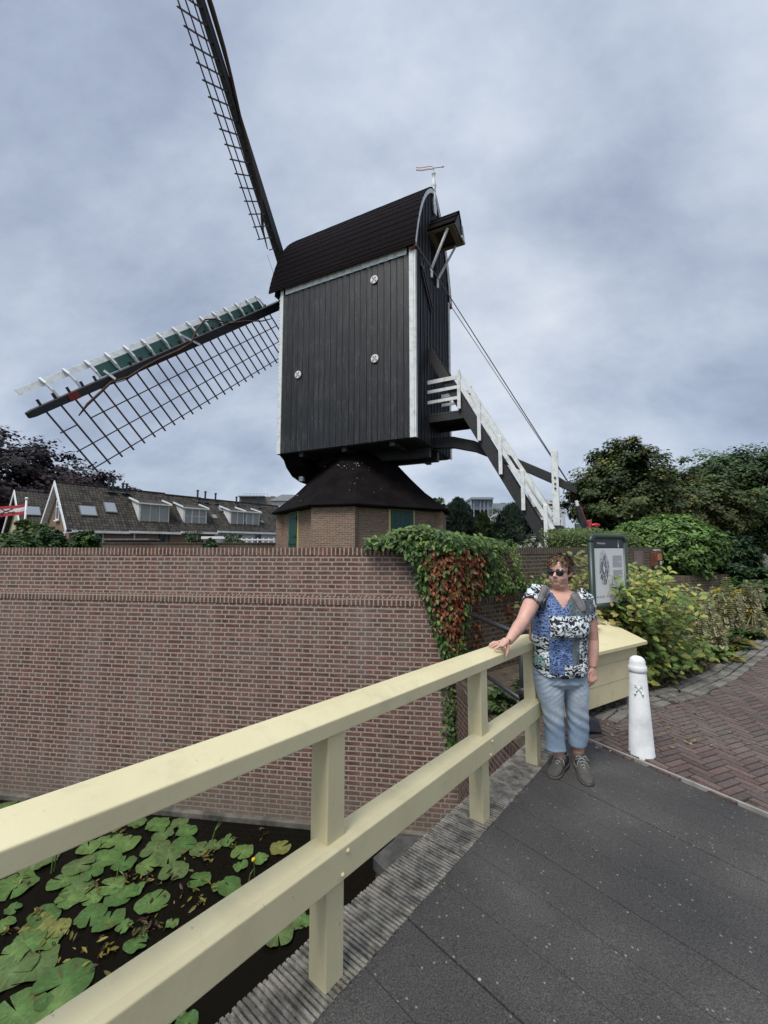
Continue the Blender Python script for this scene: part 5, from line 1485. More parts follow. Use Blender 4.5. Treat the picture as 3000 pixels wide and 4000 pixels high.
for px in (1840, 1850, 1875, 1890, 1905, 1923): x_ = atY(px, 1950, 58.2).x; g.box(V(x_, 58.2, A_.z - 1.3), V(.14, 0, 0), V(0, .14, 0), V(0, 0, 2.7))
g.build('steel_frame', M['bld_steel'], db)
g = MB(); x0_, x1_ = atY(1905, 1990, 57).x, atY(2000, 1995, 57).x
for z_ in (7.1, 6.7, 6.3, 5.9): g.bar(V(x0_, 57, z_), V(x1_, 57, z_ - .5), .06, .06)
for k in range(12): x_ = x0_ + (x1_ - x0_) * k / 11; g.box(V(x_, 57, 6.5 - .5 * k / 11), V(.06, 0, 0), V(0, .06, 0), V(0, 0, 1.4))
g.bar(V(x0_, 57, 5.5), V(x1_, 57, 5.0), .3, .3); g.build('balcony_rail', M['bld_steel'], db)
bb_ = thing('far_block', 'small navy and grey block on the skyline left of the stair', 'building', V(25, 90, 0))
block(bb_, 'wall', (1958, 1964), (1976, 2000), 90, 6, mat('navy_cladding', (.05, .07, .12), .5)); block(bb_, 'side_wall', (1976, 1965), (1998, 2000), 90.2, 5, mat('pale_cladding', (.36, .38, .42), .6))
tw = thing('flat_block', 'pale tower block with brown brick bands behind the stair foot', 'building', V(45, 110, 0))
block(tw, 'wall', (2138, 1972), (2196, 2060), 110, 12, mat('brown_brick_far', (.22, .17, .14), .8)); block(tw, 'roof_level', (2130, 1950), (2196, 1973), 109.5, 13, M['white_wall'], 13.2)
block(tw, 'side_tower', (2193, 1949), (2210, 2060), 109, 10, mat('grey_render', (.45, .47, .50), .7))
g = MB()
for r_ in range(7):
    p0, p1 = atY(2140, 1981 + r_ * 10.5, 109.9), atY(2192, 1981 + r_ * 10.5, 109.9); g.box((p0 + p1) / 2, V(p1.x - p0.x, 0, 0), V(0, .25, 0), V(0, 0, .30 if r_ % 2 else .42))
g.build('balcony_band', M['white_wall'], tw)
for k in range(4):
    w = block(tw, 'window', (2150 + k * 11, 1977), (2155 + k * 11, 2040), 109.85, .2, M['bld_glass'], 5)
block(tw, 'roof_plant', (2148, 1955), (2176, 1966), 109.3, 1, M['bld_steel'], 14)
ww_ = thing('white_terrace_row', 'low white building with red trim behind the stair foot', 'building', V(38, 80, 0))
block(ww_, 'wall', (2100, 2022), (2200, 2095), 80, 6, M['white_wall'])
g = MB()
for r_ in range(3): p0, p1 = atY(2102, 2034 + r_ * 18, 79.9), atY(2190, 2034 + r_ * 18, 79.9); g.box((p0 + p1) / 2, V(p1.x - p0.x, 0, 0), V(0, .2, 0), V(0, 0, .35))
g.build('window_band', M['bld_dark'], ww_)
lb_ = thing('flat_roofed_building', 'long grey flat roofed building on the skyline above the terrace', 'building', V(-28, 90, 0))
block(lb_, 'wall', (935, 1940), (1075, 1990), 90, 8, mat('grey_brick_far', (.15, .15, .14), .8)); block(lb_, 'roof', (930, 1936), (1030, 1941), 89, 9, M['lead'], 12.6)
g = MB(); p0, p1 = atY(950, 1929, 90), atY(1045, 1929, 90)
g.bar(p0, p1, .06, .06)
for k in range(8): q = p0.lerp(p1, k / 7); g.bar(q, q - V(0, 0, .7), .05, .05)
g.build('roof_rail', M['bld_steel'], lb_)
block(lb_, 'chimney', (1057, 1938), (1070, 1955), 88, 1.2, M['brick_house'], 11)
rfb = thing('hipped_house', 'house with grey hipped roof and white fascia above the terrace', 'house', V(-20, 70, 0))
block(rfb, 'wall', (1060, 1958), (1150, 2000), 70, 8, M['white_wall'])
g = MB(); p = [atY(1050, 1956, 69.5), atY(1160, 1956, 69.5), atY(1150, 1932, 74), atY(1100, 1932, 74)]
g.prism(p, V(0, 6, 0)); g.build('roof', M['lead'], rfb)
# street lamp and leaning signal arm
sl_ = thing('street_lamp', 'pale double armed street lamp between the conifers', 'street lamp', V(9.2, 32, 0))
a, b = atY(1916, 2020, 32), atY(1916, 2098, 32)
g = MB(); g.tube([V(a.x, 32, 1.0), V(a.x, 32, a.z)], [.06, .04], 8); g.build('pole', M['white'], sl_)
for sx in (-1, 1):
    g = MB(); e = V(a.x + sx * .42, 32, a.z + .16); g.tube([V(a.x, 32, a.z - .05), V(a.x + sx * .2, 32, a.z + .1), e], .03, 6); g.box(e + V(sx * .16, 0, .02), V(.4, 0, 0), V(0, .16, 0), V(0, 0, .09)); g.build('lamp_head', M['white'], sl_, bevel=.02)
sg_ = thing('barrier_arm', 'leaning black and red barrier arm with white tip in front of the round tree', 'barrier', V(9.5, 18, 1.2))
a, b, c_ = atY(2250, 1955, 18), atY(2262, 1998, 18), atY(2292, 2072, 18)
g = MB(); g.bar(a, a.lerp(b, .5), .08, .10, w2=.09, h2=.12); g.build('tip', M['white'], sg_)
g = MB(); g.bar(a.lerp(b, .5), c_ - V(.05, 0, 0), .09, .16, w2=.10, h2=.3); g.build('arm', M['black'], sg_)
g = MB(); g.bar(a.lerp(b, .5) + V(.09, -.02, 0), c_ + V(.1, -.02, 0), .04, .05); g.build('edge', mat('barrier_red', (.36, .05, .04), .5), sg_)
g = MB(); q = atY(2298, 2055, 18); g.box(q, V(.13, 0, .05), V(0, .3, 0), V(.06, 0, .5)); g.build('counterweight', mat('barrier_red_plate', (.34, .06, .06), .5), sg_)
g = MB(); q = atY(2264, 2062, 18.1); g.box(q, V(.34, 0, 0), V(0, .2, 0), V(0, 0, .34)); g.build('control_box', mat('teal_grey_box', (.07, .13, .13), .5), sg_)
rd = thing('red_buoy', 'rounded red object resting behind the clipped hedge', 'buoy', atY(2325, 2055, 17))
g = MB(); q = atY(2327, 2052, 17); g.loft([[q + V(dx, r_ * math.cos(w_), r_ * math.sin(w_)) for w_ in np.linspace(0, 5.5, 8)] for dx, r_ in ((-.2, .02), (-.17, .06), (0, .09), (.14, .07), (.18, .02))]); g.build('float', mat('bright_red', (.42, .012, .02), .4), rd, smooth=True)

# ================================================================ TREES
G1 = [(.055, .080, .024), (.075, .108, .032), (.042, .064, .020), (.105, .122, .036)]
G2 = [(.055, .098, .032), (.042, .076, .026), (.082, .130, .042)]
BR = [(.085, .095, .032), (.105, .090, .032), (.065, .082, .026)]
PU = [(.016, .009, .012), (.026, .012, .015), (.036, .016, .017), (.012, .008, .010)]
def treeat(px0, px1, ytop, Y, label, cols, seed, name='tree', ry=None, zlow=1.0, **k):
    a, b = atY(px0, ytop, Y), atY(px1, ytop, Y); rx = (b.x - a.x) / 2; zt = atY((px0 + px1) / 2, ytop, Y).z
    rz = (zt - zlow) / 2
    return tree(name, label, 'tree', ((a.x + b.x) / 2, Y, 0), zt, (rx, ry or rx, rz), cols, seed=seed, cz=(zt + zlow) / 2, **k)
treeat(-330, 410, 1715, 58, 'dark purple leaved beech tree behind the houses', PU, 11, 'beech_tree', nclump=330, per=110, leaf=.55, clump_r=.15, trunk_r=.6, zlow=2)
treeat(2245, 2640, 1750, 24, 'round dense dark green tree behind the tail post', G1, 12, nclump=380, per=190, leaf=.19, clump_r=.19, zlow=.8, trunk_r=.2)
treeat(2470, 2860, 1850, 27, 'olive green tree filling the gap between the two taller trees', BR + G1, 13, nclump=260, per=170, leaf=.19, clump_r=.19, zlow=.8, trunk_r=.2, group='green trees at the right')
treeat(2610, 3010, 1762, 31, 'tall loose topped green tree right of the round one', G2, 14, nclump=280, per=160, leaf=.21, clump_r=.20, zlow=1.5, trunk_r=.22)
treeat(2790, 3230, 1775, 30, 'broad green tree cut by the right edge of the photo', G2, 15, nclump=280, per=160, leaf=.21, clump_r=.20, zlow=1.5, trunk_r=.22)
treeat(1680, 1748, 1925, 40, 'pale airy tree top peeking out right of the round base roof', [(.07, .10, .035), (.05, .075, .03)], 16, nclump=40, per=60, leaf=.22, clump_r=.28, zlow=2.5, hollow=.2)
treeat(2005, 2060, 1935, 45, 'distant tree crown seen behind the stair stringer', [(.045, .065, .025)], 17, nclump=30, per=60, leaf=.3, clump_r=.3, zlow=2.5, hollow=.2)
treeat(1890, 2010, 1990, 50, 'small distant tree in front of the modern building terrace', G2, 18, nclump=40, per=70, leaf=.28, clump_r=.3, zlow=1)
# conifers
def conifer(px0, px1, ytop, Y, label, cols, seed, flat=False):
    rg = np.random.default_rng(seed); a, b = atY(px0, ytop, Y), atY(px1, ytop, Y); cxm = (a.x + b.x) / 2; R_ = (b.x - a.x) / 2; zt = a.z; zb5 = .9
    th = thing('conifer', label, 'tree', (cxm, Y, 1.0))
    n = 9000; tz = rg.random(n) ** .8; prof = np.clip(np.sin(np.pi * (0.12 + .60 * (1 - tz)) ) ** .6, 0, 1) if not flat else np.clip((1 - tz ** 3.0), .0, 1) ** .5
    ph = rg.random(n) * 6.283; rr = R_ * prof * (.72 + .3 * rg.random(n)) * (1 + .10 * np.sin(ph * 5 + tz * 9) + .06 * np.sin(ph * 11))
    p = np.stack([cxm + rr * np.cos(ph), Y + rr * np.sin(ph), zb5 + (zt - zb5) * tz + rg.normal(size=n) * .05], 1)
    nr = np.stack([np.cos(ph), np.sin(ph), np.full(n, .3)], 1) + rg.normal(size=(n, 3)) * .35
    ax = np.stack([np.cos(ph) * .7, np.sin(ph) * .7, np.full(n, 1.0)], 1) + rg.normal(size=(n, 3)) * .25
    leaf_mesh('crown', p, nr, .20 + .14 * rg.random(n), pal(rg, n, cols, .4), M['leaf_dark'], th, .28, axis=ax, six=False, rg=rg)
    g = MB(); g.tube([V(cxm, Y, .9), V(cxm, Y, zb5 + (zt - zb5) * .8)], [.1, .03], 7); g.build('trunk', M['bark'], th)
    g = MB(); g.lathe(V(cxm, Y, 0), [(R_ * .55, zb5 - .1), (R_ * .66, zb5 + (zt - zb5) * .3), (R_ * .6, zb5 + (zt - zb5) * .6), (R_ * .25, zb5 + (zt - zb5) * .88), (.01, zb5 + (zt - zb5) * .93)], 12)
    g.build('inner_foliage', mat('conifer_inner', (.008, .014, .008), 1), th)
DK = [(.016, .034, .018), (.024, .046, .022), (.012, .026, .015)]
conifer(1722, 1858, 1962, 24, 'broad dark conifer right beside the round brick base', DK, 21, True)
conifer(1852, 1922, 2020, 23, 'small lime green conifer between two dark ones', [(.055, .085, .020), (.035, .060, .016)], 22, True)
conifer(1925, 2085, 1985, 22, 'dark rounded conifer behind the tail stair', DK, 23, True)

# ================================================================ NEAR VEGETATION
def px_scatter(rg, poly, n):
    xs = [p[0] for p in poly]; ys = [p[1] for p in poly]; out = []
    while len(out) < n:
        x, y = rg.uniform(min(xs), max(xs)), rg.uniform(min(ys), max(ys))
        if in_poly(x, y, poly): out.append((x, y))
    return out
def on_wall(px, py, out):
    d = ray(px, py)
    if px < 1779:
        n_ = n1v; o = w1(0, .05) + n_ * out
    else:
        n_ = W2n; o = A + W2n * (-.05 + out)
    o = Vector((o.x, o.y, EYE)); return O + d * ((o - O).dot(n_) / d.dot(n_)), n_
rg = np.random.default_rng(31)
ivy = thing('virginia_creeper', 'green and rust red creeper spilling over the corner of the brick walls', 'climbing plant', w1(.6) + V(0, 0, 1.69))
RED = [(.230, .062, .025), (.310, .100, .042), (.160, .042, .020), (.28, .125, .06)]
GRD = [(.042, .092, .022), (.062, .125, .030), (.030, .068, .018), (.095, .160, .038)]
GRL = [(.140, .230, .042), (.105, .185, .036), (.190, .260, .060)]
ivp = [(1560, 2137), (1590, 2185), (1620, 2200), (1628, 2265), (1655, 2330), (1678, 2380), (1684, 2430), (1715, 2500), (1740, 2555), (1770, 2590), (1800, 2562), (1815, 2520), (1826, 2430), (1846, 2335), (1900, 2320), (1925, 2260), (1940, 2200), (1925, 2120), (1740, 2110), (1560, 2110)]
redp = [(1640, 2135), (1660, 2150), (1790, 2150), (1900, 2150), (1905, 2250), (1870, 2330), (1815, 2370), (1820, 2440), (1790, 2540), (1760, 2530), (1725, 2470), (1700, 2400), (1675, 2330), (1665, 2230)]
pos, nrm, col, siz, axs = [], [], [], [], []
def ivadd(x, y, o, c, s_, up=0.0, zoff=0, back=0):
    p, n_ = on_wall(x, y, o); p = p - n_ * back + V(0, 0, zoff)
    pos.append(p); nn = n_ * 1.0 + V(rg.normal() * .45, rg.normal() * .3, .45 + up + rg.normal() * .3); nrm.append(nn)
    axs.append(V(rg.normal() * .5, rg.normal() * .3, -1 + up * 1.2 + rg.normal() * .3)); col.append(c); siz.append(s_)
def pick(L, j=.3): c = np.array(L[rg.integers(0, len(L))]); return c * (1 + rg.uniform(-j, j))
for x, y in px_scatter(rg, ivp, 4700):
    isr = in_poly(x + rg.normal() * 12, y + rg.normal() * 14, redp)
    e = .04 + .16 * rg.random() ** 1.5
    if isr and rg.random() < .86: ivadd(x, y, e, pick(RED), .058 * rg.uniform(.7, 1.3))
    else: ivadd(x, y, e + .02, pick(GRD if rg.random() < .8 else GRL), .066 * rg.uniform(.7, 1.35))
# crest lying on the coping
for x, y in px_scatter(rg, [(1422, 2140), (1430, 2105), (1500, 2092), (1560, 2062), (1640, 2050), (1740, 2075), (1830, 2090), (1930, 2100), (1990, 2125), (2000, 2150), (1850, 2165), (1640, 2160), (1560, 2148)], 2300):
    ivadd(x, y, rg.uniform(.0, .2), pick(GRD if rg.random() < .6 else GRL), .075 * rg.uniform(.7, 1.3), up=.6, back=rg.uniform(0, .25))
for line_, n_l, pl_ in (([(1745, 2590), (1760, 2700), (1765, 2820), (1772, 2900), (1790, 3040)], 420, GRD), ([(1790, 2560), (1800, 2700), (1808, 2800), (1800, 2900)], 300, RED), ([(1935, 2130), (1950, 2190), (1975, 2260), (1985, 2310)], 260, GRL), ([(1990, 2130), (2015, 2190), (2030, 2240), (2046, 2265)], 210, GRL),
                      ([(1910, 2160), (1918, 2230), (1940, 2280)], 150, GRL), ([(1850, 2300), (1950, 2300), (2050, 2285), (2130, 2280)], 560, GRL + GRD[:2]), ([(1965, 2310), (1985, 2360), (1992, 2400)], 60, RED), ([(1870, 2320), (1862, 2420), (1850, 2520)], 90, RED)):
    L_pts = np.array(line_, float)
    for k in range(n_l):
        t_ = rg.random() * (len(L_pts) - 1); i_ = int(t_); q = L_pts[i_] * (1 - t_ + i_) + L_pts[i_ + 1] * (t_ - i_)
        w_ = 22 if pl_ is GRD else 11
        ivadd(q[0] + rg.normal() * w_, q[1] + rg.normal() * 11, rg.uniform(.02, .12), pick(pl_), .055 * rg.uniform(.6, 1.3), up=.1)
leaf_mesh('foliage', np.array(pos), np.array(nrm), np.array(siz), np.array(col), M['leaf'], ivy, .62, axis=np.array(axs), rg=rg)
g = MB()
for k in range(46):
    x0 = rg.uniform(1660, 1800); y0 = 2140; pts = []
    xe = 1785 + rg.normal() * 22; ye = rg.uniform(2500, 2960)
    for q in np.linspace(0, 1, 7):
        pts.append(on_wall(x0 + (xe - x0) * q ** .7 + rg.normal() * 5, y0 + (ye - y0) * q, .03 + .04 * rg.random())[0])
    g.tube(pts, .005, 4)
g.build('stem', mat('creeper_stem', (.075, .028, .018), .8, (.12, .06, .035), 9), ivy)

# thistle on the quay
def leafy_plant(name, label, cat, base, n, ln, cols, seed, aspect=.28, up=.8, m='leaf'):
    rg = np.random.default_rng(seed); th = thing(name, label, cat, base); pos, nrm, axs, siz, col = [], [], [], [], []
    g = MB()
    for k in range(n):
        a = rg.random() * 6.28; L = ln * rg.uniform(.6, 1.1); dr = V(math.cos(a), math.sin(a), up * rg.uniform(.4, 1.4)).normalized(); p = Vector(base)
        pts = [p]
        for s_ in range(7):
            p = p + dr * L / 7; dr = (dr + V(0, 0, -.12)).normalized(); pts.append(p)
            for sg in (-1, 1):
                sd_ = dr.cross(V(0, 0, 1)).normalized() * sg
                pos.append(p); axs.append(sd_ + dr * .7 + V(0, 0, rg.uniform(-.2, .3))); nrm.append(V(rg.normal() * .2, rg.normal() * .2, 1)); siz.append(L * .30 * (1 - abs(s_ - 3) / 6)); col.append(pick(cols))
        g.tube(pts, .004, 4)
    leaf_mesh('leaf', np.array(pos), np.array(nrm), np.array(siz), np.array(col), M[m], th, aspect * 2, axis=np.array(axs), rg=rg); g.build('stem', M['stem'], th); return th
leafy_plant('thistle', 'spiny green thistle growing between the quay edge and the wall', 'plant', (1.46, 4.72, 0), 26, .42, [(.035, .075, .022), (.055, .105, .035), (.10, .12, .06)], 41)
leafy_plant('small_thistle', 'smaller thistle low in front of the larger one on the quay', 'plant', (1.28, 4.45, -.02), 14, .26, [(.045, .085, .025), (.07, .12, .035)], 42)
# quay terrace soil between wall and quay edge
g = MB(); tp_ = [V(.97, 5.5, -.012), V(1.17, 3.6, -.012), V(1.45, 3.85, -.012), V(1.75, 4.6, -.012), V(1.9, 6.25, -.012)]
g.add(tp_, [tuple(t_) for t_ in tessellate_polygon([tp_])]); struct(g.build('terrace_soil', M['soil']))

# yellow green shrub beside the chest
def stem_shrub(name, label, base, area, nst, hfun, cols, leaf, seed, per=17, lean=.28):
    rg = np.random.default_rng(seed); th = thing(name, label, 'shrub', base); pos, nrm, axs, siz, col = [], [], [], [], []
    g = MB()
    k = 0
    while k < nst:
        x, y = rg.uniform(min(p[0] for p in area), max(p[0] for p in area)), rg.uniform(min(p[1] for p in area), max(p[1] for p in area))
        if not in_poly(x, y, area): continue
        k += 1; h = hfun(x, y) * rg.uniform(.60, 1.06); d = V(rg.normal() * lean, rg.normal() * lean, 1).normalized(); p = V(x, y, 0); pts = [p]; ns = max(4, int(per * h / 1.2)); ph = rg.random() * 6
        tone_ = pick(cols, .2)
        for s_ in range(ns):
            p = p + d * (h / ns); d = (d + V(rg.normal() * .04, rg.normal() * .04, -.015)).normalized(); pts.append(p)
            f = s_ / ns
            if f < .12: continue
            for q in range(3 if f > .5 else 2):
                ph += 2.4; o = V(math.cos(ph), math.sin(ph), rg.uniform(.0, .7)); pos.append(p + o * rg.uniform(.0, .09)); axs.append(o + V(0, 0, .15 + rg.normal() * .25)); nrm.append(V(-o.x * .3 + rg.normal() * .35, -.55 + rg.normal() * .35, .9))
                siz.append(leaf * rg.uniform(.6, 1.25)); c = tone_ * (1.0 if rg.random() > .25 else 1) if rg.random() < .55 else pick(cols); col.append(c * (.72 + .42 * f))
        g.tube(pts, [.006 * (1 - i / len(pts)) + .0022 for i in range(len(pts))], 4)
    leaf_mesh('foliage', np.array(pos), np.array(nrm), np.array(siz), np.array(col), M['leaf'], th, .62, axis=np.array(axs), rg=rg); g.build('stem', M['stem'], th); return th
YG = [(.245, .300, .058), (.150, .220, .050), (.320, .320, .070), (.095, .160, .038), (.37, .32, .085), (.130, .200, .050)]
stem_shrub('dogwood_shrub', 'yellow green shrub with dark stems right of the chest', (3.5, 5.3, 0), [(2.85, 5.15), (3.2, 5.10), (3.7, 5.4), (3.9, 5.8), (3.75, 6.3), (3.3, 6.4), (2.8, 5.8)], 165, lambda x, y: 1.40 - .16 * max(0, (x - 3.6)) * 2.2 - .2 * max(0, 3.1 - x), YG, .096, 51, per=20, lean=.17)
stem_shrub('dogwood_shrub', 'thinner yellowing shrub growing around the legs of the information board', (2.5, 5.4, 0), [(2.05, 5.2), (2.75, 5.0), (2.95, 5.8), (2.3, 6.1)], 75, lambda x, y: 1.05 + .1 * math.sin(x * 9), [(.24, .23, .06), (.32, .27, .085), (.14, .16, .05), (.18, .12, .05)], .09, 52)
stem_shrub('dogwood_shrub', 'few tall sprigs standing left of the information board', (2.45, 5.0, 0), [(2.15, 5.3), (2.5, 5.2), (2.6, 5.6), (2.2, 5.7)], 10, lambda x, y: 1.62, [(.16, .19, .06), (.20, .20, .06), (.11, .14, .04)], .095, 53, per=11, lean=.10)
stem_shrub('low_shrub', 'low bright leafed shrub at the foot of the yellow green one', (3.6, 5.35, 0), [(2.7, 4.98), (3.3, 5.16), (4.1, 5.65), (4.5, 5.95), (4.3, 6.2), (3.4, 5.5), (2.75, 5.2)], 110, lambda x, y: .42, [(.17, .24, .05), (.12, .19, .04), (.26, .28, .06)], .10, 54, lean=.5)
# acanthus spikes
def acanthus(label, spikes, base, seed, leaves=26):
    rg = np.random.default_rng(seed); th = thing('acanthus', label, 'flowering plant', base); pos, nrm, axs, siz, col = [], [], [], [], []
    pet = [[], [], [], [], []]; g = MB()
    for (px, pyt, pyb, Y, r_) in spikes:
        top, bot = atY(px, pyt, Y), atY(px - rg.uniform(-14, 20), pyb, Y); root = V(base[0] + rg.normal() * .15, base[1] + rg.normal() * .12, .02)
        g.tube([root, root.lerp(bot, .6) + V(0, 0, .05), bot, bot.lerp(top, .6), top], [.011, .010, .009, .007, .003], 6)
        L = (top - bot).length; nt_ = int(L / .030)
        for i in range(nt_):
            f = i / nt_; p = bot.lerp(top, f); rr = 1.45 * r_ * (1 - .72 * f ** 1.6); ph0 = i * .8
            for k in range(7):
                ph = ph0 + k * .8976; o = V(math.cos(ph), math.sin(ph), 0)
                pos.append(p + o * .006); axs.append(o + V(0, 0, .32)); nrm.append(V(0, 0, 1) - o * .2); siz.append(rr * rg.uniform(.8, 1.1)); col.append(np.array([(.46, .46, .22), (.36, .38, .16), (.50, .45, .26), (.28, .31, .13)][rg.integers(0, 4)]))
                if f > .02 and rg.random() < (.45 if f < .75 else .12):
                    pet[0].append(p + o * rr * .45 - V(0, 0, .010)); pet[1].append(V(0, 0, 1) + o * .8); pet[2].append(o + V(0, 0, -.55)); pet[3].append(rr * .62); pet[4].append(np.array((.56, .52, .36)) * rg.uniform(.7, 1.05))
    leaf_mesh('bract', np.array(pos), np.array(nrm), np.array(siz), np.array(col), M['leaf'], th, .48, axis=np.array(axs), rg=rg)
    leaf_mesh('petal', np.array(pet[0]), np.array(pet[1]), np.array(pet[3]), np.array(pet[4]), M['leaf'], th, .85, axis=np.array(pet[2]), rg=rg)
    g.build('stem', mat('pale_stem', (.14, .15, .06), .7, (.22, .21, .10), 9), th, smooth=True)
    pos, nrm, axs, siz, col = [], [], [], [], []
    for k in range(leaves):
        a = rg.random() * 6.28; L = rg.uniform(.2, .42); dr = V(math.cos(a), math.sin(a), rg.uniform(.1, .9)).normalized(); p = V(base[0], base[1], .05)
        yel = rg.random() < .3; cc_ = (.26, .22, .04) if yel else [(.045, .095, .022), (.065, .125, .030), (.035, .075, .02)][rg.integers(0, 3)]
        for s_ in range(6):
            p = p + dr * L / 6; dr = (dr + V(0, 0, -.22)).normalized()
            for sg in (-1, 0, 1):
                sd_ = dr.cross(V(0, 0, 1)).normalized() * sg
                pos.append(p); axs.append(sd_ * 1.1 + dr * (.8 if sg else 1.5)); nrm.append(V(rg.normal() * .25, rg.normal() * .25, 1)); siz.append(L * .34); col.append(np.array(cc_) * rg.uniform(.75, 1.2))
    leaf_mesh('leaf', np.array(pos), np.array(nrm), np.array(siz), np.array(col), M['leaf'], th, .6, axis=np.array(axs), rg=rg)
    return th
acanthus('acanthus with three slim flower spikes right of the yellow green shrub', [(2722, 2305, 2450, 6.5, .085), (2700, 2370, 2470, 6.3, .07), (2766, 2310, 2460, 6.6, .085), (2748, 2400, 2520, 6.2, .09), (2798, 2395, 2520, 6.3, .09)], (5.02, 6.55, 0), 61)
acanthus('tall acanthus with thick pale flower spikes in the middle of the bed edge', [(2838, 2252, 2430, 7.1, .13), (2784, 2288, 2420, 7.1, .085), (2882, 2308, 2450, 7.0, .11), (2850, 2330, 2450, 6.9, .09)], (5.75, 7.15, 0), 62)
acanthus('acanthus with greyer flower spikes nearest the right edge', [(2915, 2262, 2370, 8.2, .10), (2932, 2275, 2380, 8.2, .09), (2968, 2265, 2370, 8.3, .10), (2962, 2370, 2450, 7.6, .09)], (6.9, 8.05, 0), 63)
# low spreading yellowing foliage on the bed edge
rg = np.random.default_rng(71); pos, nrm, axs, siz, col = [], [], [], [], []
for k in range(950):
    t_ = rg.random(); q = V(2.75, 4.98, 0).lerp(V(6.6, 7.7, 0), t_); q += V(-.57, .82, 0) * rg.uniform(-.10, .55) + V(0, 0, rg.random() ** 2 * .16)
    if q.x < 2.9 and rg.random() < .5: continue
    pos.append(q); a = rg.random() * 6.28; axs.append(V(math.cos(a), math.sin(a), rg.uniform(-.2, .5))); nrm.append(V(rg.normal() * .4, rg.normal() * .4, 1)); siz.append(rg.uniform(.05, .13))
    col.append(pick([(.30, .24, .04), (.22, .20, .05), (.08, .13, .03), (.055, .10, .025), (.20, .10, .04), (.12, .16, .035)]))
o = leaf_mesh('ground_leaves', np.array(pos), np.array(nrm), np.array(siz), np.array(col), M['leaf'], None, .55, axis=np.array(axs), rg=rg)
tag(o, 'green and yellow leaves spreading low over the edge of the planting bed', 'ground cover', kind='stuff')
pos, nrm, axs, siz, col = [], [], [], [], []
for k in range(900):
    r_ = rg.random()
    if r_ < .7: t_ = rg.random(); q = V(2.3, 4.55, 0).lerp(V(6.8, 7.6, 0), t_) + V(.57, -.82, 0) * rg.uniform(-.2, .45) * rg.random()
    elif r_ < .9: q = V(rg.uniform(1.75, 3.2), rg.uniform(3.6, 4.7), 0)
    else: q = V(rg.uniform(1.3, 1.9), rg.uniform(4.2, 5.6), 0)
    q.z = .022; pos.append(q); a = rg.random() * 6.28; axs.append(V(math.cos(a), math.sin(a), rg.uniform(-.1, .3))); nrm.append(V(rg.normal() * .25, rg.normal() * .25, 1)); siz.append(rg.uniform(.018, .045)); col.append(pick([(.22, .16, .09), (.30, .25, .16), (.14, .09, .05), (.28, .24, .06)]))
o = leaf_mesh('leaf_litter', np.array(pos), np.array(nrm), np.array(siz), np.array(col), M['leaf'], None, .6, axis=np.array(axs), rg=rg)
tag(o, 'small dry leaves scattered along the granite edging and paving', 'leaf litter', kind='stuff')

# laurel hedge bush, dark shrub, low wall at the right
LG = [(.075, .145, .034), (.105, .185, .044), (.050, .100, .026), (.130, .220, .055)]
bush('laurel_bush', 'large rounded glossy green laurel bush above the low brick wall', 'shrub', (7.9, 12.2, .6), (7.95, 11.9, 1.62), (1.36, 1.3, .92), [(.110, .200, .045), (.145, .245, .055), (.075, .140, .034), (.175, .280, .070)], 620, 60, .115, 81, aspect=.48, clump_r=.14, hollow=.86, six=True, rough=.35)
bush('dark_shrub', 'darker leafy shrub right of the laurel bush', 'shrub', (9.6, 12.6, 0), (9.75, 12.2, 1.0), (.85, .9, 1.0), [(.018, .045, .016), (.028, .060, .020), (.045, .085, .028)], 240, 55, .13, 82, aspect=.5, hollow=.7, six=True)
bush('dark_shrub', 'low green shrub cut by the right edge behind the acanthus', 'shrub', (9.6, 10.9, 0), (9.75, 10.9, .5), (.95, .6, .62), [(.025, .060, .018), (.05, .10, .026)], 130, 50, .13, 83, aspect=.5, hollow=.7, six=True)
bush('yellow_flowered_plant', 'low plant with yellow blooms at the right edge of the bed', 'plant', (8.1, 9.6, 0), (8.1, 9.5, .42), (.75, .4, .36), [(.05, .10, .025), (.08, .14, .03), (.45, .34, .03)], 70, 40, .11, 84, aspect=.55, hollow=.5)
lw2 = thing('low_brick_wall', 'low dark brown brick wall beneath the laurel bush', 'wall', (7.6, 10.9, 0))
a, b = atY(2615, 2260, 10.4), atY(2845, 2245, 11.2); c_ = (a + b) / 2; d_ = V(b.x - a.x, b.y - a.y, 0)
g = MB(); g.box(V(c_.x, c_.y + .15, .42), d_, V(-d_.y, d_.x, 0).normalized() * .3, V(0, 0, .90)); g.build('wall_face', M['brick_old'], lw2)
g = MB(); g.box(V(c_.x, c_.y + .15, .925), d_, V(-d_.y, d_.x, 0).normalized() * .304, V(0, 0, .11)); g.build('coping', M['rowlock_old'], lw2)
slab_ = thing('stone_bench', 'grey stone slab partly hidden by the yellow green shrub', 'slab', (5.3, 8.2, 0))
g = MB(); q = atY(2688, 2350, 7.9); g.box(V(q.x, q.y, .30), V(.9, .2, 0), V(-.1, .4, 0), V(0, 0, .6)); g.build('block', M['concrete'], slab_, bevel=.02)
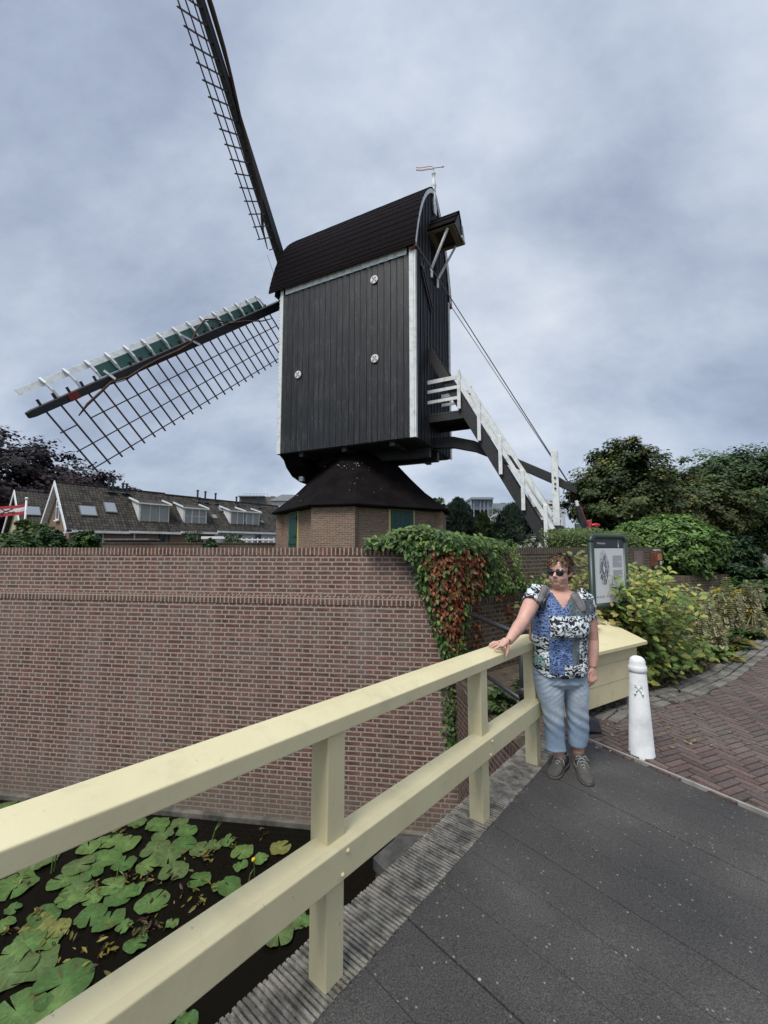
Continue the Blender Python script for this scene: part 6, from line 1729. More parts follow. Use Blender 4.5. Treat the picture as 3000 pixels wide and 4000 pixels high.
# box hedge and bushes above the wing wall
rg = np.random.default_rng(91)
hg = thing('box_hedge', 'clipped green hedge along the top of the old brick wall', 'hedge', A + W2d * 3.5 - W2n * 1.0 + V(0, 0, 1.2))
pos, nrm = [], []
for k in range(15000):
    t_ = rg.uniform(4.05, 7.0); u = rg.uniform(-.42, .42); h = 1.35 + (rg.random() ** .5) * .66 + .06 * math.sin(t_ * 5) + .04 * math.sin(t_ * 13) + (.10 if 4.5 < t_ < 5.2 else 0)
    if abs(u) < .3 and h < 1.93 and t_ > 4.3: u = math.copysign(rg.uniform(.34, .44), u)
    p = A + W2d * t_ - W2n * (.95 + u) + V(0, 0, h); pos.append(p); nrm.append(V(rg.normal() * .5, -.6 + rg.normal() * .4, .8 + rg.normal() * .4))
leaf_mesh('foliage', np.array(pos), np.array(nrm), .045 * (.7 + .7 * rg.random(len(pos))), pal(rg, len(pos), [(.085, .140, .030), (.115, .180, .040), (.055, .100, .024), (.16, .19, .055)], .3), M['leaf'], hg, .6, six=False, rg=rg)
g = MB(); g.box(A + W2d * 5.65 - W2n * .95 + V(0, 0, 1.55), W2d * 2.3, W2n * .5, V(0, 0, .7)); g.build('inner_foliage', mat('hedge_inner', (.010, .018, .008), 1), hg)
def wbush(px0, px1, yt, Y, name, label, cols, seed, leaf=.06, n=90, per=45, zb=1.2):
    a, b = atY(px0, yt, Y), atY(px1, yt, Y); rx = (b.x - a.x) / 2; hz = (a.z - zb) / 2
    return bush(name, label, 'shrub', ((a.x + b.x) / 2, Y, zb), ((a.x + b.x) / 2, Y, zb + hz), (rx, rx * .8, hz), cols, n, per, leaf, seed, hollow=.55, six=False, aspect=.6)
wbush(1890, 2035, 2098, 9.5, 'garden_bush', 'green bush between the creeper and the white flowers', LG, 92)
wbush(2030, 2125, 2100, 9.2, 'white_flower_bush', 'small bush covered in tiny white flowers at the stair foot', [(.42, .42, .34), (.10, .12, .05), (.50, .49, .42)], 93, leaf=.035, n=80, per=45)
wbush(1660, 1740, 2110, 10, 'garden_bush', 'low green bush in front of the round brick base', LG, 94)
wbush(-80, 150, 2085, 12, 'garden_shrub', 'bright green shrub overhanging the rampart at the left edge', [(.060, .115, .025), (.085, .150, .035), (.040, .080, .020)], 95, leaf=.10, n=170, per=50)
wbush(60, 185, 2034, 17, 'garden_shrub', 'tall yellowish green shrub behind the flagpole foot', [(.075, .110, .022), (.10, .14, .03), (.045, .075, .018)], 96, leaf=.13, n=170, per=50)
wbush(120, 262, 2065, 14, 'garden_shrub', 'dark green shrub in front of the gable end', [(.035, .075, .020), (.055, .105, .028)], 97, leaf=.11, n=150, per=50)
wbush(286, 388, 2070, 16, 'garden_shrub', 'small round green shrub before the lower window', [(.040, .085, .020), (.065, .120, .03)], 98, leaf=.11, n=110, per=50)
wbush(700, 792, 2070, 30, 'wall_creeper_bush', 'green climber covering the house front beside the canopy', [(.030, .065, .018), (.05, .09, .025)], 99, leaf=.14, n=80, per=40, zb=0)
wbush(792, 862, 2108, 18.6, 'garden_shrub', 'dark bush spilling over the low garden wall', [(.025, .055, .018), (.04, .08, .024)], 100, leaf=.09, n=60, per=40)
wbush(860, 975, 2088, 24, 'garden_shrub', 'round green bush before the white painted house', [(.045, .090, .022), (.07, .13, .03)], 101, leaf=.12, n=80, per=45, zb=.5)

# ================================================================ LILY PADS
PADS = [(850,310,60),(970,300,50),(880,360,60),(1010,345,55),(745,295,45),(590,395,65),(690,410,65),(480,430,60),(840,440,70),(990,420,70),(1090,440,55),(1160,415,45),(910,485,70),(1310,455,55),(1515,430,55),(1405,495,42),(1300,528,40),(560,490,80),(430,530,70),(670,515,65),(800,530,60),(940,560,70),(1075,605,60),(1240,640,65),(80,640,95),(15,650,70),(340,610,70),(490,575,60),(600,640,70),(650,690,70),(720,665,52),(420,650,80),(380,705,65),(500,705,60),(825,725,75),(490,800,78),(590,825,74),(240,800,80),(200,855,80),(310,875,65),(260,935,65),(140,950,90),(60,1020,80),(190,1060,110),(60,1110,100),(340,1170,125),(90,1320,115),(300,1300,110),(1500,900,85),(1590,815,62),(1645,825,42),(1000,1250,42),(930,1310,62),(1010,1372,58),(670,860,42),(735,950,55),(930,840,34),(70,765,40),(35,210,60),(40,255,50),(250,500,60),(180,530,55),(880,285,30),(1230,395,40),(20,850,50),(1180,640,35),(760,300,30),(10,560,45)]
rp_ = random.Random(12)
lily_groups = 'round lily pads floating in the dark canal'
pad_rib = leaf_mat('lily_pad', .32, .08)
t = M['water_leaf'].node_tree; bs = t.nodes['Principled BSDF']; at_ = [n for n in t.nodes if n.type == 'ATTRIBUTE'][0]
tc = N(t, 'ShaderNodeTexCoord'); n1_ = N(t, 'ShaderNodeTexNoise'); n1_.inputs['Scale'].default_value = 28; n1_.inputs['Detail'].default_value = 7; n1_.inputs['Roughness'].default_value = .7
n2_ = N(t, 'ShaderNodeTexNoise'); n2_.inputs['Scale'].default_value = 75; n2_.inputs['Detail'].default_value = 3; t.links.new(tc.outputs['Object'], n1_.inputs[0]); t.links.new(tc.outputs['Object'], n2_.inputs[0])
c = mixc(t, 1.0, at_.outputs[0], ramp(t, n1_.outputs[0], [(.3, .72), (.7, 1.22)]), 'MULTIPLY')
c = mixc(t, ramp(t, n2_.outputs[0], [(.66, 0.0), (.72, .8)]), c, (.05, .045, .02)); t.links.new(c, bs.inputs['Base Color'])
bp_ = N(t, 'ShaderNodeBump'); bp_.inputs['Strength'].default_value = .5; bp_.inputs['Distance'].default_value = .006; t.links.new(n1_.outputs[0], bp_.inputs['Height']); t.links.new(bp_.outputs[0], bs.inputs['Normal'])
for i, (x, y, r_) in enumerate(PADS):
    px, py = x * .7233, 3000 + y * .7233
    c = atZ(px, py, WTR + .012); r = r_ * .7233 * (c.y + .3) / FPX * rp_.uniform(.84, .98)
    rot = rp_.uniform(0, 6.28); nn = 40; el_p = rp_.uniform(.90, 1.0)
    tw_ = rp_.uniform(.06, .15); base_c = rp_.choice([(.088, .160, .046), (.066, .132, .038), (.110, .182, .054), (.092, .142, .050)])
    if rp_.random() < .07: base_c = (.16, .17, .05)
    wob = [rp_.uniform(-.05, .05) for _ in range(5)]; tilt = (rp_.uniform(-.05, .05), rp_.uniform(-.05, .05)); lift = (.003 if i % 3 else .010) + rp_.uniform(0, .006)
    vs = [(c.x, c.y, c.z + lift)]; cols = [np.array(base_c) * 1.5]
    rings_n = 3
    for q in range(1, rings_n + 1):
        f = q / rings_n
        for k in range(nn):
            a = tw_ + (6.283 - 2 * tw_) * k / (nn - 1); a_s = a
            rr = r * f * (1 + sum(w_ * math.sin((j + 2) * a + j) for j, w_ in enumerate(wob)) * f)
            notch = 1 - .12 * math.exp(-((min(a, 6.283 - a) - tw_) / .18) ** 2) * f
            lx, ly = math.cos(a_s) * rr * notch, math.sin(a_s) * rr * el_p
            X_, Y_ = lx * math.cos(rot) - ly * math.sin(rot), lx * math.sin(rot) + ly * math.cos(rot)
            z_ = c.z + lift + (X_ * tilt[0] + Y_ * tilt[1]) + f ** 3 * (.010 * math.sin(a * 3 + i) + .004 * math.sin(a * 9 + i))
            if q == rings_n and rp_.random() < .05: X_ *= .93; Y_ *= .93
            vs.append((c.x + X_, c.y + Y_, z_)); ridge = 1 + .10 * math.cos(a * 14)
            cols.append(np.array(base_c) * (1.18 - .25 * f) * ridge * rp_.uniform(.92, 1.06) if not (rp_.random() < .03) else np.array((.10, .07, .03)))
    fs = []
    for k in range(nn - 1): fs.append((0, 1 + k, 2 + k))
    for q in range(rings_n - 1):
        for k in range(nn - 1): o_ = 1 + q * nn + k; fs.append((o_, o_ + nn, o_ + nn + 1, o_ + 1))
    me = bpy.data.meshes.new('lily_pad'); cv = Vector(c)
    me.from_pydata([tuple(Vector(v) - cv) for v in vs], [], fs); me.polygons.foreach_set('use_smooth', [True] * len(fs))
    ca = me.color_attributes.new('Col', 'FLOAT_COLOR', 'POINT'); ca.data.foreach_set('color', np.concatenate([np.array(cols), np.ones((len(cols), 1))], 1).ravel())
    me.materials.append(M['water_leaf'])
    ob = bpy.data.objects.new('lily_pad', me); COL.objects.link(ob); ob.location = c
    tag(ob, 'round notched green lily pad floating on the dark canal water', 'lily pad', lily_groups)
rg = np.random.default_rng(13); pos, nrm, axs, siz, col = [], [], [], [], []
for (x, y, s_, n_) in ((1240, 400, 40, 40), (1110, 465, 55, 70), (100, 585, 70, 70), (510, 640, 40, 30), (200, 790, 60, 45), (790, 590, 60, 45), (940, 560, 45, 30), (840, 830, 60, 40), (760, 880, 60, 50), (590, 970, 50, 30), (640, 345, 50, 30), (30, 870, 40, 25), (1420, 350, 60, 18), (1060, 700, 70, 25), (700, 590, 50, 30), (150, 1030, 50, 25), (900, 640, 300, 60), (400, 900, 300, 60)):
    for k in range(int(n_ * .55)):
        p = atZ((x + rg.normal() * s_ * .5) * .7233, 3000 + (y + rg.normal() * s_ * .35) * .7233, WTR + .006 + .03 * rg.random()); pos.append(p); a = rg.random() * 6.28
        axs.append(V(math.cos(a), math.sin(a), rg.uniform(-.1, .5))); nrm.append(V(rg.normal() * .4, rg.normal() * .4, 1)); siz.append(rg.uniform(.03, .10)); col.append(pick([(.17, .15, .03), (.10, .10, .03), (.05, .055, .02), (.24, .20, .04), (.06, .03, .02)]))
o = leaf_mesh('water_weed', np.array(pos), np.array(nrm), np.array(siz), np.array(col), M['leaf'], None, .35, axis=np.array(axs), rg=rg)
tag(o, 'yellowing ragged weed floating between the lily pads', 'water weed', kind='stuff')
yf = atZ(1372 * .7233, 3000 + 585 * .7233, WTR); yl = thing('water_lily_flower', 'single yellow water lily bloom on a stalk above the canal', 'flower', yf)
tp = yf + V(-.01, 0, .16)
g = MB(); g.tube([yf - V(0, 0, .05), yf + V(.005, 0, .08), tp], .006, 6); g.build('stalk', mat('lily_stalk', (.06, .10, .03), .5), yl)
g = MB(); g.lathe(tp, [(.004, -.008), (.018, 0), (.024, .015), (.020, .03), (.008, .036), (.001, .034)], 10); g.build('bloom', mat('lily_yellow', (.65, .42, .01), .45), yl, smooth=True)
for i, (x, y, h, lean_) in enumerate(((290, 560, .30, .05), (275, 570, .26, .03), (1150, 385, .22, .08), (1140, 390, .2, .12), (630, 600, .16, .02), (690, 600, .10, -.15), (1340, 610, .12, .06))):
    b = atZ(x * .7233, 3000 + y * .7233, WTR); g = MB(); g.tube([b - V(0, 0, .04), b + V(lean_ * .4, 0, h * .6), b + V(lean_, .02, h)], [.008, .007, .002], 6)
    o = g.build('reed_shoot', mat('reed_green', (.10, .17, .04), .5), None, origin=b); tag(o, 'thin green reed shoot poking up between the lily pads', 'reed', 'green shoots among the lily pads')

# ================================================================ WOMAN
from mathutils.bvhtree import BVHTree
def C3(cx, cy, Y): return atY(1900 + .4971 * cx, 2050 + .4971 * cy, Y)
def proj(p):
    q = Vector(p) - O; zc = q.y * cP + q.z * sP; yc = -q.y * sP + q.z * cP
    return 1500 + FPX * q.x / zc, 2000 - FPX * yc / zc
WO = V(1.36, 3.27, .03)
woman = thing('person', 'woman in blue patterned shirt, cropped jeans and sunglasses leaning one hand on the railing', 'person', WO)
def ell(g, c, rx, ry, rz, n=20, m=12, rot=0):
    c = Vector(c); rings = []; cr, sr = math.cos(rot), math.sin(rot)
    for i in range(m + 1):
        a = -math.pi / 2 + math.pi * i / m; k_ = max(math.cos(a), .03)
        rings.append([c + V((rx * k_ * math.cos(q)) * cr - (ry * k_ * math.sin(q)) * sr, (rx * k_ * math.cos(q)) * sr + (ry * k_ * math.sin(q)) * cr, rz * math.sin(a)) for q in (2 * math.pi * j / n for j in range(n))])
    g.loft(rings)
def ring(cy, cl, cr, Y, df, db, n=36, e=2.3, bust=0):
    a, b = C3(cl, cy, Y), C3(cr, cy, Y); c = (a + b) / 2; w = (b - a).length / 2; out = []
    for j in range(n):
        q = 2 * math.pi * j / n; cs, sn = math.cos(q), math.sin(q)
        x = math.copysign(abs(cs) ** (2 / e), cs) * w; d = df if sn < 0 else db
        y = math.copysign(abs(sn) ** (2 / e), sn) * d
        if bust and sn < 0:
            u = x / w; y -= bust * (math.exp(-((u + .48) / .38) ** 2) + math.exp(-((u - .48) / .38) ** 2) - .3) * abs(sn)
        out.append(V(c.x + x, c.y + y, c.z))
    return out
def remesh(g, name, m, vox, smooth=6, parent=None, post=None, origin=None):
    ob = g.build('tmp', m, parent, fixn=True)
    md = ob.modifiers.new('r', 'REMESH'); md.mode = 'VOXEL'; md.voxel_size = vox
    sm = ob.modifiers.new('s', 'SMOOTH'); sm.iterations = smooth; sm.factor = .5
    dg = bpy.context.evaluated_depsgraph_get(); me = bpy.data.meshes.new_from_object(ob.evaluated_get(dg))
    old = ob.data; ob.modifiers.clear(); ob.data = me; bpy.data.meshes.remove(old)
    me.name = name; ob.name = name
    me.materials.clear(); me.materials.append(m)
    if post: post(ob)
    me.polygons.foreach_set('use_smooth', [True] * len(me.polygons)); me.update()
    return ob
def displace(ob, fn):
    me = ob.data; n = len(me.vertices); co = np.empty(n * 3); me.vertices.foreach_get('co', co); co = co.reshape(-1, 3)
    nr = np.empty(n * 3); me.vertices.foreach_get('normal', nr); nr = nr.reshape(-1, 3)
    off = np.array(world_loc(ob.parent)); w = co + off; d = fn(w, nr); me.vertices.foreach_set('co', (co + nr * d[:, None]).ravel()); me.update()

# ---- skin
skin = bpy.data.materials.new('skin'); skin.use_nodes = True; t = skin.node_tree; bs = t.nodes['Principled BSDF']
tc = N(t, 'ShaderNodeTexCoord'); nz = N(t, 'ShaderNodeTexNoise'); nz.inputs['Scale'].default_value = 11; nz.inputs['Detail'].default_value = 5; t.links.new(tc.outputs['Object'], nz.inputs[0])
c = ramp(t, nz.outputs[0], [(.35, (.500, .265, .200)), (.62, (.590, .350, .275))]); t.links.new(c, bs.inputs['Base Color'])
bs.inputs['Roughness'].default_value = .5; bs.inputs['Subsurface Weight'].default_value = .08; bs.inputs['Subsurface Radius'].default_value = (.01, .004, .002); bs.inputs['Subsurface Scale'].default_value = 1
g = MB()
hf = V(-.70, -.714, 0).normalized(); hs_ = V(-hf.y, hf.x, 0)
hy = math.atan2(hs_.y, hs_.x)      # head yaw
HC = C3(575, 358, 3.26)
def H(x, f, z): return HC + hs_ * x + hf * f + V(0, 0, z)
ell(g, H(0, -.012, .012), .074, .092, .090, rot=hy)
ell(g, H(0, .018, -.055), .066, .068, .072, rot=hy)
for sg in (-1, 1):
    ell(g, H(.032 * sg, .045, -.052), .032, .034, .034, rot=hy)           # cheeks
    ell(g, H(.034 * sg, .066, .008), .020, .012, .010, rot=hy)            # brow
    g.tube([H(.072 * sg, -.012, .002), H(.080 * sg, -.018, -.012), H(.078 * sg, -.012, -.036), H(.070 * sg, -.004, -.046)], [.008, .012, .010, .006], 8)   # ears
ell(g, H(0, .050, -.098), .030, .028, .024, rot=hy)                      # chin
ell(g, H(0, .018, -.112), .050, .048, .030, rot=hy)                      # soft under-chin
g.tube([H(0, .076, -.002), H(0, .090, -.024), H(0, .101, -.040), H(0, .094, -.050)], [.007, .010, .0145, .009], 8)
for sg in (-1, 1): ell(g, H(.011 * sg, .086, -.047), .008, .010, .007, rot=hy)
g.tube([H(-.026, .070, -.0745), H(-.012, .080, -.070), H(0, .083, -.0715), H(.012, .080, -.070), H(.026, .070, -.0745)], [.003, .005, .0045, .005, .003], 6)
g.tube([H(-.022, .070, -.079), H(0, .080, -.082), H(.022, .070, -.079)], [.003, .006, .003], 6)
g.tube([C3(572, 440, 3.28), C3(585, 520, 3.29), C3(590, 590, 3.31)], [.060, .062, .075], 16)
rings = [ring(512, 520, 650, 3.29, .055, .06), ring(535, 455, 705, 3.29, .075, .07), ring(575, 405, 755, 3.28, .100, .09), ring(640, 395, 775, 3.27, .125, .10), ring(720, 395, 770, 3.27, .130, .11)]
g.loft(rings)
# arms
RS, RE, RW = C3(392, 540, 3.24), C3(283, 762, 3.09), atY(1986, 2506, 2.885)
g.tube([C3(440, 545, 3.26), RS, RS.lerp(RE, .35), RS.lerp(RE, .7), RE, RE.lerp(RW, .3), RE.lerp(RW, .65), RW], [.06, .060, .061, .054, .047, .046, .037, .0275], 18)
LS, LE, LW = C3(770, 585, 3.27), C3(826, 905, 3.28), C3(834, 1120, 3.22)
g.tube([C3(720, 560, 3.28), LS, LS.lerp(LE, .4), LS.lerp(LE, .75), LE, LE.lerp(LW, .35), LE.lerp(LW, .75), LW], [.055, .058, .062, .058, .051, .049, .039, .029], 18)
# hands: palms plus separate bent fingers
def finger(pts, r): g.tube([Vector(p) for p in pts], r, 9)
zr_ = zd(.77, 2.88) + .958
def RL(s, off, h): p = FP + U * s + VR * off; return V(p.x, p.y, zd(p.x, p.y) + h)
k_idx, k_pin = RL(1.585, .010, .985), RL(1.655, -.055, .990)
g.tube([RW, RL(1.640, .005, 1.01), RL(1.618, -.02, .990)], [.027, .026, .020], 12)
for i in range(4):
    f_ = i / 3; kn = k_idx.lerp(k_pin, f_)
    g.tube([RW.lerp(kn, .15), RW.lerp(kn, .6) + V(0, 0, .004), kn], [.016, .0145, .0115], 10)
    Lf = (.070, .080, .075, .058)[i]; dr = (U * -.80 + VR * (-.60 - .22 * (i - 1))).normalized()
    finger([kn, kn + dr * Lf * .42 + V(0, 0, .003), kn + dr * Lf * .75 - V(0, 0, .007), kn + dr * Lf - V(0, 0, .016)], [.0105, .0092, .0085, .0068])
th0 = RW.lerp(k_idx, .35)
finger([th0, RL(1.628, .032, .968), RL(1.612, .030, .938), RL(1.606, .024, .912)], [.013, .0120, .0105, .0078])
# left hand hanging, lightly curled
LH = C3(836, 1180, 3.22)
for i in range(4):
    off = (i - 1.5); kn = C3(815 + 14 * i, 1192 - 3 * i, 3.195 + .006 * i)
    g.tube([LW, LW.lerp(kn, .6), kn], [.020, .0155, .0118], 10)
    L3 = (.062, .068, .062, .048)[i]
    finger([kn, kn + V(-.004, -.012, -L3 * .5), kn + V(-.014, -.004, -L3 * .92), kn + V(-.024, .012, -L3 * 1.15)], [.0112, .0100, .0090, .0070])
finger([LW + V(-.012, -.01, -.012), C3(800, 1165, 3.19), C3(797, 1200, 3.18), C3(802, 1232, 3.18)], [.013, .0120, .0105, .0080])
# shins and ankles
RA, LA = C3(572, 1862, 3.32), C3(722, 1838, 3.33)
g.tube([C3(545, 1700, 3.30), C3(568, 1790, 3.30), RA, RA + V(0, -.01, -.06)], [.052, .042, .036, .034], 14)
g.tube([C3(716, 1690, 3.31), C3(722, 1770, 3.31), LA, LA + V(0, -.01, -.06)], [.052, .042, .036, .034], 14)
body = remesh(g, 'body', skin, .0042, 3, woman)

# mouth line, lips
g = MB(); g.tube([H(-.024, .074, -.0768), H(-.010, .0845, -.0758), H(.008, .0850, -.0760), H(.024, .074, -.0772)], [.0012, .0022, .0022, .0012], 6); g.build('mouth', mat('lip', (.26, .085, .075), .5), woman, smooth=True)

# ---- shirt
rings = [ring(505, 500, 665, 3.29, .060, .075), ring(528, 440, 715, 3.29, .085, .085), ring(565, 398, 762, 3.28, .115, .105), ring(620, 385, 785, 3.275, .135, .12), ring(690, 378, 792, 3.27, .150, .125, bust=.012),
         ring(770, 370, 792, 3.27, .165, .13, bust=.040), ring(830, 368, 790, 3.27, .165, .13, bust=.050), ring(885, 370, 782, 3.27, .150, .13, bust=.030), ring(940, 374, 774, 3.27, .145, .13, bust=.008),
         ring(1010, 374, 776, 3.27, .155, .135), ring(1080, 376, 780, 3.27, .160, .14), ring(1130, 380, 782, 3.27, .158, .142), ring(1162, 380, 786, 3.27, .152, .138)]
g = MB(); g.loft(rings)
sd_r = (RE - RS).normalized()
g.tube([C3(445, 550, 3.27), RS + sd_r * .0 + V(0, 0, .004), RS + sd_r * .07, RS + sd_r * .125], [.075, .072, .073, .074], 20)
sd_l = (LE - LS).normalized()
g.tube([C3(715, 560, 3.28), LS + V(.0, 0, .0), LS + sd_l * .08, LS + sd_l * .150], [.070, .068, .070, .071], 20)
def shirt_mat():
    m = bpy.data.materials.new('patterned_shirt'); m.use_nodes = True; t = m.node_tree; bs = t.nodes['Principled BSDF']; bs.inputs['Roughness'].default_value = .8
    tc = N(t, 'ShaderNodeTexCoord'); sp = N(t, 'ShaderNodeSeparateXYZ'); t.links.new(tc.outputs['Object'], sp.inputs[0])
    X_, Z_ = sp.outputs[0], sp.outputs[2]
    dn = N(t, 'ShaderNodeTexNoise'); dn.inputs['Scale'].default_value = 22; dn.inputs['Detail'].default_value = 2; t.links.new(tc.outputs['Object'], dn.inputs[0])
    wv = N(t, 'ShaderNodeVectorMath', operation='MULTIPLY_ADD'); wv.inputs[1].default_value = (.05, .0, .05); t.links.new(dn.outputs[1], wv.inputs[0]); t.links.new(tc.outputs['Object'], wv.inputs[2])
    fl = N(t, 'ShaderNodeMapping'); fl.inputs['Scale'].default_value = (1, .15, 1); t.links.new(wv.outputs[0], fl.inputs[0])
    def vor(sc, feat, rnd=1):
        v = N(t, 'ShaderNodeTexVoronoi', feature=feat); v.inputs['Scale'].default_value = sc; v.inputs['Randomness'].default_value = rnd; t.links.new(fl.outputs[0], v.inputs[0]); return v
    # large pale leaves on black
    v1 = vor(26, 'F1'); w1_ = N(t, 'ShaderNodeTexWave', wave_type='RINGS'); w1_.inputs['Scale'].default_value = 9; w1_.inputs['Distortion'].default_value = 14; w1_.inputs['Detail'].default_value = 2; w1_.inputs['Detail Scale'].default_value = 2.5; t.links.new(fl.outputs[0], w1_.inputs[0])
    e1_ = vor(26, 'DISTANCE_TO_EDGE')
    leaf_ = math_node(t, 'MAXIMUM', ramp(t, v1.outputs['Distance'], [(.30, 1.0), (.36, 0.0)]), ramp(t, w1_.outputs[0], [(.66, 0.0), (.74, 1.0)]))
    bw = mixc(t, leaf_, (.010, .011, .020), (.60, .66, .68))
    e2_ = vor(60, 'DISTANCE_TO_EDGE'); w2_ = N(t, 'ShaderNodeTexWave', wave_type='RINGS'); w2_.inputs['Scale'].default_value = 14; w2_.inputs['Distortion'].default_value = 18; w2_.inputs['Detail'].default_value = 3; t.links.new(fl.outputs[0], w2_.inputs[0])
    ln = math_node(t, 'MAXIMUM', ramp(t, e2_.outputs['Distance'], [(.04, 1.0), (.11, 0.0)]), ramp(t, w2_.outputs[0], [(.62, 0.0), (.82, .9)]))
    blue = mixc(t, ln, (.006, .015, .080), (.150, .235, .440))
    w3_ = N(t, 'ShaderNodeTexWave', bands_direction='X'); w3_.inputs['Scale'].default_value = 34; w3_.inputs['Distortion'].default_value = 1.5; t.links.new(tc.outputs['Object'], w3_.inputs[0])
    e3_ = vor(90, 'F1')
    band = mixc(t, ramp(t, math_node(t, 'MULTIPLY', w3_.outputs[0], e3_.outputs['Distance']), [(.18, 0.0), (.30, .8)]), (.012, .018, .030), (.20, .26, .28))
    teal = mixc(t, ramp(t, e2_.outputs['Distance'], [(.10, 0.0), (.2, 1.0)]), (.30, .42, .40), (.02, .10, .10))
    def box(x0, x1, z0, z1):
        a = math_node(t, 'MULTIPLY', math_node(t, 'GREATER_THAN', X_, x0), math_node(t, 'LESS_THAN', X_, x1)); b = math_node(t, 'MULTIPLY', math_node(t, 'GREATER_THAN', Z_, z0), math_node(t, 'LESS_THAN', Z_, z1)); return math_node(t, 'MULTIPLY', a, b)
    c = bw
    def lx(cx): return (1900 + .4971 * cx - 1500) / FPX * 3.12 * 1.0 / 1.022 - WO.x
    def lz(cy): return C3(590, cy, 3.12).z - WO.z
    for (a, b, z1, z0, col_) in ((370, 505, 668, 892, blue), (505, 668, 545, 718, blue), (660, 745, 560, 718, band), (300, 382, 600, 900, teal), (400, 505, 625, 672, band), (497, 668, 890, 1180, blue), (668, 728, 890, 1110, band), (560, 800, 716, 720, teal), (500, 810, 880, 896, band), (375, 470, 1050, 1130, teal), (745, 900, 600, 716, band), (605, 800, 1104, 1200, bw)):
        c = mixc(t, box(lx(a), lx(b), lz(z0), lz(z1)), c, col_)
    t.links.new(c, bs.inputs['Base Color']); return m
M['shirt'] = shirt_mat()
Vcut = [(2118, 2262), (2146, 2298), (2201, 2376), (2238, 2314), (2262, 2268), (2250, 2210), (2130, 2210)]
def shirt_post(ob):
    def fn(w, nr):
        d = np.zeros(len(w))
        d += .004 * np.sin(w[:, 2] * 42 + w[:, 0] * 25 + 2 * np.sin(w[:, 0] * 19)) * (w[:, 2] < 1.12) + .003 * np.sin(w[:, 0] * 60 - w[:, 2] * 30)
        return d
    displace(ob, fn)
    import bmesh
    bm = bmesh.new(); bm.from_mesh(ob.data); off = world_loc(ob.parent); dl = []
    s_end = RS + sd_r * .112; l_end = LS + sd_l * .135
    for v in bm.verts:
        p = v.co + off; q = proj(p)
        if in_poly(q[0], q[1], Vcut) and p.y < 3.31: dl.append(v)
        elif p.z > C3(585, 512, 3.29).z + .002 and abs(p.x - C3(585, 512, 3.29).x) < .09: dl.append(v)
        elif (p - s_end).dot(sd_r) > 0 and (p - s_end).length < .12 and p.x < RS.x + .005: dl.append(v)
        elif (p - l_end).dot(sd_l) > 0 and (p - l_end).length < .085 and p.x > C3(800, 700, 3.28).x + .01: dl.append(v)
    bmesh.ops.delete(bm, geom=dl, context='VERTS'); bm.to_mesh(ob.data); bm.free()
shirt = remesh(g, 'shirt', M['shirt'], .0065, 7, woman, shirt_post)
so = shirt.modifiers.new('solid', 'SOLIDIFY'); so.thickness = .004; so.offset = 0

# ---- jeans
jm = bpy.data.materials.new('light_denim'); jm.use_nodes = True; t = jm.node_tree; bs = t.nodes['Principled BSDF']; bs.inputs['Roughness'].default_value = .85
tc = N(t, 'ShaderNodeTexCoord'); sp = N(t, 'ShaderNodeSeparateXYZ'); t.links.new(tc.outputs['Object'], sp.inputs[0])
a = N(t, 'ShaderNodeTexNoise'); a.inputs['Scale'].default_value = 7; a.inputs['Detail'].default_value = 6; b = N(t, 'ShaderNodeTexNoise'); b.inputs['Scale'].default_value = 160; b.inputs['Detail'].default_value = 2
t.links.new(tc.outputs['Object'], a.inputs[0]); t.links.new(tc.outputs['Object'], b.inputs[0])
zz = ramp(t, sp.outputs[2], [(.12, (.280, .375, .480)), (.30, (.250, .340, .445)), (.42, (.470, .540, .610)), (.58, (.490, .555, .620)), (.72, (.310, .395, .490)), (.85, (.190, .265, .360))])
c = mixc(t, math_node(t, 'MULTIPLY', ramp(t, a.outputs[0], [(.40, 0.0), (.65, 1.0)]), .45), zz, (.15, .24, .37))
c = mixc(t, 1.0, c, ramp(t, b.outputs[0], [(.3, .82), (.7, 1.15)]), 'MULTIPLY'); t.links.new(c, bs.inputs['Base Color'])
g = MB()
g.loft([ring(1085, 374, 786, 3.28, .135, .125), ring(1150, 372, 790, 3.28, .142, .135), ring(1220, 378, 792, 3.28, .135, .135), ring(1262, 400, 775, 3.28, .10, .11)])
g.loft([ring(1180, 374, 598, 3.28, .115, .115), ring(1300, 396, 600, 3.28, .108, .105), ring(1400, 430, 598, 3.28, .092, .092), ring(1500, 448, 602, 3.28, .078, .080), ring(1600, 462, 606, 3.29, .072, .074), ring(1690, 468, 612, 3.295, .068, .070), ring(1762, 472, 618, 3.30, .066, .068)])
g.loft([ring(1180, 590, 792, 3.28, .115, .115), ring(1300, 606, 794, 3.28, .106, .105), ring(1400, 622, 790, 3.28, .090, .092), ring(1500, 636, 794, 3.29, .078, .080), ring(1600, 644, 798, 3.30, .072, .074), ring(1680, 648, 790, 3.305, .066, .068), ring(1728, 650, 780, 3.31, .064, .066)])
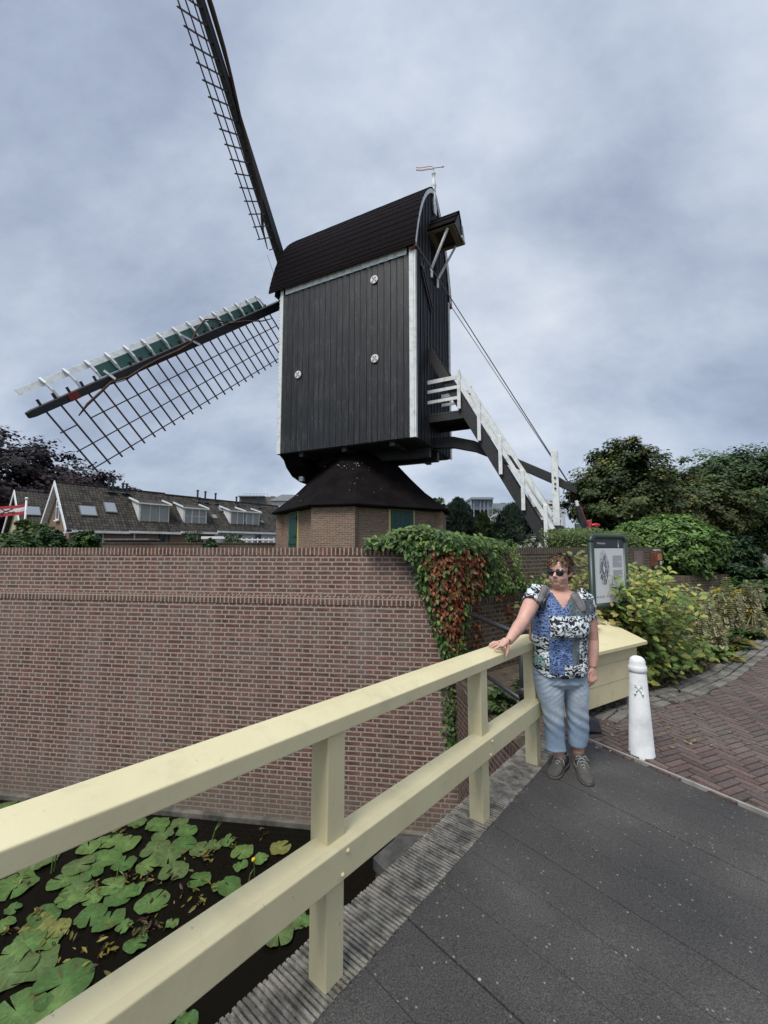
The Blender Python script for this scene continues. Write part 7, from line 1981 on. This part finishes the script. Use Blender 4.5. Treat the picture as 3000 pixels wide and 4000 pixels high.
def jeans_post(ob):
    def fn(w, nr):
        z = w[:, 2]; x = w[:, 0]; y = w[:, 1]
        top = np.clip((z - .48) / .3, 0, 1) * np.clip((.88 - z) / .1, 0, 1)
        f = .0014 * top * (np.sin(z * 150 + 60 * (x - 1.36) ** 2 * 8 + 3 * np.sin(x * 17)) + .6 * np.sin(z * 87 - x * 60 + 2 * np.sin(z * 30))) + .0 * np.sin(z * 120 + 6 * np.abs(np.sin((x - 1.36) * 9)) + 1.5 * np.sin(x * 40) + 2 * np.sin(y * 13))
        kn = np.exp(-((z - .40) / .10) ** 2); f += .0030 * kn * np.sin(z * 75 + x * 45 + 2 * np.sin(y * 22))
        lo_ = np.clip((.36 - z) / .2, 0, 1); f += .0028 * lo_ * np.sin(x * 55 + z * 28 + y * 30)
        hem = np.exp(-((z - .175) / .012) ** 2) * .0025
        return f + hem
    displace(ob, fn)
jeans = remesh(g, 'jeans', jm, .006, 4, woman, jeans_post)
jst = mat('dark_stitch', (.10, .16, .26), .9)  # darker blue for the line of the fly seam
g = MB(); g.tube([V(C3(598, 1170, 3.12).x, 3.135, C3(598, 1170, 3.12).z), C3(602, 1215, 3.15), C3(604, 1262, 3.19)], .003, 5); g.build('fly_seam', jst, woman)

# ---- shoes
shoe_m = mat('grey_suede', (.040, .037, .033), .85, (.080, .074, .066), 12, bump=.4, bscale=90)
sole_m = mat('dark_sole', (.020, .020, .020), .8); sole2 = mat('grey_midsole', (.11, .105, .10), .7); lace_m = mat('pale_lace', (.28, .32, .30), .8)
def shoe(heel, toe, ank):
    f = Vector((toe.x - heel.x, toe.y - heel.y, 0)); L = f.length; f.normalize(); s_ = Vector((-f.y, f.x, 0)); zg = zd(heel.x, heel.y)
    Pt = lambda a, b, z: V(heel.x, heel.y, zg) + f * a * L + s_ * b + V(0, 0, z)
    def sect(a, w, h, flat=.5, z0=.022):
        out = []
        for j in range(16):
            q = math.pi * 2 * j / 16; cs, sn = math.cos(q), math.sin(q)
            out.append(Pt(a, math.copysign(abs(cs) ** .8, cs) * w, z0 + (h - z0) * (.5 + .5 * math.copysign(abs(sn) ** .8, sn))))
        return out
    g = MB(); g.loft([sect(-.02, .018, .05), sect(.02, .034, .085), sect(.12, .037, .105), sect(.25, .037, .112), sect(.38, .038, .100), sect(.52, .042, .082), sect(.68, .047, .066), sect(.82, .046, .056), sect(.93, .036, .046), sect(.99, .018, .034)])
    up = g.build('shoe', shoe_m, woman, smooth=True)
    g = MB()
    out_ = [(-.03, .02), (0, .036), (.12, .041), (.35, .039), (.55, .045), (.72, .051), (.86, .048), (.96, .034), (1.01, .014)]
    lo_ = [Pt(a, b, 0) for a, b in out_] + [Pt(a, -b, 0) for a, b in out_[::-1]]
    g.prism([p + V(0, 0, .002) for p in lo_], V(0, 0, .012)); g.build('sole', sole_m, up, bevel=.003)
    g = MB(); cc_ = sum(lo_, Vector()) / len(lo_); g.prism([cc_ + (p - cc_) * .97 + V(0, 0, .0145) for p in lo_], V(0, 0, .012)); g.build('midsole', sole2, up, bevel=.003)
    g = MB(); g.lathe(Pt(.17, 0, .092), [(.036, 0), (.044, .008), (.043, .022), (.036, .024), (.034, .008)], 16); g.build('collar', sole2, up, smooth=True)
    g = MB()
    for k in range(5):
        a = .34 + k * .075; h = .108 - k * .0115
        g.tube([Pt(a, -.020, h - .006), Pt(a + .02, 0, h + .004), Pt(a + .04, .020, h - .008)], .0022, 5); g.tube([Pt(a, .020, h - .006), Pt(a + .02, 0, h + .005), Pt(a + .04, -.020, h - .008)], .0022, 5)
    for sg in (-1, 1): g.tube([Pt(.33, 0, .114), Pt(.34, sg * .028, .128), Pt(.40, sg * .046, .104), Pt(.36, sg * .024, .105), Pt(.33, 0, .112)], .0022, 5); g.tube([Pt(.33, 0, .113), Pt(.42, sg * .03, .09), Pt(.50, sg * .045, .062)], .002, 5)
    g.build('laces', lace_m, up, smooth=True)
    g = MB(); g.tube([Pt(.19, 0, .085), Pt(.18, 0, .118)], .038, 14); g.build('sock', M['black_metal'], woman, smooth=True)
shoe(V(1.400, 3.360, 0), V(1.210, 3.150, 0), RA); shoe(V(1.498, 3.345, 0), V(1.435, 3.060, 0), LA)

# ---- sunglasses
lens_m = mat('dark_lens', (.010, .006, .010), .08, spec=.8); fm_ = mat('dark_frame', (.020, .010, .012), .35)
g1_, g2_ = MB(), MB()
for sg in (-1, 1):
    c0 = H(.0325 * sg, .0880 - .006, -.011)
    nx = (hf + hs_ * .18 * sg).normalized(); tx = hs_ * 1.0 - hf * .18 * sg; tx.normalize()
    rg_ = lambda k, o: [c0 + nx * o + tx * (.0285 * k * math.cos(q)) + V(0, 0, .0240 * k * math.copysign(abs(math.sin(q)) ** .85, math.sin(q))) for q in np.linspace(0, 6.283, 25)[:-1]]
    g1_.loft([rg_(1, 0), rg_(.95, .003), rg_(.4, .005), rg_(.05, .0055)])
    rr_ = rg_(1.04, 0); g2_.tube(rr_ + [rr_[0]], .0022, 6)
    g2_.tube([H(.058 * sg, .075, -.006), H(.070 * sg, .045, -.004), H(.074 * sg, -.012, .0)], .0025, 6)
g2_.tube([H(-.010, .0865, -.004), H(0, .092, .001), H(.010, .0865, -.004)], .0022, 6)
gl_ = g2_.build('sunglasses', fm_, woman, smooth=True); g1_.build('lens', lens_m, gl_, smooth=True)

# ---- hair: cap and layered tufts
hairm = bpy.data.materials.new('hair'); hairm.use_nodes = True; t = hairm.node_tree; bs = t.nodes['Principled BSDF']; at = N(t, 'ShaderNodeAttribute'); at.attribute_name = 'Col'; t.links.new(at.outputs[0], bs.inputs['Base Color']); bs.inputs['Roughness'].default_value = .55
g = MB(); ell(g, H(0, -.022, .022), .083, .092, .094, rot=hy); ell(g, H(0, -.045, -.030), .078, .070, .075, rot=hy)
def cap_post(ob):
    import bmesh
    bm = bmesh.new(); bm.from_mesh(ob.data); off = world_loc(ob.parent); dl = []
    for v in bm.verts:
        q = v.co + off - HC; f = q.dot(hf); x = q.dot(hs_); z = q.z
        if f > .018 and z < .052 - .20 * max(0, abs(x) - .035) - .0: dl.append(v)
        elif z < -.082: dl.append(v)
    bmesh.ops.delete(bm, geom=dl, context='VERTS'); bm.to_mesh(ob.data); bm.free()
cap = remesh(g, 'hair', mat('hair_base', (.060, .028, .014), .7), .004, 2, woman, cap_post)
rg = np.random.default_rng(77); pos, nrm, axs, siz, col = [], [], [], [], []
for k in range(3600):
    u = rnd_unit(rg, 1)[0]
    q = V(u[0] * .084, u[1] * .095, u[2] * .096)            # x side, y forward, z up
    x, f, z = q.x, q.y - .022, q.z + .022
    if z < -.075: continue
    if f > .020 and z < .056 - .22 * max(0, abs(x) - .032): continue
    if abs(x) > .06 and -.03 < f < .02 and z < .0: continue
    nr_ = V(u[0] / .084, u[1] / .095, u[2] / .096).normalized(); p = H(x, f, z)
    n3 = hs_ * nr_.x + hf * nr_.y + V(0, 0, nr_.z)
    dr = (hs_ * (.7 * (-1 if x < .02 else 1)) + hf * (.9 if z > .05 else -.5) + V(0, 0, -.75)) if z > .03 else (V(0, 0, -1) + hf * (-.5 if abs(x) > .03 else 0))
    dr = Vector(dr) + V(*(rg.normal(size=3) * .20)); dr = dr - n3 * dr.dot(n3) * .85; dr = dr.normalized() + n3 * rg.uniform(.0, .13)
    pos.append(p + n3 * rg.uniform(-.002, .006)); axs.append(dr); nrm.append(n3 + V(*(rg.normal(size=3) * .3))); siz.append(rg.uniform(.022, .048))
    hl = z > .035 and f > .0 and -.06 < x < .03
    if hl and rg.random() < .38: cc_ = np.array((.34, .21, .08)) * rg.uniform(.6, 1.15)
    else: cc_ = np.array([(.100, .053, .028), (.062, .033, .018), (.135, .075, .038)][rg.integers(0, 3)]) * rg.uniform(.7, 1.2)
    col.append(cc_)
leaf_mesh('hair_tuft', np.array(pos), np.array(nrm), np.array(siz), np.array(col), hairm, cap, .17, axis=np.array(axs), six=False, rg=rg)

# ---- backpack
bpk = thing('backpack', 'grey backpack with pinkish tan edging worn by the woman', 'backpack', WO + V(0, .25, 1.1))
gm_ = mat('grey_nylon', (.120, .130, .140), .8, (.15, .16, .17), 14); em_ = mat('tan_edging', (.300, .180, .130), .8)
g = MB(); g.loft([ring(515, 440, 690, 3.50, .05, .05), ring(545, 385, 720, 3.50, .09, .10), ring(700, 352, 735, 3.51, .10, .13), ring(880, 345, 740, 3.52, .10, .14), ring(955, 360, 725, 3.52, .07, .09)], cap=True); g.build('pack_body', gm_, bpk, smooth=True, bevel=0)
me = shirt.data; off = world_loc(woman)
bvh = BVHTree.FromPolygons([v.co + off for v in me.vertices], [tuple(p.vertices) for p in me.polygons])
def cast(cx, cy, out=.008, fallback=3.26):
    d = ray(1900 + .4971 * cx, 2050 + .4971 * cy).normalized(); h = bvh.ray_cast(O, d)
    if h[0] is None: return C3(cx, cy, fallback)
    n_ = h[1] if h[1].dot(d) < 0 else -h[1]
    return h[0] + n_ * out
def strap(pts, ws):
    cs = [(Vector((a[0], a[1])), w) for a, w in zip(pts, ws)]; L_, R_ = [], []; fine = []
    for (p0, w0), (p1, w1_) in zip(cs[:-1], cs[1:]):
        for q in (0, .25, .5, .75): fine.append((p0.lerp(p1, q), w0 + (w1_ - w0) * q))
    fine.append(cs[-1]); rings = []; e1_, e2_ = [], []
    for i, (p, w) in enumerate(fine):
        d = (fine[min(i + 1, len(fine) - 1)][0] - fine[max(i - 1, 0)][0]).normalized(); s2 = Vector((-d.y, d.x)) * w / 2
        a, b = cast(*(p - s2), .006), cast(*(p + s2), .006); m_ = cast(*p, .012)
        if (a - m_).length > .06: a = m_ + (C3(*(p - s2), m_.y) - m_)
        if (b - m_).length > .06: b = m_ + (C3(*(p + s2), m_.y) - m_)
        bk = V(0, .008, 0); rings.append([a, m_, b, b + bk, m_ + bk, a + bk]); e1_.append(a); e2_.append(b)
    g = MB(); g.loft(rings); st = g.build('shoulder_strap', gm_, bpk, smooth=True)
    g = MB(); g.tube(e1_, .0035, 6); g.tube(e2_, .0035, 6); g.build('piping', em_, st, smooth=True)
strap([(470, 488), (455, 520), (440, 555), (424, 595), (408, 630), (398, 655)], [50, 56, 60, 56, 42, 26])
strap([(662, 518), (686, 545), (707, 575), (728, 610), (749, 650), (762, 682)], [40, 46, 50, 50, 44, 24])
g = MB(); g.tube([C3(352, 680, 3.36), C3(347, 780, 3.33), C3(348, 880, 3.31), C3(352, 950, 3.30)], [.010, .012, .013, .012], 8); g.build('side_edging', em_, bpk, smooth=True)
g = MB(); g.tube([C3(455, 470, 3.42), C3(458, 445, 3.45), C3(475, 430, 3.46)], .006, 6); g.build('grab_loop', em_, bpk, smooth=True)
